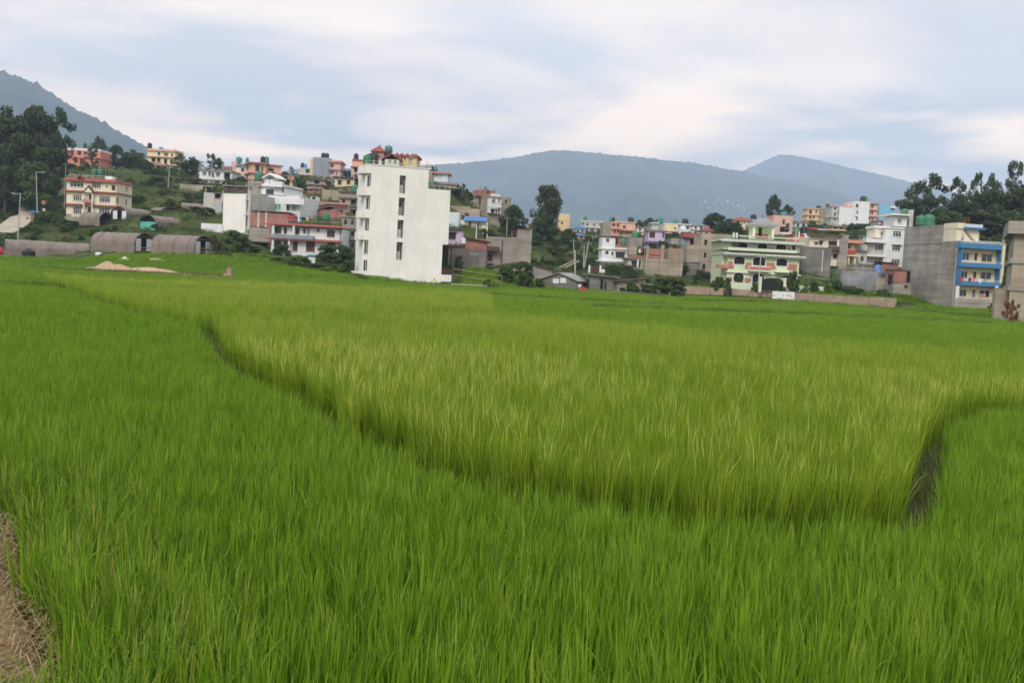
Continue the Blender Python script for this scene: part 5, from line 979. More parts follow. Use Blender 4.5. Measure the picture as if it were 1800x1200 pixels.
def scatter(name, label, pts, rot, scl, vi, protos, parent_cat=None, kind='stuff'):
    """one object: points that carry rotation, scale and variant, instanced by geometry nodes"""
    me = bpy.data.meshes.new(name); me.vertices.add(len(pts)); me.vertices.foreach_set('co', np.asarray(pts, np.float32).ravel())
    for nm, dt, ty in (('rot', rot, 'FLOAT_VECTOR'), ('scl', scl, 'FLOAT_VECTOR'), ('vi', vi, 'INT')):
        a = me.attributes.new(nm, ty, 'POINT')
        if ty == 'INT': a.data.foreach_set('value', np.asarray(dt, np.int32))
        else: a.data.foreach_set('vector', np.asarray(dt, np.float32).ravel())
    o = bpy.data.objects.new(name, me); COL.objects.link(o); tag(o, label, kind=kind)
    ng = bpy.data.node_groups.new(name, 'GeometryNodeTree'); ng.interface.new_socket('Geometry', in_out='INPUT', socket_type='NodeSocketGeometry'); ng.interface.new_socket('Geometry', in_out='OUTPUT', socket_type='NodeSocketGeometry')
    gi, go = N(ng, 'NodeGroupInput'), N(ng, 'NodeGroupOutput'); ins = N(ng, 'GeometryNodeInstanceOnPoints'); jn = N(ng, 'GeometryNodeJoinGeometry')
    for p in protos[::-1]:
        oi = N(ng, 'GeometryNodeObjectInfo'); oi.inputs['Object'].default_value = p; oi.inputs['As Instance'].default_value = True; L(ng, oi.outputs['Geometry'], jn.inputs[0])
    L(ng, gi.outputs[0], ins.inputs['Points']); L(ng, jn.outputs[0], ins.inputs['Instance']); ins.inputs['Pick Instance'].default_value = True
    for nm, dt, so in (('rot', 'FLOAT_VECTOR', 'Rotation'), ('scl', 'FLOAT_VECTOR', 'Scale'), ('vi', 'INT', 'Instance Index')):
        na = N(ng, 'GeometryNodeInputNamedAttribute', data_type=dt); na.inputs[0].default_value = nm; L(ng, na.outputs[0], ins.inputs[so])
    L(ng, ins.outputs[0], go.inputs[0]); md = o.modifiers.new('instances', 'NODES'); md.node_group = ng
    return o
def inside(P, poly):
    x, y = P[:, 0], P[:, 1]; c = np.zeros(len(P), bool); n = len(poly)
    for i in range(n):
        x0, y0 = poly[i]; x1, y1 = poly[(i+1) % n]
        q = ((y0 > y) != (y1 > y)); c ^= q & (x < (x1-x0)*(y-y0)/(y1-y0+1e-12)+x0)
    return c
def dist_line(P, pl):
    d = np.full(len(P), 1e9)
    for i in range(len(pl)-1):
        a, b_ = np.array(pl[i]), np.array(pl[i+1]); v = b_-a; t = np.clip(((P-a)@v)/(v@v), 0, 1); d = np.minimum(d, np.hypot(*(P-a-t[:, None]*v).T))
    return d
G = lambda pts, z=.05: [tuple(ground(x, y, z)[:2]) for x, y in pts]
_s = lambda px, d: (at(px, 445, d)[0], d)
TALL = G([(1606, 915), (1450, 928), (1300, 926), (1100, 903), (900, 868), (760, 818), (650, 768), (540, 706), (440, 664), (392, 618), (366, 574), (250, 552), (150, 521), (72, 492)], .42)+G([(72, 478), (200, 486), (400, 492), (600, 500), (760, 506), (862, 512), (868, 538), (960, 552), (1060, 562), (1300, 578), (1560, 596), (1850, 618), (1850, 700)], 1.0)+G([(1850, 738), (1720, 730), (1652, 766), (1626, 830)], .4)
BUNDS = [  # (line, half width) bare narrow banks between paddies
    (G([(1604, 930), (1622, 850), (1646, 772), (1716, 734), (1900, 742)], .35), .24), (G([(1600, 930), (1450, 938), (1300, 936), (1100, 912), (900, 876), (760, 826), (650, 776), (540, 713), (440, 670), (388, 624), (360, 576), (250, 556), (150, 524), (72, 496), (0, 486)], .42), .30),
    (G([(-300, 548), (0, 549), (120, 551), (252, 553)], .6), .5), (G([(-300, 950), (0, 930), (62, 914), (128, 896)], .55), .20),
    (G([(-200, 505), (0, 505), (130, 512)], .3), .5), (G([(862, 512), (868, 540), (1060, 564), (1300, 580), (1560, 598), (1850, 620)], .7), .25), (G([(560, 520), (700, 527), (868, 540)], .8), .4),
    (G([(1050, 535), (1200, 541), (1450, 551), (1750, 566)], .7), .6), (G([(1200, 526), (1400, 533), (1600, 545), (1740, 556)], .7), .7), (G([(640, 506), (862, 513), (1000, 522), (1200, 532)], .8), .5), (G([(1400, 615), (1560, 628), (1660, 640), (1800, 648)], .6), .25),
    *[([_s(400, yy+2), _s(500, yy), _s(622, yy-2)], .75) for yy in (146, 153, 160, 167)], (G([(380, 475), (520, 480), (640, 495)], .6), .6), (G([(60, 470), (200, 478), (400, 486)], .6), .6)]
BARE = G([(-500, 915), (0, 938), (34, 950), (30, 1010), (40, 1080), (96, 1150), (130, 1260), (-300, 1500)])
_s = lambda px, d: (at(px, 445, d)[0], d)
SANDY = [_s(150, 118.5), _s(300, 119.5), _s(405, 117.5), _s(408, 112), _s(300, 111), _s(196, 110.5), _s(150, 112)]
FB = [(-900, 136), (0, 135), (140, 136), (160, 142), (260, 145), (395, 148), (430, 172), (622, 174), (628, 134), (800, 133.5), (812, 147), (940, 150), (1000, 150), (1200, 154), (1400, 153.5), (1490, 144), (1578, 136), (1592, 138), (1690, 142), (1752, 138), (1760, 100), (3000, 96)]
def vnoise(P, s, seed):
    return np.array([mnoise.noise(Vector((x*s, y*s, seed))) for x, y in P])
def field_points(y0, y1, sp, margin):
    pts = []
    for yy in np.arange(y0, y1, sp):
        half = max(6, yy*.56)+margin; xs_ = np.arange(-half, half, sp); pts.append(np.stack([xs_, np.full_like(xs_, yy)], 1))
    P = np.concatenate(pts); P += rng.uniform(-.36, .36, P.shape)*sp
    px = 900+FPX*P[:, 0]/P[:, 1]
    ok = P[:, 1] < np.interp(px, [f[0] for f in FB], [f[1] for f in FB])
    wv = 1+.35*vnoise(P, 1.1, 77)
    for pl, hw in BUNDS: ok &= dist_line(P, pl) > hw*wv
    ok &= ~inside(P, BARE) & ~inside(P, SANDY)
    for (o0, yaw, u0, u1, w0, w1) in FOOT:
        q = P-o0[:2]; u = q@np.array((math.cos(yaw), math.sin(yaw))); w = q@np.array((-math.sin(yaw), math.cos(yaw))); ok &= ~((u > u0-.5) & (u < u1+.5) & (w > w0-.6) & (w < w1+1))
    return P[ok]
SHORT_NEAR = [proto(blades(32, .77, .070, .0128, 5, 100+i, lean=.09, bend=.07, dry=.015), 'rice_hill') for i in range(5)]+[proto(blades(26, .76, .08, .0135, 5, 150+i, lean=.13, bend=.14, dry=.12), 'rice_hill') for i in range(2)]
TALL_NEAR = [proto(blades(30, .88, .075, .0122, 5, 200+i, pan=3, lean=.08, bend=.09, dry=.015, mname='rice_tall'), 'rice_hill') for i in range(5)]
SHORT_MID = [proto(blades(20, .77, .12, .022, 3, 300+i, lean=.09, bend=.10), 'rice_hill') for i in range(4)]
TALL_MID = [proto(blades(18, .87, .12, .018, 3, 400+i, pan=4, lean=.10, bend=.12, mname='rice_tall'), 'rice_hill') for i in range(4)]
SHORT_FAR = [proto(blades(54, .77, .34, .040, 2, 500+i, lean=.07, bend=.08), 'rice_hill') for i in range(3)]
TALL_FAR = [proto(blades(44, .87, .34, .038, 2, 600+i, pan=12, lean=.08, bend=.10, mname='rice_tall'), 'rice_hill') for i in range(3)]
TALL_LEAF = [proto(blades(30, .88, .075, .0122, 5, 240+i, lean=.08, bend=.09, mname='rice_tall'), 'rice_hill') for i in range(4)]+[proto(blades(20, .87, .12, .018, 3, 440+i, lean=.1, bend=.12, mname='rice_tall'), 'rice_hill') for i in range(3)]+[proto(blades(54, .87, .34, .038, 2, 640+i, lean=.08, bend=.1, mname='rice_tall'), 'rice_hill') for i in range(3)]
PL = {'short': [], 'tall': []}
nS, nT = len(SHORT_NEAR), len(TALL_NEAR)
for y0, y1, sp, lod in ((3.0, 26, .2, 0), (26, 66, .26, 1), (66, 176, .62, 2)):
    P = field_points(y0, y1, sp, (4, 6, 8)[lod]); tall = inside(P, TALL)
    for key, sel in (('short', ~tall), ('tall', tall)):
        Q = P[sel]; n = len(Q)
        if not n: continue
        hz_ = 1+.07*vnoise(Q, .12, 4)+.10*vnoise(Q, .8, 8)+rng.normal(0, .055, n)
        if key == 'tall': hz_ *= 1.2
        edge = np.zeros(n)
        tilt = rng.normal(0, .05, (n, 2)); tilt[:, 0] += .05*vnoise(Q, .25, 11); tilt[:, 1] += .05*vnoise(Q, .25, 15)
        rot = np.concatenate([tilt, rng.uniform(0, 6.283, (n, 1))], 1); wd = rng.uniform(.85, 1.15, n)
        z = terrain(Q[:, 0], Q[:, 1]) if lod == 2 else np.zeros(n)
        if key == 'short':
            base = (0, nS, nS+len(SHORT_MID))[lod]; cnt = (5, len(SHORT_MID), len(SHORT_FAR))[lod]
            vi = base+rng.integers(0, cnt, n)
            if lod == 0:
                nearedge = dist_line(Q, BARE+[BARE[0]]) < 1.2; vi = np.where(nearedge & (rng.uniform(size=n) < .6), 5+rng.integers(0, 2, n), vi)
        else:
            base = (0, nT, nT+len(TALL_MID))[lod]; cnt = (nT, len(TALL_MID), len(TALL_FAR))[lod]; vi = base+rng.integers(0, cnt, n)
            # patches where the panicles are not out yet: the short plants' leaves, taller
            vi_alt = nT+len(TALL_MID)+len(TALL_FAR)+(0, 4, 7)[lod]+rng.integers(0, (4, 3, 3)[lod], n)
            pn = vnoise(Q, .09, 21)+.5*vnoise(Q, .4, 31); alt = rng.uniform(size=n) < np.clip(.42-1.1*pn, .12, .8)
            vi = np.where(alt, vi_alt, vi)
        PL[key].append((np.stack([Q[:, 0], Q[:, 1], z], 1), rot, np.stack([wd, wd, hz_], 1), vi))
cat_ = lambda k, i: np.concatenate([q[i] for q in PL[k]])
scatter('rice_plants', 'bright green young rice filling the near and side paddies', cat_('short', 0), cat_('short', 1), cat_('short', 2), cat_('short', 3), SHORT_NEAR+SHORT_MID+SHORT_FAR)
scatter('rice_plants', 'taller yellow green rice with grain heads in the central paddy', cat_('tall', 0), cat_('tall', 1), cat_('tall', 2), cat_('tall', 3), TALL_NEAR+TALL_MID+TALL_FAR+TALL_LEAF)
# ================================================================== trees and shrubs (unit size prototypes: crown about 1 wide, 1 high)
def crown(seed, blobs, nleaf, ls, flat=.75, mname='leaf_dark', droop=0.0):
    """leaf-sized faces spread through many uneven clumps; light and dark by leaf, gaps between clumps"""
    r = np.random.default_rng(seed); V = []; Fc = []; S = []
    for (c, rad) in blobs:
        n = int(nleaf*2.1*(rad/.12)**1.6); sh = r.uniform(.15, .6)
        d = r.normal(size=(n, 3)); d /= np.linalg.norm(d, axis=1)[:, None]; q = np.cbrt(r.uniform(.12, 1.0, n))*r.choice([1, 1, 1, 1.22], n)
        P = np.array(c)+d*q[:, None]*rad*np.array((1, 1, flat))
        for p, dd in zip(P, d):
            nrm = dd*.5+r.normal(size=3)*.6+np.array((0, 0, .5)); nrm /= np.linalg.norm(nrm); a = np.cross(nrm, r.normal(size=3)); a /= np.linalg.norm(a)+1e-9; b_ = np.cross(nrm, a)
            s = ls*1.12*r.uniform(.6, 1.3); k = len(V); a = a*s; b_ = b_*s*.55; dz = np.array((0, 0, -droop*s))
            V += [tuple(p-a), tuple(p-b_+dz*.3), tuple(p+a+dz), tuple(p+b_+dz*.3)]; Fc.append((k, k+1, k+2, k+3)); v = sh+r.uniform(-.2, .25); S += [v]*4
    return mesh_np('crown', V, Fc, mname, S)
def limbs(seed, blobs, trunk_h, r0, lean=(0, 0)):
    mb = MB(); r = np.random.default_rng(seed); top = (lean[0], lean[1], trunk_h)
    mb.tube((0, 0, -.08), (lean[0]*.4, lean[1]*.4, trunk_h*.5), r0, r0*.8, 7); mb.tube((lean[0]*.4, lean[1]*.4, trunk_h*.5), top, r0*.8, r0*.6, 7)
    pick = sorted(range(len(blobs)), key=lambda i: -blobs[i][1])[:min(14, len(blobs))]
    for i in pick:
        c = Vector(blobs[i][0]); st = Vector((lean[0]*.8, lean[1]*.8, trunk_h*r.uniform(.55, 1.0))); mid = st.lerp(c, .55)+Vector(r.normal(size=3)*.03)
        mb.tube(st, mid, r0*.42, r0*.28, 5); mb.tube(mid, c, r0*.28, r0*.08, 4)
    me = bpy.data.meshes.new('trunk'); me.from_pydata(mb.v, [], mb.f); me.materials.append(MATS['bark']); return me
def mkblobs(seed, n, z0, z1, wfun, rmin, rmax, shell=.5):
    r = np.random.default_rng(seed); out = []
    while len(out) < n:
        z = r.uniform(z0, z1); w = wfun((z-z0)/(z1-z0)); a = r.uniform(0, 6.283); q = (shell+(1-shell)*r.uniform())*w if r.uniform() < .75 else r.uniform()*w
        out.append(((q*math.cos(a), q*math.sin(a), z), r.uniform(rmin, rmax)))
    return out
TP = {}
def treeproto(key, seed, blobs, nleaf, ls, th, r0, mname, flat=.75, lean=(0, 0), droop=0.):
    TP[key] = (crown(seed, blobs, nleaf, ls, flat, mname, droop), limbs(seed+1, blobs, th, r0, lean))
rnd_ = lambda t: .40*math.sin(math.pi*min(1, max(.06, t*.88+.1)))
treeproto('round', 1, mkblobs(1, 46, .28, .93, rnd_, .07, .13), 95, .022, .5, .03, 'leaf_dark')
treeproto('round2', 2, mkblobs(2, 40, .25, .92, lambda t: .42*math.sin(math.pi*min(1, t*.8+.18)), .07, .14), 95, .023, .45, .03, 'leaf_dark')
treeproto('open', 3, mkblobs(33, 46, .32, .95, lambda t: .46*math.sin(math.pi*min(1, t*.7+.28)), .05, .105, .65), 70, .020, .62, .026, 'leaf_dark', .55, (.05, .02))
treeproto('open2', 4, mkblobs(44, 44, .22, .95, lambda t: .42*(1-.42*t)+.05*math.sin(t*19), .06, .11, .45), 70, .020, .7, .022, 'leaf_dark', .6, (-.03, .02))
treeproto('tall', 5, mkblobs(5, 66, .18, .95, lambda t: (.40 if t < .4 else .33 if t < .55 else .42)*(1-.5*max(0, t-.6)/.4), .07, .13, .25), 80, .020, .8, .03, 'leaf_dark', .8, (.03, 0))
treeproto('ball', 6, mkblobs(6, 34, .40, .94, lambda t: .40*math.sin(math.pi*min(1, t*.85+.12)), .07, .12), 95, .023, .5, .03, 'leaf_dark')
treeproto('green', 7, mkblobs(7, 40, .2, .92, rnd_, .07, .14), 90, .024, .4, .028, 'leaf_mid')
treeproto('bush', 8, mkblobs(8, 34, .12, .88, lambda t: .42*math.sqrt(max(.05, 1-(t*.9)**2)), .07, .15), 70, .035, .3, .02, 'leaf_shrub')
treeproto('bush2', 9, mkblobs(9, 28, .10, .84, lambda t: .44*math.sqrt(max(.05, 1-(t*.85)**2)), .06, .16), 62, .040, .3, .02, 'leaf_mid', droop=.3)
treeproto('lime', 10, mkblobs(10, 20, .08, .8, lambda t: .42*math.sqrt(max(.05, 1-(t*.9)**2)), .08, .16), 40, .055, .2, .02, 'leaf_lime', droop=.4)
treeproto('dry', 11, mkblobs(11, 24, .1, .88, lambda t: .38*math.sqrt(max(.05, 1-(t*.9)**2)), .06, .12), 46, .04, .3, .015, 'leaf_dry', droop=.6)
treeproto('orange', 12, mkblobs(12, 18, .2, .9, lambda t: .36*math.sin(math.pi*min(1, t*.8+.15)), .07, .13), 60, .03, .4, .02, 'leaf_orange')
def palm_mesh(seed):
    r = np.random.default_rng(seed); V = []; Fc = []; S = []
    for k in range(16):
        a = 6.283*k/16+r.uniform(-.2, .2); el = r.uniform(-.1, 1.1); ln = r.uniform(.34, .5); n0 = len(V)
        for j in range(6):
            t = j/5; ho = ln*t*math.cos(el*(1-t)); z = .62+ln*(math.sin(el)*t-.7*t*t*.8); w = .055*math.sin(math.pi*min(1, t*.85+.12)); cx, cy = -math.sin(a)*w, math.cos(a)*w
            V += [(math.cos(a)*ho-cx, math.sin(a)*ho-cy, z), (math.cos(a)*ho+cx, math.sin(a)*ho+cy, z)]; S += [.5, .5]
        for j in range(5): Fc.append((n0+2*j, n0+2*j+1, n0+2*j+3, n0+2*j+2))
    return mesh_np('crown', V, Fc, 'leaf_mid', S)
tm = MB().tube((0, 0, -.05), (.01, 0, .35), .035, .028, 7).tube((.01, 0, .35), (0, 0, .64), .028, .024, 7); tme = bpy.data.meshes.new('trunk'); tme.from_pydata(tm.v, [], tm.f); tme.materials.append(MATS['bark']); TP['palm'] = (palm_mesh(3), tme)
def tree(px, py, wpx, d, key, label, cat='tree', name=None, group=None, base=None):
    P = at(px, py, d); z0 = tz(P[0], P[1])
    if base is not None: z0 = base
    H = max(.5 if cat == 'tree' else 1.5, P[2]-z0); W = wpx*d/FPX
    nm = name or {'tree': 'broadleaf_tree', 'bush': 'bush'}.get(cat, 'bush')
    e = empty(nm, (P[0], P[1], z0), random.uniform(0, 6.28)); tag(e, label, cat, group)
    for me, pn in zip(TP[key], ('crown', 'trunk')):
        o = bpy.data.objects.new(pn, me); COL.objects.link(o); o.parent = e; o.scale = (W*1.16, W*1.16, H*1.03)
    return e
GL = 'dark trees on the left hill'
for a in ((15, 186, 92, 258, 'round', 'dark broad tree in front at the left photo edge'), (62, 190, 84, 262, 'round2', 'dark tree second from the left edge on the hill'), (100, 188, 62, 266, 'open', 'tall dark tree with open crown just left of the orange house'), (-34, 200, 92, 262, 'round', 'dark tree cut by the left photo edge'),
          (40, 236, 80, 246, 'round2', 'lower dark tree below the left grove'), (88, 246, 62, 250, 'round', 'lower dark tree at the right foot of the left grove'), (-10, 250, 80, 246, 'round', 'lower dark tree at the photo edge under the left grove'), (62, 285, 70, 240, 'green', 'green scrubby tree above the left street lamps'), (10, 292, 72, 240, 'round2', 'dark tree low above the dirt road'), (112, 286, 40, 300, 'green', 'small tree at the left foot of the orange house')): tree(a[0], a[1], a[2]*1.22, *a[3:], group=GL)
for a in ((174, 240, 40, 430, 'ball', 'hazy round tree on the skyline behind the orange house'), (152, 250, 34, 420, 'round', 'hazy smaller tree behind the orange house roof'), (205, 256, 46, 330, 'round2', 'dark tree right of the orange house'), (232, 262, 50, 330, 'round', 'dark tree between the orange and pale yellow houses'), (252, 280, 40, 322, 'green', 'green tree in front of the pale yellow house'), (163, 262, 28, 312, 'open2', 'thin tree in front of the orange house wall'),
          (298, 276, 26, 300, 'palm', 'palm like tree in front of the pale yellow house'), (318, 270, 34, 330, 'open', 'open tree right of the pale yellow house'), (338, 275, 36, 330, 'round', 'dark round tree on the ridge left of the white column house'), (353, 270, 22, 320, 'palm', 'slim palm like tree behind the white column house'), (372, 271, 26, 330, 'open2', 'thin tree behind the white column house roof'), (384, 279, 28, 320, 'round2', 'dark low tree behind the white column house right side'), (512, 292, 34, 420, 'round', 'hazy tree clump on the ridge left of the small grey ridge house'), (500, 310, 30, 232, 'green', 'green tree behind the prayer flag mast'), (528, 305, 26, 236, 'bush2', 'leafy tree beside the cement house below the ridge'),
          (816, 322, 22, 242, 'round', 'dark tree behind the right edge of the white tower terrace'), (826, 338, 18, 236, 'green', 'small green tree left of the corner house'), (903, 362, 58, 216, 'round2', 'dark round tree right of the corner house'), (892, 372, 34, 212, 'round', 'lower dark tree touching the corner house'), (966, 327, 64, 240, 'tall', 'tall irregular dark tree standing alone right of the corner house'), (957, 372, 44, 232, 'round', 'dense lower tree at the foot of the tall lone tree'), (1000, 402, 34, 236, 'green', 'bright green tree left of the orange cottage'), (1012, 418, 26, 226, 'green', 'leafy tree below the orange cottage'), (938, 395, 24, 230, 'bush', 'pale green tree left of the tall lone tree'), (1040, 410, 30, 330, 'green', 'green tree below the long grey block'), (1125, 386, 34, 420, 'round', 'hazy tree right of the peach skyline house'), (1143, 384, 34, 440, 'round2', 'hazy tree left of the lilac house tanks'),
          (1258, 374, 44, 268, 'ball', 'dark tree left of the villa behind the tan concrete block'), (1283, 384, 56, 258, 'round', 'wide dark tree behind the villa left roof'), (1300, 398, 36, 240, 'round2', 'low dark tree beside the villa pavilion'), (1362, 342, 28, 320, 'ball', 'round dark tree high behind the villa pavilion'), (1386, 360, 30, 315, 'ball', 'second dark tree behind the villa, right of the round one'), (1428, 388, 30, 330, 'green', 'green tree below the tan skyline house'), (1450, 392, 26, 320, 'round', 'dark tree below the large white skyline block'), (1536, 388, 34, 330, 'green', 'green tree at right foot of the large white skyline block'), (1505, 398, 40, 300, 'bush2', 'scrubby tree above the shed with sky blue roof'),
          (1636, 304, 90, 232, 'open', 'big spreading dark tree above the white stepped house'), (1612, 345, 44, 236, 'round', 'dark lower tree left of the spreading tree trunk'), (1686, 314, 44, 236, 'open2', 'open tree right of the big spreading tree'), (1718, 306, 30, 240, 'open2', 'slim tufted tree on the right hill'), (1748, 304, 46, 236, 'open', 'tufted dark tree near the right edge skyline'), (1786, 286, 42, 230, 'open2', 'tallest tufted tree at the right photo edge')): tree(*a)
GR = 'dense trees on the right hill'
for a in ((1690, 344, 76, 222, 'round', 'dense dark tree below the open tree on the right hill'), (1742, 336, 84, 224, 'round2', 'dense dark tree in the middle of the right hill'), (1790, 330, 84, 222, 'round', 'dense dark tree at the right edge of the hill'), (1672, 372, 64, 206, 'green', 'green tree behind the roof room of the blue balcony building'), (1722, 372, 84, 204, 'round2', 'dense tree right behind the blue balcony building'), (1776, 372, 84, 204, 'green', 'green tree between blue building and right edge building'), (1835, 310, 100, 220, 'round', 'dense dark tree beyond the right photo edge'), (1752, 410, 60, 186, 'round', 'dark tree low between the two right buildings'), (1790, 430, 46, 180, 'green', 'shadowy green tree behind the right edge building'), (1650, 385, 40, 214, 'round', 'dark tree behind the pair of green tanks')): tree(a[0], a[1], a[2]*1.2, *a[3:], group=GR)
tree(1699, 378, 22, 196, 'orange', 'tree with orange flowers behind the blue balcony building')
# ------------------------------------------------------------------ bushes one can point at
for a in ((410, 402, 62, 168, 'bush', 'round green bush at the right end of the plastic tunnels'), (378, 411, 34, 166, 'dry', 'yellowing corn patch beside the plastic tunnel'), (444, 430, 30, 176, 'bush2', 'low bush in front of the brick house ground floor'), (495, 425, 34, 172, 'bush2', 'bush at left of the white veranda house'), (577, 428, 48, 150, 'bush', 'tall dark bush in front of the white veranda house'), (601, 425, 40, 152, 'bush2', 'tangled bush left of the white tower'), (556, 462, 60, 146, 'bush2', 'low weedy bush left of the tall dark bush'), (492, 456, 38, 148, 'bush2', 'weedy shrub in the paddy edge below the veranda house'), (525, 462, 44, 147, 'bush', 'low spreading shrub in front of the veranda house'), (611, 452, 30, 140, 'bush2', 'dark bush at the left foot of the white tower'), (576, 482, 34, 141, 'lime', 'bright lime leafed plants at the field edge left of the tower'),
          (925, 457, 34, 139, 'bush', 'upright green bush left of the gabled grey shed'), (900, 462, 52, 143, 'bush', 'wide leafy bush in front of the low cottage'), (812, 352, 26, 226, 'dry', 'dry scrub above the tan stone retaining wall'), (800, 345, 26, 226, 'bush2', 'dark scrub at the right edge of the tower terrace'), (818, 372, 22, 214, 'dry', 'dry bush below the tan stone retaining wall'), (945, 486, 24, 140, 'bush2', 'small bush against the gabled grey shed'), (808, 448, 16, 146, 'bush', 'young tree in front of the grey metal gate wall'), (858, 490, 18, 133, 'bush', 'weed clump beside the bamboo fence'), (871, 497, 22, 131, 'lime', 'leafy weeds at the bund right of the white tower'), (1183, 486, 52, 138, 'bush', 'wide hedge like bush right of the long sheds'), (1160, 496, 40, 139, 'bush', 'lower part of the hedge beside the long sheds'), (1112, 489, 24, 140, 'bush2', 'dark banana like bush against the long shed'), (1132, 494, 26, 140, 'bush2', 'low bush next to the banana like bush'), (1098, 466, 42, 192, 'bush', 'garden hedge in front of the narrow white house'), (1078, 468, 36, 192, 'bush', 'left part of the garden hedge before the narrow white house'), (1204, 462, 16, 195, 'bush2', 'slim shrub between the bare cement house and tan block'),
          (1262, 482, 26, 158, 'bush2', 'clipped dark shrub at the left of the villa wall'), (1280, 486, 16, 157, 'bush', 'small shrub against the villa wall'), (1396, 470, 20, 158, 'bush2', 'tall shrub right of the black villa gate'), (1372, 486, 18, 156, 'bush2', 'dark shrub touching the right gate post'), (1328, 492, 14, 157, 'bush2', 'dark shrub touching the left gate post'), (1300, 482, 16, 163, 'bush', 'shrub under the villa left arched window'), (1416, 492, 16, 158, 'lime', 'pale leafed shrub by the green compound wall'), (1432, 494, 18, 158, 'bush', 'shrub in front of the white carport'), (1458, 494, 22, 157, 'lime', 'bright leafed shrub right of the carport'), (1600, 400, 12, 203, 'bush', 'climbing plant on the side of the white stepped house'), (1598, 425, 12, 203, 'bush', 'lower climbing plant on the white stepped house'),
          (1772, 528, 22, 100, 'orange', 'orange leafed shrub on the plinth at the right edge'), (1785, 524, 22, 102, 'dry', 'brown leafed shrub against the right edge building'), (1768, 470, 26, 128, 'bush2', 'dark shrub left of the right edge building'), (1745, 530, 18, 140, 'bush2', 'small shrub at the right end of the blue building plinth'), (88, 368, 40, 214, 'bush2', 'dark bush left of the cream tile roofed house'), (108, 378, 30, 205, 'bush2', 'dark bush below the cream tile roofed house'), (72, 372, 30, 212, 'bush', 'bush beside the dirt road top'), (112, 366, 18, 224, 'bush2', 'dark shrub at the corner of the cream tile roofed house'), (268, 374, 56, 208, 'bush', 'large green bush right of the cream tile roofed house'), (300, 368, 52, 212, 'bush2', 'large dark bush on the slope behind the tunnels'), (336, 386, 46, 205, 'bush', 'green bush on the slope above the tunnels'), (318, 392, 34, 204, 'dry', 'dry brown bush above the tunnels'), (362, 398, 30, 200, 'bush', 'bush by the white compound wall'), (272, 306, 40, 280, 'bush2', 'dark bush below the pale yellow house'), (292, 318, 34, 268, 'bush2', 'dark bush beside the hillside power pole'), (262, 322, 34, 274, 'bush', 'bush on the upper terrace of the left hill'), (318, 310, 30, 285, 'dry', 'dry grass clump under the ridge trees'), (345, 316, 34, 272, 'dry', 'dry grass clump left of the white column house'),
          (215, 315, 30, 240, 'bush2', 'dark bush behind the red tiled roof end'), (240, 342, 34, 240, 'bush', 'bush on the slope right of the tiled house'), (255, 360, 26, 225, 'bush2', 'small bush behind the ochre shed'), (975, 435, 40, 205, 'bush2', 'scrub on the slope below the tall lone tree'), (960, 458, 34, 190, 'bush', 'scrub beside the big bare concrete house'), (1015, 448, 30, 215, 'dry', 'dry shrub by the leaning poles'), (990, 455, 34, 200, 'bush2', 'dark scrub above the gabled shed'), (1045, 452, 26, 214, 'bush', 'shrub left of the narrow white house'), (865, 402, 34, 190, 'dry', 'dry scrub on the wall top behind the bare concrete house'), (885, 405, 30, 192, 'bush2', 'scrub beside the stair tower of the bare concrete house'), (812, 398, 20, 194, 'bush2', 'dark bush left of the blue roofed cottage'), (1500, 500, 40, 161, 'bush2', 'sooty shrub by the smoking yard wall'), (1470, 488, 26, 163, 'bush2', 'dark shrub between carport and yard wall'), (1555, 505, 26, 150, 'bush2', 'weeds at the foot of the brick and block outhouse')):
    tree(*a[:5], a[5], 'bush')
for e_, s_, m_ in POTS:
    o = bpy.data.objects.new('foliage', TP['bush'][0] if s_ < .45 else TP['bush2'][0]); COL.objects.link(o); o.parent = e_; o.location = (0, 0, .22); o.scale = (s_*1.6, s_*1.6, s_*1.5)

# ------------------------------------------------------------------ hillside ground cover, uncountable
GR_ = [proto(blades(26, .55, .5, .05, 2, 700+i, lean=.35, bend=.3, mname='grass_leaf'), 'tuft') for i in range(3)]
SC_ = [proto(TP['bush'][0], 'scrub'), proto(TP['bush2'][0], 'scrub'), proto(TP['dry'][0], 'scrub')]
def hill_pts(n, x0, x1, y0, y1, clear, fieldgap, front=1.0):
    P = np.stack([rng.uniform(x0, x1, n), rng.uniform(y0, y1, n)], 1); px = 900+FPX*P[:, 0]/P[:, 1]
    ok = (P[:, 1] > np.interp(px, [f[0] for f in FB], [f[1] for f in FB])+fieldgap) & (px > -250) & (px < 2050)
    for (o0, yaw, u0, u1, w0, w1) in FOOT:
        q = P-o0[:2]; u = q@np.array((math.cos(yaw), math.sin(yaw))); w = q@np.array((-math.sin(yaw), math.cos(yaw))); ok &= ~((u > u0-clear) & (u < u1+clear) & (w > w0-clear-front) & (w < w1+clear))
    road = [at(x, y, d)[:2] for x, y, d in ((-60, 424, 195), (0, 412, 203), (30, 400, 216), (54, 384, 236), (60, 378, 250))]
    ok &= dist_line(P, road) > 2.6+clear*.6
    P = P[ok]; return np.stack([P[:, 0], P[:, 1], terrain(P[:, 0], P[:, 1])], 1)
P = hill_pts(62000, -190, 200, 128, 400, .3, .5); n = len(P); s = rng.uniform(.6, 1.5, n)*np.where((P[:, 1] < 175) & (P[:, 0] < -42), .5, 1)*(1+.4*vnoise(P[:, :2], .05, 3))
scatter('hillside_grass', 'rough green grass covering the slopes between the houses', P, np.concatenate([rng.normal(0, .1, (n, 2)), rng.uniform(0, 6.28, (n, 1))], 1), np.stack([s, s, s], 1), rng.integers(0, 3, n), GR_)
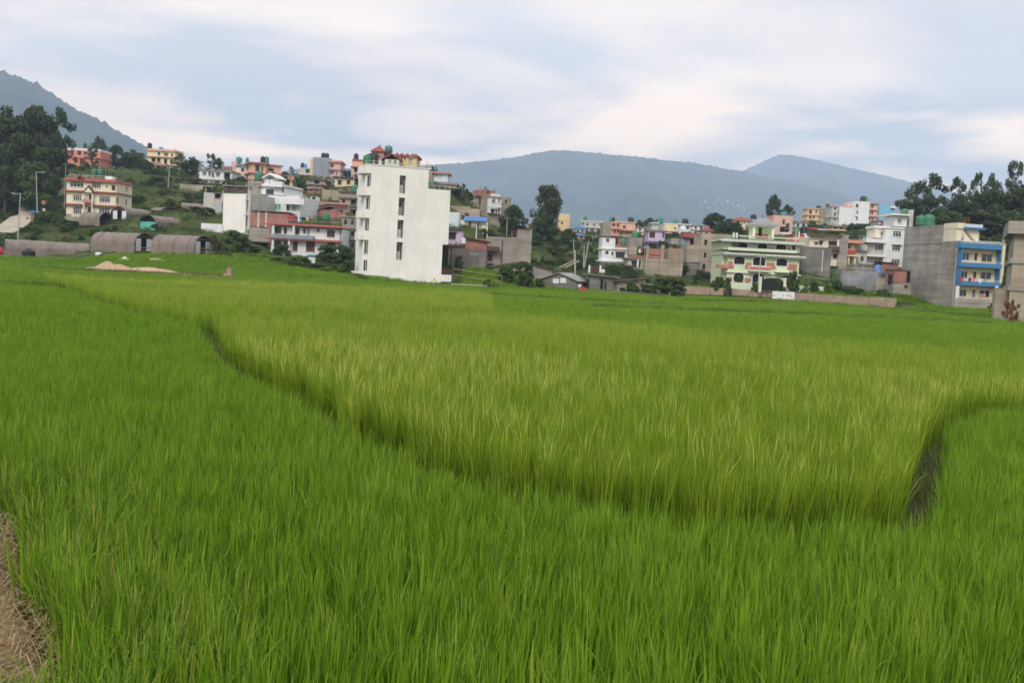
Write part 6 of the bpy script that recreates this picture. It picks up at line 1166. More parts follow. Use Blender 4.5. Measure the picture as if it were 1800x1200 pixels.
P = hill_pts(11000, -190, 200, 150, 420, 1.6, 6, 6.0); P = P[~((P[:, 1] < 182) & (P[:, 0] < -42))]; P = P[vnoise(P[:, :2], .045, 9)+.35*vnoise(P[:, :2], .2, 19) > .02]; n = len(P); s = rng.uniform(.8, 2.3, n)
scatter('hillside_scrub', 'low mixed scrub growing over the slopes', P, np.concatenate([rng.normal(0, .05, (n, 2)), rng.uniform(0, 6.28, (n, 1))], 1), np.stack([s*1.3, s*1.3, s*.8], 1), np.where(rng.uniform(size=n) < .12, 2, rng.integers(0, 2, n)), SC_)
# ================================================================== plastic tunnels
def tunnel(px, py, d, yaw, length, wid, hgt, label, net=False, doors=True):
    """px,py: middle of the near ground edge of the OPEN end's arch"""
    P = at(px, py, d); z0 = max(P[2], tz(P[0], P[1])); e = empty('plastic_tunnel', (P[0], P[1], z0), R(yaw)); tag(e, label, 'plastic tunnel', 'plastic growing tunnels')
    r = wid/2; side = hgt*.42; n = 12
    def prof(k=1.0): return [(-r*k, -.6), (-r*k, side)]+[(-r*k*math.cos(math.pi*i/n), side+(hgt-side)*k*math.sin(math.pi*i/n)) for i in range(1, n)]+[(r*k, side), (r*k, -.6)]
    segs = max(4, int(length/1.5)); mb = MB(); pr = prof(); m_ = len(pr)
    for j in range(segs+1):
        sag = 1-.025*(j % 2)+random.uniform(-.008, .008); y = length*j/segs
        mb.v += [(x*sag, y, z if z < side*.5 else side*.5+(z-side*.5)*sag) for x, z in pr]
    for j in range(segs):
        for i in range(m_-1): a = j*m_+i; mb.f.append((a, a+m_, a+m_+1, a+1))
    mb.f.append(tuple(segs*m_+i for i in range(m_)))
    mb.build('cover', 'plastic_sheet', e, smooth=False)
    for y in [0.0]+[length*(i+.5)/3 for i in range(3)]:
        h = MB(); q = prof(1.012)
        for i in range(m_-1): h.tube((q[i][0], y-.02, q[i][1]), (q[i+1][0], y-.02, q[i+1][1]), .035, n=4)
        h.build('hoop', 'bamboo_grey', e)
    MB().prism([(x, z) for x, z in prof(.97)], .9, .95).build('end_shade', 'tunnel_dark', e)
    if net: MB().box(-r*.93, r*.93, .3, .34, -.2, side*1.25).build('net', 'net_teal', e)
    elif doors:
        for x in (-r*.78, r*.28): MB().box(x, x+r*.5, .2, .24, .2, side*1.7).build('door_panel', 'sheet_white', e)
        MB().box(-r*.9, r*.9, .16, .22, side*1.9, side*1.98).build('door_beam', 'bamboo_grey', e)
    return e
# yaw: direction of the tunnel body away from its open end (0 = straight away from the camera)
tunnel(8, 449, 174, -60, 13.5, 4.6, 2.9, 'plastic tunnel at the far left with its open end at the photo edge')
tunnel(254, 443, 172, 62, 11.0, 4.4, 3.2, 'front plastic tunnel in the middle, dark open end with white panels', doors=True)
tunnel(358, 449, 166, 64, 9.6, 4.4, 3.2, 'front plastic tunnel at the right with dark open end beside yellow corn')
tunnel(208, 414, 198, -20, 8, 4.2, 2.6, 'rear plastic tunnel at the left showing its dark arched front')
tunnel(258, 418, 190, -24, 7.5, 4.4, 2.6, 'rear plastic tunnel with teal net across its arched front', net=True)
tunnel(299, 407, 210, 40, 7, 4.2, 2.2, 'rearmost plastic tunnel with dark arch above the net fronted one', doors=False)
tunnel(318, 413, 206, -72, 10, 3.6, 2.2, 'long low rear plastic tunnel beside the white compound wall', doors=False)
tunnel(186, 417, 196, 70, 5, 3.6, 2.1, 'small rear plastic tunnel at the far left of the group', doors=False)

# ================================================================== sheds at the field edge
def gshed(name, label, px, py, d, yaw, W, D, he, hr, wm, rm):
    P = at(px, py, d); z0 = tz(P[0], P[1]); e = empty(name, (P[0], P[1], z0), R(yaw)); tag(e, label, 'shed')
    mb = MB().prism([(-W/2, -.8), (W/2, -.8), (W/2, he), (0, hr), (-W/2, he)], 0, D); mb.build('wall', wm, e)
    for s in (-1, 1):
        c = s*(W/2+.35); zc = he-.35*(hr-he)/(W/2)
        MB().prism([(0, hr+.01), (c, zc+.01), (c, zc+.09), (0, hr+.09)] if s > 0 else [(c, zc+.01), (0, hr+.01), (0, hr+.09), (c, zc+.09)], -.35, D+.3).build('roof_panel', rm, e)
    FOOT.append((np.array((P[0], P[1], z0)), R(yaw), -W/2, W/2, 0, D)); return e
e = gshed('gabled_shed', 'grey gabled shed with patched wall at the field edge', 982, 501, 143, -20, 5.4, 6, 1.6, 2.6, 'concrete_dark', 'tin_old')
MB().box(-.9, .0, -.04, -.004, 1.1, 1.75).build('patch', 'sheet_white', e); MB().box(.2, 1.1, -.045, -.004, 1.2, 1.9).build('patch', 'sheet_white', e)
e = gshed('low_cottage', 'low stone cottage with brown tin roof half hidden by a leafy bush', 918, 484, 150, 10, 9.0, 5, 1.7, 2.7, 'concrete', 'tin_brown'); MB().box(-2.6, -1.8, -.05, -.004, .2, 1.5).build('door', 'void', e); MB().box(1.0, 1.7, -.05, -.004, .5, 1.4).build('door', 'door_blue', e)
def lean_shed(label, px0, px1, py, d, h0, h1, wm, rm, dep=4, op=()):
    A = at(px0, py, d); Bp = at(px1, py+(px1-px0)*.0524, d); z0 = tz((A[0]+Bp[0])/2, A[1]); e = empty('lean_to_shed', (A[0], A[1], z0)); tag(e, label, 'shed'); W = Bp[0]-A[0]
    MB().prism([(0, -.8), (W, -.8), (W, h1), (0, h0)], 0, dep).build('wall', wm, e); MB().prism([(-.4, h0+.02), (W+.4, h1+.02), (W+.4, h1+.1), (-.4, h0+.1)], -.6, dep+.4).build('roof', rm, e)
    for x0, x1, z1 in op: MB().box(x0*W, x1*W, -.04, -.004, .05, z1).build('opening', 'void', e)
    FOOT.append((np.array((A[0], A[1], z0)), 0.0, 0, W, 0, dep)); return e
lean_shed('low grey shed with ragged tin roof behind the fence posts', 1030, 1084, 502, 145, 2.6, 2.3, 'concrete_dark', 'tin_old', op=((.0, .1, 1.9), (.46, .56, 2.0), (.6, .66, 1.7)))
lean_shed('long grey lean to shed with dark tin roof edge', 1084.5, 1134, 505, 143, 1.9, 2.6, 'concrete', 'tin_brown', op=((.1, .3, 1.1),))
lean_shed('lower tin roofed shed end beside the hedge', 1134.5, 1160, 509, 142, 1.9, 1.7, 'concrete_blue', 'tin')
b = B('boundary_wall', 'brown iron gate and white posts behind the low grey shed', 'L', 415, 520, 178, 0, 'gate', anchor=False); b.box('gate_panel', 432, 430, 560, 515, .1, .16, 'win_brown')
for x in (420, 566): b.box('gate_post', x-9, 420, x+9, 520, 0, .3, 'white_paint')

# ================================================================== walls, fences, poles
ps = [(at(px, 476+.0524*(px-900), d)[0], d) for px, d in WALLP]
rw = empty('retaining_wall', (ps[0][0], ps[0][1], 0)); tag(rw, 'long low tan brick retaining wall at the far field edge below the villa', 'wall', kind='thing')
for i in range(len(ps)-1):
    a, c = Vector((ps[i][0]-ps[0][0], ps[i][1]-ps[0][1], 0)), Vector((ps[i+1][0]-ps[0][0], ps[i+1][1]-ps[0][1], 0)); d_ = (c-a); n_ = Vector((-d_.y, d_.x, 0)).normalized()*.2
    k = max(1, int(d_.length/3.5))
    for j in range(k):
        p, q = a.lerp(c, j/k), a.lerp(c, (j+.985)/k); top = 1.95+random.uniform(-.09, .07); mb = MB(); mb.v = [tuple(v+Vector((0, 0, z))) for z in (-.5, top) for v in (p-n_, q-n_, q+n_, p+n_)]; mb.f = [(0, 1, 5, 4), (1, 2, 6, 5), (2, 3, 7, 6), (3, 0, 4, 7), (4, 5, 6, 7)]
        mb.build('wall_section', 'brick_wall', rw)
bn = at(1376, 520, 154.5); bn_me = MB()
nb = 10
for i in range(nb+1):
    for j in range(2): bn_me.v.append((3.4*(i/nb-.5), -.03*math.sin(i*1.3)-.16*j, 0 if j else 1.15))
for i in range(nb): bn_me.f.append((2*i, 2*i+1, 2*i+3, 2*i+2))
def banner_mat():
    M = bpy.data.materials.new('banner_print'); M.use_nodes = True; t = M.node_tree; p = t.nodes['Principled BSDF']; p.inputs['Roughness'].default_value = .6
    tc = N(t, 'ShaderNodeTexCoord'); v = N(t, 'ShaderNodeTexNoise'); v.inputs['Scale'].default_value = 2.4; v.inputs['Detail'].default_value = 3; L(t, tc.outputs['Object'], v.inputs['Vector']); ra = N(t, 'ShaderNodeValToRGB'); ra.color_ramp.interpolation = 'LINEAR'
    E = ra.color_ramp.elements; E[0].position = .38; E[0].color = (.28, .30, .34, 1); E[1].position = .62; E[1].color = (.62, .64, .66, 1); x = E.new(.46); x.color = (.66, .66, .68, 1); x = E.new(.68); x.color = (.5, .16, .14, 1); L(t, v.outputs['Fac'], ra.inputs[0]); L(t, ra.outputs[0], p.inputs['Base Color']); MATS['banner_print'] = M
banner_mat(); o = bn_me.build('banner', 'banner_print', loc=(bn[0], bn[1]-.25, .85)); sm = o.modifiers.new('thickness', 'SOLIDIFY'); sm.thickness = .01; tag(o, 'pale printed banner sheet hung over the tan brick retaining wall', 'banner')
def fence(label, pts, h, rails, pm='bamboo', rm='bamboo', rr=.035, step=2.0, pr=.04, group=None):
    P = [Vector(p) for p in pts]; P = [Vector((p.x, p.y, tz(p.x, p.y))) for p in P]; e = empty('fence', tuple(P[0])); tag(e, label, 'fence')
    for i in range(len(P)-1):
        k = max(1, round((P[i+1]-P[i]).length/step))
        for j in range(k+(i == len(P)-2)):
            p = P[i].lerp(P[i+1], j/k)-P[0]; hh = h*random.uniform(.9, 1.15); MB().tube((p.x, p.y, p.z-.3), (p.x+random.uniform(-.06, .06), p.y, p.z+hh), pr, pr*.8, 5).build('post', pm, e)
        for r_ in rails: a, c = P[i]-P[0], P[i+1]-P[0]; MB().tube((a.x, a.y-.06, a.z+r_*h+random.uniform(-.05, .05)), (c.x, c.y-.06, c.z+r_*h+random.uniform(-.05, .05)), rr, n=5).build('rail', rm, e)
    return e
fp = lambda L_: [tuple(at(x, y, d)) for x, y, d in L_]
fence('long grey bamboo fence in front of the plastic tunnels', fp([(-20, 455, 160), (60, 455, 160), (140, 455, 161), (240, 455, 160), (330, 458, 158), (372, 460, 158)]), 1.3, (.45, .85), 'bamboo_grey', 'bamboo_grey', rr=.05, step=2.5)
fence('white railed fence at the right foot of the white tower', fp([(794, 495, 131), (825, 497, 131), (856, 499, 131)]), 1.15, (.35, .75), 'bamboo_grey', 'white_trim', rr=.03, step=2.4)
fence('yellow bamboo rail fence behind the white railed fence', fp([(796, 485, 140), (840, 487, 139), (882, 490, 138)]), 1.9, (.55, .98), 'bamboo_grey', 'bamboo', rr=.035, step=2.8)
fence('thin dark stake fence along the bund right of the tower', fp([(868, 512, 127), (920, 514, 127), (970, 516, 127), (1012, 518, 127), (1030, 519, 127)]), 1.55, (), 'steel_dark', 'steel_dark', step=1.35, pr=.03)
fence('collapsed grey pole fence in front of the long sheds', fp([(1030, 519, 127), (1080, 521, 127), (1130, 523, 127), (1178, 525, 128)]), 1.15, (.5, .8), 'bamboo_grey', 'bamboo_grey', rr=.05, step=3)
def pole(px, pyt, pyb, d, label, lean=0.0, m='pole_concrete', r=.13, arm=None, name='power_pole', cat='pole'):
    T, Bp = at(px, pyt, d), at(px-lean, pyb, d); z0 = tz(Bp[0], Bp[1]); e = empty(name, (Bp[0], Bp[1], z0)); tag(e, label, cat); t = T-np.array((Bp[0], Bp[1], z0))
    MB().tube((0, 0, -.4), tuple(t), r, r*.65, 8).build('pole', m, e)
    if arm:
        s = arm; MB().tube((t[0], t[1], t[2]-.25), (t[0]+s*1.8, t[1], t[2]-.1), .05, .04, 6).build('arm', m, e); MB().box(t[0]+s*1.3-.25, t[0]+s*1.3+.55, t[1]-.12, t[1]+.12, t[2]-.26, t[2]-.14).build('lamp_head', 'steel', e)
    else:
        MB().box(t[0]-.6, t[0]+.6, t[1]-.05, t[1]+.05, t[2]-.55, t[2]-.45).build('cross_arm', 'steel_dark', e)
        for k in (-.5, .5): MB().lathe([(.04, 0), (.07, .06), (.03, .16)], 6, (t[0]+k, t[1], t[2]-.45)).build('insulator', 'sheet_white', e)
    return T
pole(63.5, 301, 368, 212, 'grey street lamp with arm to the right above the dirt road', -3.5, arm=1, name='street_lamp', cat='street lamp', m='steel', r=.12)
pole(36, 339, 424, 190, 'nearer grey street lamp with arm to the left by the dirt road', 5, arm=-1, name='street_lamp', cat='street lamp', m='steel', r=.12)
pole(298, 292, 338, 262, 'concrete power pole on the hillside below the palm like tree', 3); pole(116, 286, 346, 226, 'thin pole at the left corner of the cream tile roofed house', 3, r=.07); pole(186, 290, 312, 240, 'thin pole behind the red roof of the tiled house', 1, r=.06)
T1_ = pole(1338, 447, 507, 158, 'grey pole standing in front of the green villa', 6, m='pole_concrete', r=.13)
T2_ = pole(1011, 440, 492, 150, 'pole with prop at the right end of the gabled shed', -1); T3_ = pole(1035, 424, 476, 190, 'pole leaning right above the low grey shed', 10); pole(1027, 432, 477, 190, 'upright pole beside the right leaning pole', 1.5, r=.11); T4_ = pole(1008, 420, 450, 195, 'pole leaning left on the slope behind the gabled shed', -4, r=.11)
pole(838, 398, 420, 176, 'white concrete post behind the brick shed', 1.5, m='white_trim', r=.11); pole(857, 391, 414, 180, 'white concrete post below the corner house', .5, m='white_trim', r=.11); pole(813, 328, 364, 232, 'pole beside the dark tree behind the tower terrace', 1, r=.09); pole(892, 380, 410, 205, 'pale pole in front of the dark round tree', 1, r=.08); pole(623, 305, 333, 222, 'pale pole left of the white tower upper floors', 1, r=.1); pole(1400, 402, 418, 190, 'white lightning rod post at the right end of the villa roof', 0, m='white_trim', r=.08)
def cable(label, pts, sag=.6):
    e = MB(); n = 10
    for a, c in zip(pts[:-1], pts[1:]):
        q = [Vector(a).lerp(Vector(c), i/n)-Vector((0, 0, sag*4*(i/n)*(1-i/n))) for i in range(n+1)]
        for i in range(n): e.tube(q[i], q[i+1], .018, n=4, cap=False)
    o = e.build('power_cable', 'win_dark'); tag(o, label, 'cable')
cable('power cable hanging from the villa pole towards the long sheds', [tuple(T1_), tuple(T2_)], 1.6); cable('power cable from the villa pole to the right yard', [tuple(T1_), tuple(at(1480, 462, 166))], .8); cable('cable between the two leaning poles on the slope', [tuple(T3_), tuple(T4_)], .3); cable('cable crossing the villa front to the bare cement house', [tuple(T1_), tuple(at(1200, 440, 192))], 1.0)
# timber ramp on the slope
a_, c_ = at(972, 476, 172), at(1009, 458, 186); o = empty('timber_ramp', tuple(a_)); tag(o, 'pair of long timber beams sloping up towards the power pole', 'timber'); v_ = Vector(c_)-Vector(a_)
for k in (0, .9): MB().tube((k, 0, 0), (v_.x+k, v_.y, v_.z), .16, .14, 6).build('beam', 'bamboo', o)
# dirt road on the left slope
rp = [at(x, y, d) for x, y, d in ((-90, 430, 190), (-40, 421, 197), (0, 413, 203), (20, 404, 212), (40, 393, 226), (53, 384, 238), (62, 379, 252), (100, 372, 262))]; V = []; Fq = []
for i, p in enumerate(rp):
    q = rp[min(i+1, len(rp)-1)]-rp[max(i-1, 0)]; nn = np.array((-q[1], q[0])); nn = nn/np.hypot(*nn)*2.6
    for s in (-1, 0, 1): x, y = p[0]+nn[0]*s, p[1]+nn[1]*s; V.append((x, y, max(tz(x, y), tz(p[0], p[1]))+.22))
for i in range(len(rp)-1):
    for k in (0, 1): j = 3*i+k; Fq.append((j, j+1, j+4, j+3))
mb = MB(); mb.v = V; mb.f = Fq; o = mb.build('dirt_road', 'road_dirt'); o.modifiers.new('thickness', 'SOLIDIFY').thickness = .5; tag(o, 'pale dirt road climbing the left slope', kind='structure')
b = B('shed', 'small red brick shed with teal roof beside the dirt road', 'B', 285, 550, 218, 0, 'shed', anchor=False); b.blk(290, 520, 400, 552, 3, 'brick', below=1); b.box('roof', 275, 490, 405, 521, -.4, 3.2, 'tin_blue'); b.box('column', 408, 470, 428, 515, .1, .5, 'cream_yellow'); b.box('brick_stack', 398, 395, 432, 430, .5, 1.2, 'brick')

# ================================================================== heaps and litter at the far left of the field
def heap(name, label, cat, px, py, d, rx, ry, h, m, seed, z=None):
    P = at(px, py, d); z0 = max(tz(P[0], P[1]), -.2) if z is None else z; mb = MB(); n, k = 28, 9
    for j in range(k+1):
        t = j/k
        for i in range(n):
            a = 6.283*i/n; q = 1-t; wob = 1+.22*mnoise.noise(Vector((math.cos(a)*1.3+seed, math.sin(a)*1.3, t*2))); zz = h*(1-(q*1.0)**1.25)*(1+.25*mnoise.noise(Vector((math.cos(a)*q*2.5, math.sin(a)*q*2.5+seed, 2)))); mb.v.append((rx*q*wob*math.cos(a), ry*q*wob*math.sin(a), zz-.08))
    for j in range(k):
        for i in range(n): a = j*n+i; c = j*n+(i+1) % n; mb.f.append((a, c, c+n, a+n))
    o = mb.build(name, m, smooth=True, loc=(P[0], P[1], z0)); tag(o, label, cat); return o
mb = MB(); n_ = len(SANDY)
mb.v = [(x, y, -.1) for x, y in SANDY]+[(x, y+(.25 if y < 115 else -.25), .55+.06*math.sin(x)) for x, y in SANDY]
mb.f = [(i, (i+1) % n_, n_+(i+1) % n_, n_+i) for i in range(n_)]+[tuple(range(n_, 2*n_))]
o = mb.build('earth_plot', 'earth'); tag(o, 'raised bare plot with sand and earth at the far left of the field', kind='structure')
heap('sand_pile', 'tan sand pile with two humps at the far left of the field', 'sand pile', 190, 479, 114.5, 2.2, 1.6, 1.15, 'sand', 1, z=.6); heap('sand_pile', 'lower hump of sand beside the main sand pile', 'sand pile', 211, 479, 114.5, 2.0, 1.5, .9, 'sand', 4, z=.6)
heap('earth_heap', 'low heap of excavated earth right of the sand pile', 'earth', 262, 483, 115, 5.0, 1.4, .7, 'rubble', 2, z=.6); heap('earth_heap', 'thin trail of earth left of the sand pile', 'earth', 163, 470, 115.5, 2.2, .9, .4, 'sand', 3, z=.6); heap('rubble_heap', 'stony rubble heap in front of the right plastic tunnel', 'rubble', 275, 464, 138, 3.2, 1.2, .75, 'rubble', 5); heap('sack_heap', 'heap of white sacks in front of the plastic tunnel', 'sacks', 219, 460, 138, 1.9, .9, .75, 'sheet_white', 8); heap('refuse_heap', 'dark refuse heap beside the white sacks', 'refuse', 180, 459, 140, 1.3, .8, .8, 'cloth_dark', 9)
a_, c_ = np.array((*_s(197, 110.6), .45)), np.array((*_s(404, 112), .45)); o = empty('foundation', tuple(a_)); tag(o, 'long low brick foundation edge in front of the sand pile', 'foundation'); v_ = Vector(c_)-Vector(a_)
MB().tube((0, 0, 0), (v_.x, v_.y, 0), .26, n=4).build('brick_edge', 'brick_pale', o); MB().tube((0, 1.6, .02), (v_.x, v_.y+1.6, .02), .4, .3, 6).build('earth_bank', 'earth', o)
P = at(394, 487, 112); o = MB().box(-.25, .25, -.2, .2, -.3, .62).box(-.7, -.251, -.2, .2, -.3, .15).box(-.2, .18, -.16, .16, .621, .85).build('brick_stack', 'brick_pale', loc=(P[0], P[1]+2, .85)); tag(o, 'small stack of red bricks at the end of the foundation', 'bricks')
P = at(50, 460, 148); z_ = tz(P[0], P[1]); e = empty('storage_bin', (P[0], P[1], z_)); tag(e, 'squat black plastic storage bin lying in the far left field', 'bin'); MB().lathe([(.8, -.2), (.9, .3), (.95, .5), (.9, 1.1), (.95, 1.2), (.8, 1.45), (.35, 1.55)], 16).build('bin_body', 'tank_black', e, smooth=True); MB().lathe([(.36, 1.56), (.36, 1.68)], 10).build('lid', 'tank_black', e)
P = at(4, 458, 150); z_ = tz(P[0], P[1]); e = empty('pallet_stack', (P[0], P[1], z_)); tag(e, 'stack of grey planks with red bundle on top at the left edge', 'planks')
for k in range(4): MB().box(-1.3, 1.3+.1*k, -.6, .6, -.1+k*.22, .08+k*.22).build('plank_layer', 'wood', e)
MB().lathe([(.5, .8), (.62, 1.1), (.55, 1.6), (.3, 1.9), (.1, 1.95)], 10, (-.5, 0, 0)).build('bundle', 'cloth_red', e, smooth=True)
for px, py, d, r_, lb in ((173, 452, 141, .45, 'white round dish beside the refuse heap'), (535, 466, 147, .45, 'white round drum among weeds below the veranda house'), (1203, 511, 139, .3, 'pale round stone at the right end of the hedge'), (1060, 477, 176, .35, 'white dish antenna in the hedge before the narrow white house')):
    P = at(px, py, d); z_ = max(P[2]-r_, tz(P[0], P[1])+.02); e = empty('round_drum', (P[0], P[1], z_)); tag(e, lb, 'drum'); MB().lathe([(r_*.85, 0), (r_, r_*.5), (r_, r_*1.5), (r_*.8, r_*1.95)], 14).build('drum_body', 'sheet_white', e, smooth=True); MB().lathe([(r_*.3, r_*1.96), (r_*.25, r_*2.1)], 8).build('cap', 'tin_old', e); MB().box(-r_*.4, r_*.4, -r_*.4, r_*.4, -.6-max(0, z_-tz(P[0], P[1])), -.003).build('base', 'concrete_dark', e)
# blue and white hut by the veranda house
P = at(549, 457, 152); z_ = tz(P[0], P[1]); e = empty('hut', (P[0], P[1], z_)); tag(e, 'tiny white hut with blue roof before the veranda house', 'shed'); MB().box(-.5, .5, -.4, .4, -.3, 1.5).build('wall', 'white_paint', e); MB().prism([(-.65, 1.5), (.65, 1.5), (.6, 1.75), (-.6, 1.75)], -.55, .55).build('roof', 'tin_blue', e)

# stone retaining wall on the slope right of the tower
b = B('boundary_wall', 'tan stone retaining wall on the slope behind the blue roofed cottage', 'I', 80, 560, 222, 0, 'wall', anchor=False); b.blk(75, 462, 345, 570, .5, 'concrete_warm', below=4); b.blk(345.5, 500, 470, 600, .5, 'concrete_warm', w=.05, below=4)
P = np.stack([rng.uniform(min(q[0] for q in SANDY), max(q[0] for q in SANDY), 500), rng.uniform(111, 118.5, 500)], 1); P = P[inside(P, SANDY)]; n = len(P); s = rng.uniform(.4, .9, n)
scatter('plot_weeds', 'weedy grass on the raised bare plot', np.stack([P[:, 0], P[:, 1], np.full(n, .5)], 1), np.concatenate([rng.normal(0, .1, (n, 2)), rng.uniform(0, 6.28, (n, 1))], 1), np.stack([s, s, s], 1), rng.integers(0, 3, n), GR_)
# ================================================================== washing
def cloths(b, label, items, w, z=None, line=True):
    u0, z0 = b.uv(items[0][0], items[0][1], w, z); P = b.o+b.U*u0+b.W*w; e = empty('washing', (P[0], P[1], P[2]+z0), b.yaw); tag(e, label, 'washing'); us = []
    for x, y, wd, h, m in items:
        u, zz = b.uv(x, y, w, z); k = b.mpp(w)/ZO[z or b.z][2]; wd, h = wd*k, h*k; mb = MB(); n = 4
        for i in range(n+1):
            f = .06*math.sin(i*2.1+x); mb.v += [(u-u0+wd*(i/n-.5), f*.5, zz-z0), (u-u0+wd*(i/n-.5)*.92, f+.03, zz-z0-h*(1+.06*math.sin(i*3+x)))]
        for i in range(n): mb.f.append((2*i, 2*i+1, 2*i+3, 2*i+2))
        o = mb.build('cloth', m, e); o.modifiers.new('thickness', 'SOLIDIFY').thickness = .015; us.append((u-u0, zz-z0))
    if line and len(us) > 1: MB().tube((us[0][0]-.6, 0, us[0][1]+.02), (us[-1][0]+.6, 0, us[-1][1]+.02), .015, n=4).build('line', 'cloth_dark', e)
cloths(BLUE, 'red, pink and white washing on the middle blue balcony', [(715, 585, 34, 44, 'cloth_red'), (792, 592, 26, 30, 'cloth_dark'), (826, 592, 34, 42, 'cloth_pink'), (893, 598, 42, 48, 'cloth_white'), (935, 600, 34, 26, 'cloth_grey')], -1.32)
cloths(BLUE, 'mixed washing in front of the ground floor of the blue balcony building', [(820, 735, 22, 40, 'cloth_blue'), (890, 742, 36, 38, 'cloth_grey'), (930, 745, 36, 34, 'cloth_pink')], -1.1)
cloths(VHB, 'colourful washing strung over the roof of the white veranda house', [(750, 262, 44, 40, 'cloth_red'), (800, 285, 44, 34, 'cloth_red'), (905, 292, 26, 28, 'cloth_blue'), (940, 295, 44, 34, 'cloth_dark'), (992, 298, 26, 36, 'cloth_yellow'), (1035, 293, 32, 24, 'cloth_orange'), (1085, 288, 34, 40, 'cloth_green')], .6)
b = B('wash_stand', 'row of white washing on the slope below the blue roofed cottage', 'I', 300, 850, 186, 0, 'washing', anchor=False)
for i, (x, m) in enumerate(((310, 'cloth_white'), (345, 'cloth_white'), (380, 'cloth_grey'), (410, 'cloth_pink'), (465, 'cloth_dark'), (515, 'cloth_white'), (545, 'cloth_white'))): u, z = b.uv(x, 815+(i % 2)*6); b.part('cloth', MB().box(u-.16, u+.16, -.02+.01*i, .02+.01*i, z-.45, z), m)
b.part('line', MB().tube((b.uv(290, 812)[0], 0, b.uv(290, 812)[1]), (b.uv(560, 818)[0], 0, b.uv(560, 818)[1]), .015, n=4), 'cloth_dark')
for x in (290, 560): u, z = b.uv(x, 810); b.part('post', MB().tube((u, 0, -1.5), (u, 0, z+.05), .04, n=5), 'bamboo')
b = B('wash_stand', 'red and white washing on the terrace of the low house with brown doors', 'K', 1020, 800, 205, 0, 'washing', anchor=False)
for i, (x, m) in enumerate(((1030, 'cloth_grey'), (1085, 'cloth_white'), (1110, 'cloth_red'), (1132, 'cloth_dark'))): u, z = b.uv(x, 735); b.part('cloth', MB().box(u-.2, u+.2, -.02, .02, z-.75, z), m)
b.part('line', MB().tube((b.uv(1000, 733)[0], 0, b.uv(1000, 733)[1]), (b.uv(1150, 737)[0], 0, b.uv(1150, 737)[1]), .015, n=4), 'cloth_dark')
for x in (1000, 1150): u, z = b.uv(x, 730); b.part('post', MB().tube((u, 0, -.6), (u, 0, z+.05), .04, n=5), 'bamboo')

# ================================================================== people
def skinned(name, pts, edges, rad, m, parent, sub=1):
    me = bpy.data.meshes.new(name); me.from_pydata(pts, edges, []); me.materials.append(MATS[m]); o = bpy.data.objects.new(name, me); COL.objects.link(o); o.parent = parent
    o.modifiers.new('skin', 'SKIN'); sv = me.skin_vertices[0].data
    for i, r_ in enumerate(rad): sv[i].radius = (r_, r_); sv[i].use_root = (i == 0)
    s = o.modifiers.new('smooth', 'SUBSURF'); s.levels = sub; s.render_levels = sub; return o
def person(px, py, d, label, shirt, trousers, rz=0.0, H=1.62, z=None, stride=.12, bend=0.0):
    P = at(px, py, d); z0 = tz(P[0], P[1]) if z is None else z; e = empty('person', (P[0], P[1], z0), rz); tag(e, label, 'person'); k = H/1.7; f = bend
    S = lambda pts: [(x*k, (y-f*max(0, z-.95))*k, z*k) for x, y, z in pts]
    body = S([(0, 0, .95), (0, 0, 1.2), (0, 0, 1.42), (0, -.01, 1.50), (0, -.02, 1.62), (.1, 0, .9), (.1, -stride, .5), (.1, -stride*.7, .08), (.1, -stride*.7-.16, .03), (-.1, 0, .9), (-.1, stride, .5), (-.1, stride*1.3, .08), (-.1, stride*1.3-.16, .03), (.19, 0, 1.40), (.24, .03, 1.12), (.23, -.08, .88), (.22, -.11, .80), (-.19, 0, 1.40), (-.24, -.02, 1.12), (-.23, -.12, .88), (-.22, -.15, .80)])
    ed = [(0, 1), (1, 2), (2, 3), (3, 4), (0, 5), (5, 6), (6, 7), (7, 8), (0, 9), (9, 10), (10, 11), (11, 12), (2, 13), (13, 14), (14, 15), (15, 16), (2, 17), (17, 18), (18, 19), (19, 20)]
    rd = [.13, .14, .13, .055, .095, .085, .06, .04, .035, .085, .06, .04, .035, .055, .045, .032, .035, .055, .045, .032, .035]
    skinned('body', body, ed, [r_*k for r_ in rd], 'skin', e)
    skinned('shirt', S([(0, 0, .92), (0, 0, 1.2), (0, 0, 1.43), (.2, 0, 1.40), (.245, .03, 1.12), (-.2, 0, 1.40), (-.245, -.02, 1.12)]), [(0, 1), (1, 2), (2, 3), (3, 4), (2, 5), (5, 6)], [r_*k for r_ in (.165, .165, .15, .075, .065, .075, .065)], shirt, e)
    skinned('trousers', S([(0, 0, .95), (.1, 0, .88), (.1, -stride, .5), (.1, -stride*.7, .12), (-.1, 0, .88), (-.1, stride, .5), (-.1, stride*1.3, .12)]), [(0, 1), (1, 2), (2, 3), (0, 4), (4, 5), (5, 6)], [r_*k for r_ in (.15, .11, .085, .065, .11, .085, .065)], trousers, e)
    skinned('hair', S([(0, .015, 1.66), (0, .03, 1.60)]), [(0, 1)], [.1*k, .085*k], 'hair', e)
person(763, 503, 124, 'person in a bright lime vest standing in the rice before the white tower', 'cloth_hivis', 'cloth_blue', 2.6, 1.6)
person(41, 395, 222, 'person in a white shirt walking on the dirt road', 'cloth_white', 'cloth_dark', .6); person(48, 396, 224, 'person in dark clothes walking on the dirt road', 'cloth_dark', 'cloth_dark', .5, 1.68)
person(1740, 560, 131, 'person in red bending at the field edge near the blue balcony building', 'cloth_red', 'cloth_dark', 1.2, 1.5, bend=.5); person(1019, 500, 141, 'person in white beside the low grey shed', 'cloth_white', 'cloth_grey', -.4)
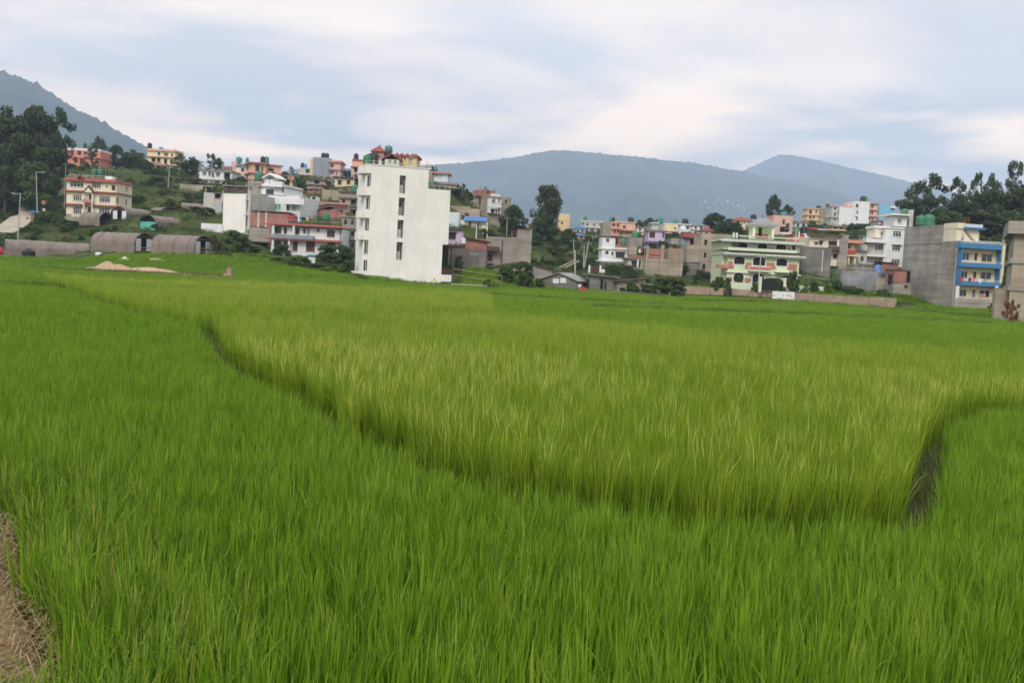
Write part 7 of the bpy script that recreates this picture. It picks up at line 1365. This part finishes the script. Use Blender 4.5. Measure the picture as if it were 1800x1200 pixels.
P = at(1025, 499, 141); z_ = tz(P[0], P[1]); e = empty('crate', (P[0], P[1], z_)); tag(e, 'red topped crate beside the person in white', 'crate'); MB().box(-.4, .4, -.3, .3, 0, .6).build('crate_body', 'wood', e); MB().box(-.45, .45, -.35, .35, .605, 1.0).build('cover', 'cloth_red', e)

# ================================================================== bottom left: bank with straw litter
pb = BARE; mb = MB(); cx_, cy_ = np.mean([p[0] for p in pb]), np.mean([p[1] for p in pb]); n = 40; ring = []
pts_ = np.array(pb); seg = np.linspace(0, len(pb), 60, endpoint=False); outl = [pts_[int(s) % len(pb)]*(1-s % 1)+pts_[(int(s)+1) % len(pb)]*(s % 1) for s in seg]
for j in range(7):
    t = j/6
    for q in outl: x, y = q[0]*(1-t)+cx_*t, q[1]*(1-t)+cy_*t; mb.v.append((x, y, -.05+.30*min(1, t*2.6)**.8+.05*mnoise.noise(Vector((x*2, y*2, 0)))))
for j in range(6):
    for i in range(60): a = j*60+i; c = j*60+(i+1) % 60; mb.f.append((a, c, c+60, a+60))
o = mb.build('field_bank', 'earth', smooth=True); tag(o, 'bare brown field bank at the bottom left corner', kind='structure')
V, Fc, S = [], [], []
bp = rng.uniform(np.min(pts_, 0), np.max(pts_, 0), (26000, 2)); bp = bp[inside(bp, pb)][:9000]
for x, y in bp:
    a = rng.uniform(0, 6.283); ln = rng.uniform(.06, .22); w = rng.uniform(.002, .0045); z = .24+rng.uniform(-.02, .06); k = len(V); dx_, dy_ = math.cos(a)*ln/2, math.sin(a)*ln/2; nx_, ny_ = -math.sin(a)*w, math.cos(a)*w; el = rng.uniform(-.05, .06)
    V += [(x-dx_-nx_, y-dy_-ny_, z-el), (x-dx_+nx_, y-dy_+ny_, z-el), (x+dx_+nx_, y+dy_+ny_, z+el), (x+dx_-nx_, y+dy_-ny_, z+el)]; Fc.append((k, k+1, k+2, k+3)); S += [rng.uniform(.2, 1)]*4
leaf_mat('straw_litter', [(.14, .09, .04), (.30, .215, .10), (.42, .33, .18)], trans=.15, rnd=0)
me = mesh_np('straw_litter', V, Fc, 'straw_litter', S); o = bpy.data.objects.new('straw_litter', me); COL.objects.link(o); tag(o, 'dry straw strewn over the bank at bottom left', kind='stuff')
# weeds on the near bunds; far tuft rows imitate shaded plot edges
Q = []; FQ = []
for pl, hw in BUNDS:
    for i in range(len(pl)-1):
        a, c = np.array(pl[i]), np.array(pl[i+1]); L_ = np.hypot(*(c-a)); mid = (a+c)/2
        if mid[1] > 172: continue
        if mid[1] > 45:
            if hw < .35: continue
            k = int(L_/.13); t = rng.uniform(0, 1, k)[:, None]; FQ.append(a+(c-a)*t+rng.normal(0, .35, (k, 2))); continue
        k = int(L_/.09*(1 if mid[1] < 40 else .5)); t = rng.uniform(0, 1, k)[:, None]; Q.append(a+(c-a)*t+rng.normal(0, hw*.55, (k, 2)))
Q = np.concatenate(Q); Q = Q[(Q[:, 1] > 3) & ~inside(Q, BARE)]; n = len(Q); s = rng.uniform(.35, .8, n)
WD = [proto(blades(14, .55, .10, .012, 4, 800+i, lean=.5, bend=.45, mname='grass_leaf', dry=.25), 'weed') for i in range(3)]
scatter('bund_weeds_and_edge_shade', 'dark weedy grass on the narrow banks between the paddies', np.stack([Q[:, 0], Q[:, 1], np.zeros(n)], 1), np.concatenate([rng.normal(0, .15, (n, 2)), rng.uniform(0, 6.28, (n, 1))], 1), np.stack([s, s, s], 1), rng.integers(0, 3, n), WD)
FQ = np.concatenate(FQ); n = len(FQ); s = rng.uniform(1.35, 1.75, n)  # tufts added to draw the dark, shaded sides of taller rice
scatter('bund_weeds_and_edge_shade', 'added dark tufts standing in for the shaded sides of far rice plots', np.stack([FQ[:, 0], FQ[:, 1], terrain(FQ[:, 0], FQ[:, 1])], 1), np.concatenate([rng.normal(0, .12, (n, 2)), rng.uniform(0, 6.28, (n, 1))], 1), np.stack([s, s, s], 1), rng.integers(0, 3, n), [proto(blades(34, .55, .26, .035, 2, 830+i, lean=.22, bend=.22, mname='grass_leaf'), 'weed') for i in range(3)])
# grass strip between retaining wall and villa compound
P = hill_pts(26000, 28, 72, 138, 162, .1, 4.2); P = P[(P[:, 0] > 22)]; n = len(P); s = rng.uniform(.5, .95, n)
scatter('verge_grass', 'bright green grass strip above the tan retaining wall', P, np.concatenate([rng.normal(0, .1, (n, 2)), rng.uniform(0, 6.28, (n, 1))], 1), np.stack([s, s, s], 1), rng.integers(0, 3, n), [proto(blades(26, .6, .3, .045, 2, 880+i, lean=.2, bend=.2, mname='rice'), 'tuft') for i in range(3)])

# ================================================================== hamlet on the far ridge
from mathutils.bvhtree import BVHTree
RB = BVHTree.FromPolygons([Vector(v) for v in RIDGE[1][0]], RIDGE[1][1])
hs = ((1232, 362), (1240, 356), (1256, 358), (1262, 352), (1270, 357), (1278, 355), (1287, 359), (1298, 363), (1308, 367), (1245, 367))
for i, (x, y) in enumerate(hs):
    hit = RB.ray_cast(Vector(CAM), Vector(ray(x, y)))[0]; P = hit if hit is not None else at(x, y, 4750); e = empty('hamlet_house', tuple(P)); tag(e, 'tiny pale house in the hamlet on the far ridge slope', 'house', 'hamlet on the far ridge'); w_ = 4.5+1.5*(i % 3)
    MB().box(-w_, w_, -5, 8, -9, 5+2*(i % 2)).build('wall', 'plaster_grey', e); MB().prism([(-w_-1, 5.1+2*(i % 2)), (w_+1, 5.1+2*(i % 2)), (0, 8+2*(i % 2))], -7, 10).build('roof', 'tin_old', e)

# ================================================================== smoke drifting from the yard at right
sm = bpy.data.materials.new('smoke'); sm.use_nodes = True; t = sm.node_tree; t.nodes.clear(); o_ = N(t, 'ShaderNodeOutputMaterial'); pv_ = N(t, 'ShaderNodeVolumePrincipled'); tc = N(t, 'ShaderNodeTexCoord'); no = N(t, 'ShaderNodeTexNoise'); no.inputs['Scale'].default_value = .55; no.inputs['Detail'].default_value = 3; L(t, tc.outputs['Object'], no.inputs['Vector'])
mr = N(t, 'ShaderNodeMapRange'); mr.inputs[1].default_value = .42; mr.inputs[2].default_value = .7; mr.inputs[3].default_value = 0; mr.inputs[4].default_value = .5; L(t, no.outputs['Fac'], mr.inputs[0])
ln_ = N(t, 'ShaderNodeVectorMath', operation='LENGTH'); mpn = N(t, 'ShaderNodeMapping'); mpn.inputs['Scale'].default_value = (1/4.6, 1/2.2, 1/2.9); L(t, tc.outputs['Object'], mpn.inputs[0]); L(t, mpn.outputs[0], ln_.inputs[0]); fo = N(t, 'ShaderNodeMapRange'); fo.inputs[1].default_value = .25; fo.inputs[2].default_value = 1; fo.inputs[3].default_value = 1; fo.inputs[4].default_value = 0; L(t, ln_.outputs['Value'], fo.inputs[0])
mu = N(t, 'ShaderNodeMath', operation='MULTIPLY'); L(t, mr.outputs[0], mu.inputs[0]); L(t, fo.outputs[0], mu.inputs[1]); L(t, mu.outputs[0], pv_.inputs['Density']); pv_.inputs['Color'].default_value = (.72, .78, .88, 1); L(t, pv_.outputs[0], o_.inputs['Volume']); MATS['smoke'] = sm
P = at(1506, 488, 161); mb = MB()
for j in range(9):
    for i in range(16): a, ph = 6.283*i/16, math.pi*(j+.02)/8.04; mb.v.append((4.6*math.sin(ph)*math.cos(a), 2.2*math.sin(ph)*math.sin(a), 2.9*math.cos(ph)))
for j in range(8):
    for i in range(16): a = j*16+i; c = j*16+(i+1) % 16; mb.f.append((a, a+16, c+16, c))
mb.f.append(tuple(range(16))); mb.f.append(tuple(8*16+15-i for i in range(16)))
o = mb.build('smoke', 'smoke', loc=(P[0], P[1]-1.0, P[2]+.3)); tag(o, 'thin grey smoke drifting before the yard wall', kind='stuff')
for o in bpy.data.objects:
    if o.name.startswith(('boundary_wall', 'gate', 'fence')) and o.parent is None: o['kind'] = 'thing'

# ================================================================== roof clutter typical of the place: rebar stubs, aerials, parapet stains
cr = random.Random(11)
for b in BLIST:
    if not b.blks or b.e['category'] in ('wall', 'shed', 'gate', 'carport', 'flag mast', 'washing'): continue
    k = max(b.blks, key=lambda q: q['z1']); W_ = k['u1']-k['u0']; D_ = k['w1']-k['w0']
    if cr.random() < .5 and W_ > 3:
        for u, w in ((k['u0']+.3, k['w0']+.3), (k['u1']-.3, k['w0']+.3), (k['u1']-.3, k['w1']-.3)):
            h = cr.uniform(.3, .9); o = b.part('column_stub', MB().box(u-.14, u+.14, w-.14, w+.14, k['z1']-.05, k['z1']+h), 'concrete')
            rb = MB()
            for dx_, dy_ in ((-.09, -.09), (.09, -.09), (.09, .09), (-.09, .09)): rb.tube((u+dx_, w+dy_, k['z1']+h-.05), (u+dx_+cr.uniform(-.06, .06), w+dy_, k['z1']+h+cr.uniform(.5, .9)), .014, n=4)
            rb.tube((u-.09, w-.09, k['z1']+h+.2), (u+.09, w+.09, k['z1']+h+.2), .012, n=4).tube((u+.09, w-.09, k['z1']+h+.22), (u-.09, w+.09, k['z1']+h+.22), .012, n=4); b.part('rebar', rb, 'earth', o)
    if cr.random() < .45:
        u = cr.uniform(k['u0']+.4, k['u1']-.4); w = k['w0']+D_*cr.uniform(.2, .6); h = cr.uniform(1.6, 2.8); an = MB().tube((u, w, k['z1']-.02), (u, w, k['z1']+h), .025, n=5)
        for q in (.75, .87, 1.0): an.tube((u-.35*q, w, k['z1']+h*q-.03), (u+.35*q, w, k['z1']+h*q-.03), .015, n=4)
        b.part('aerial', an, 'steel')
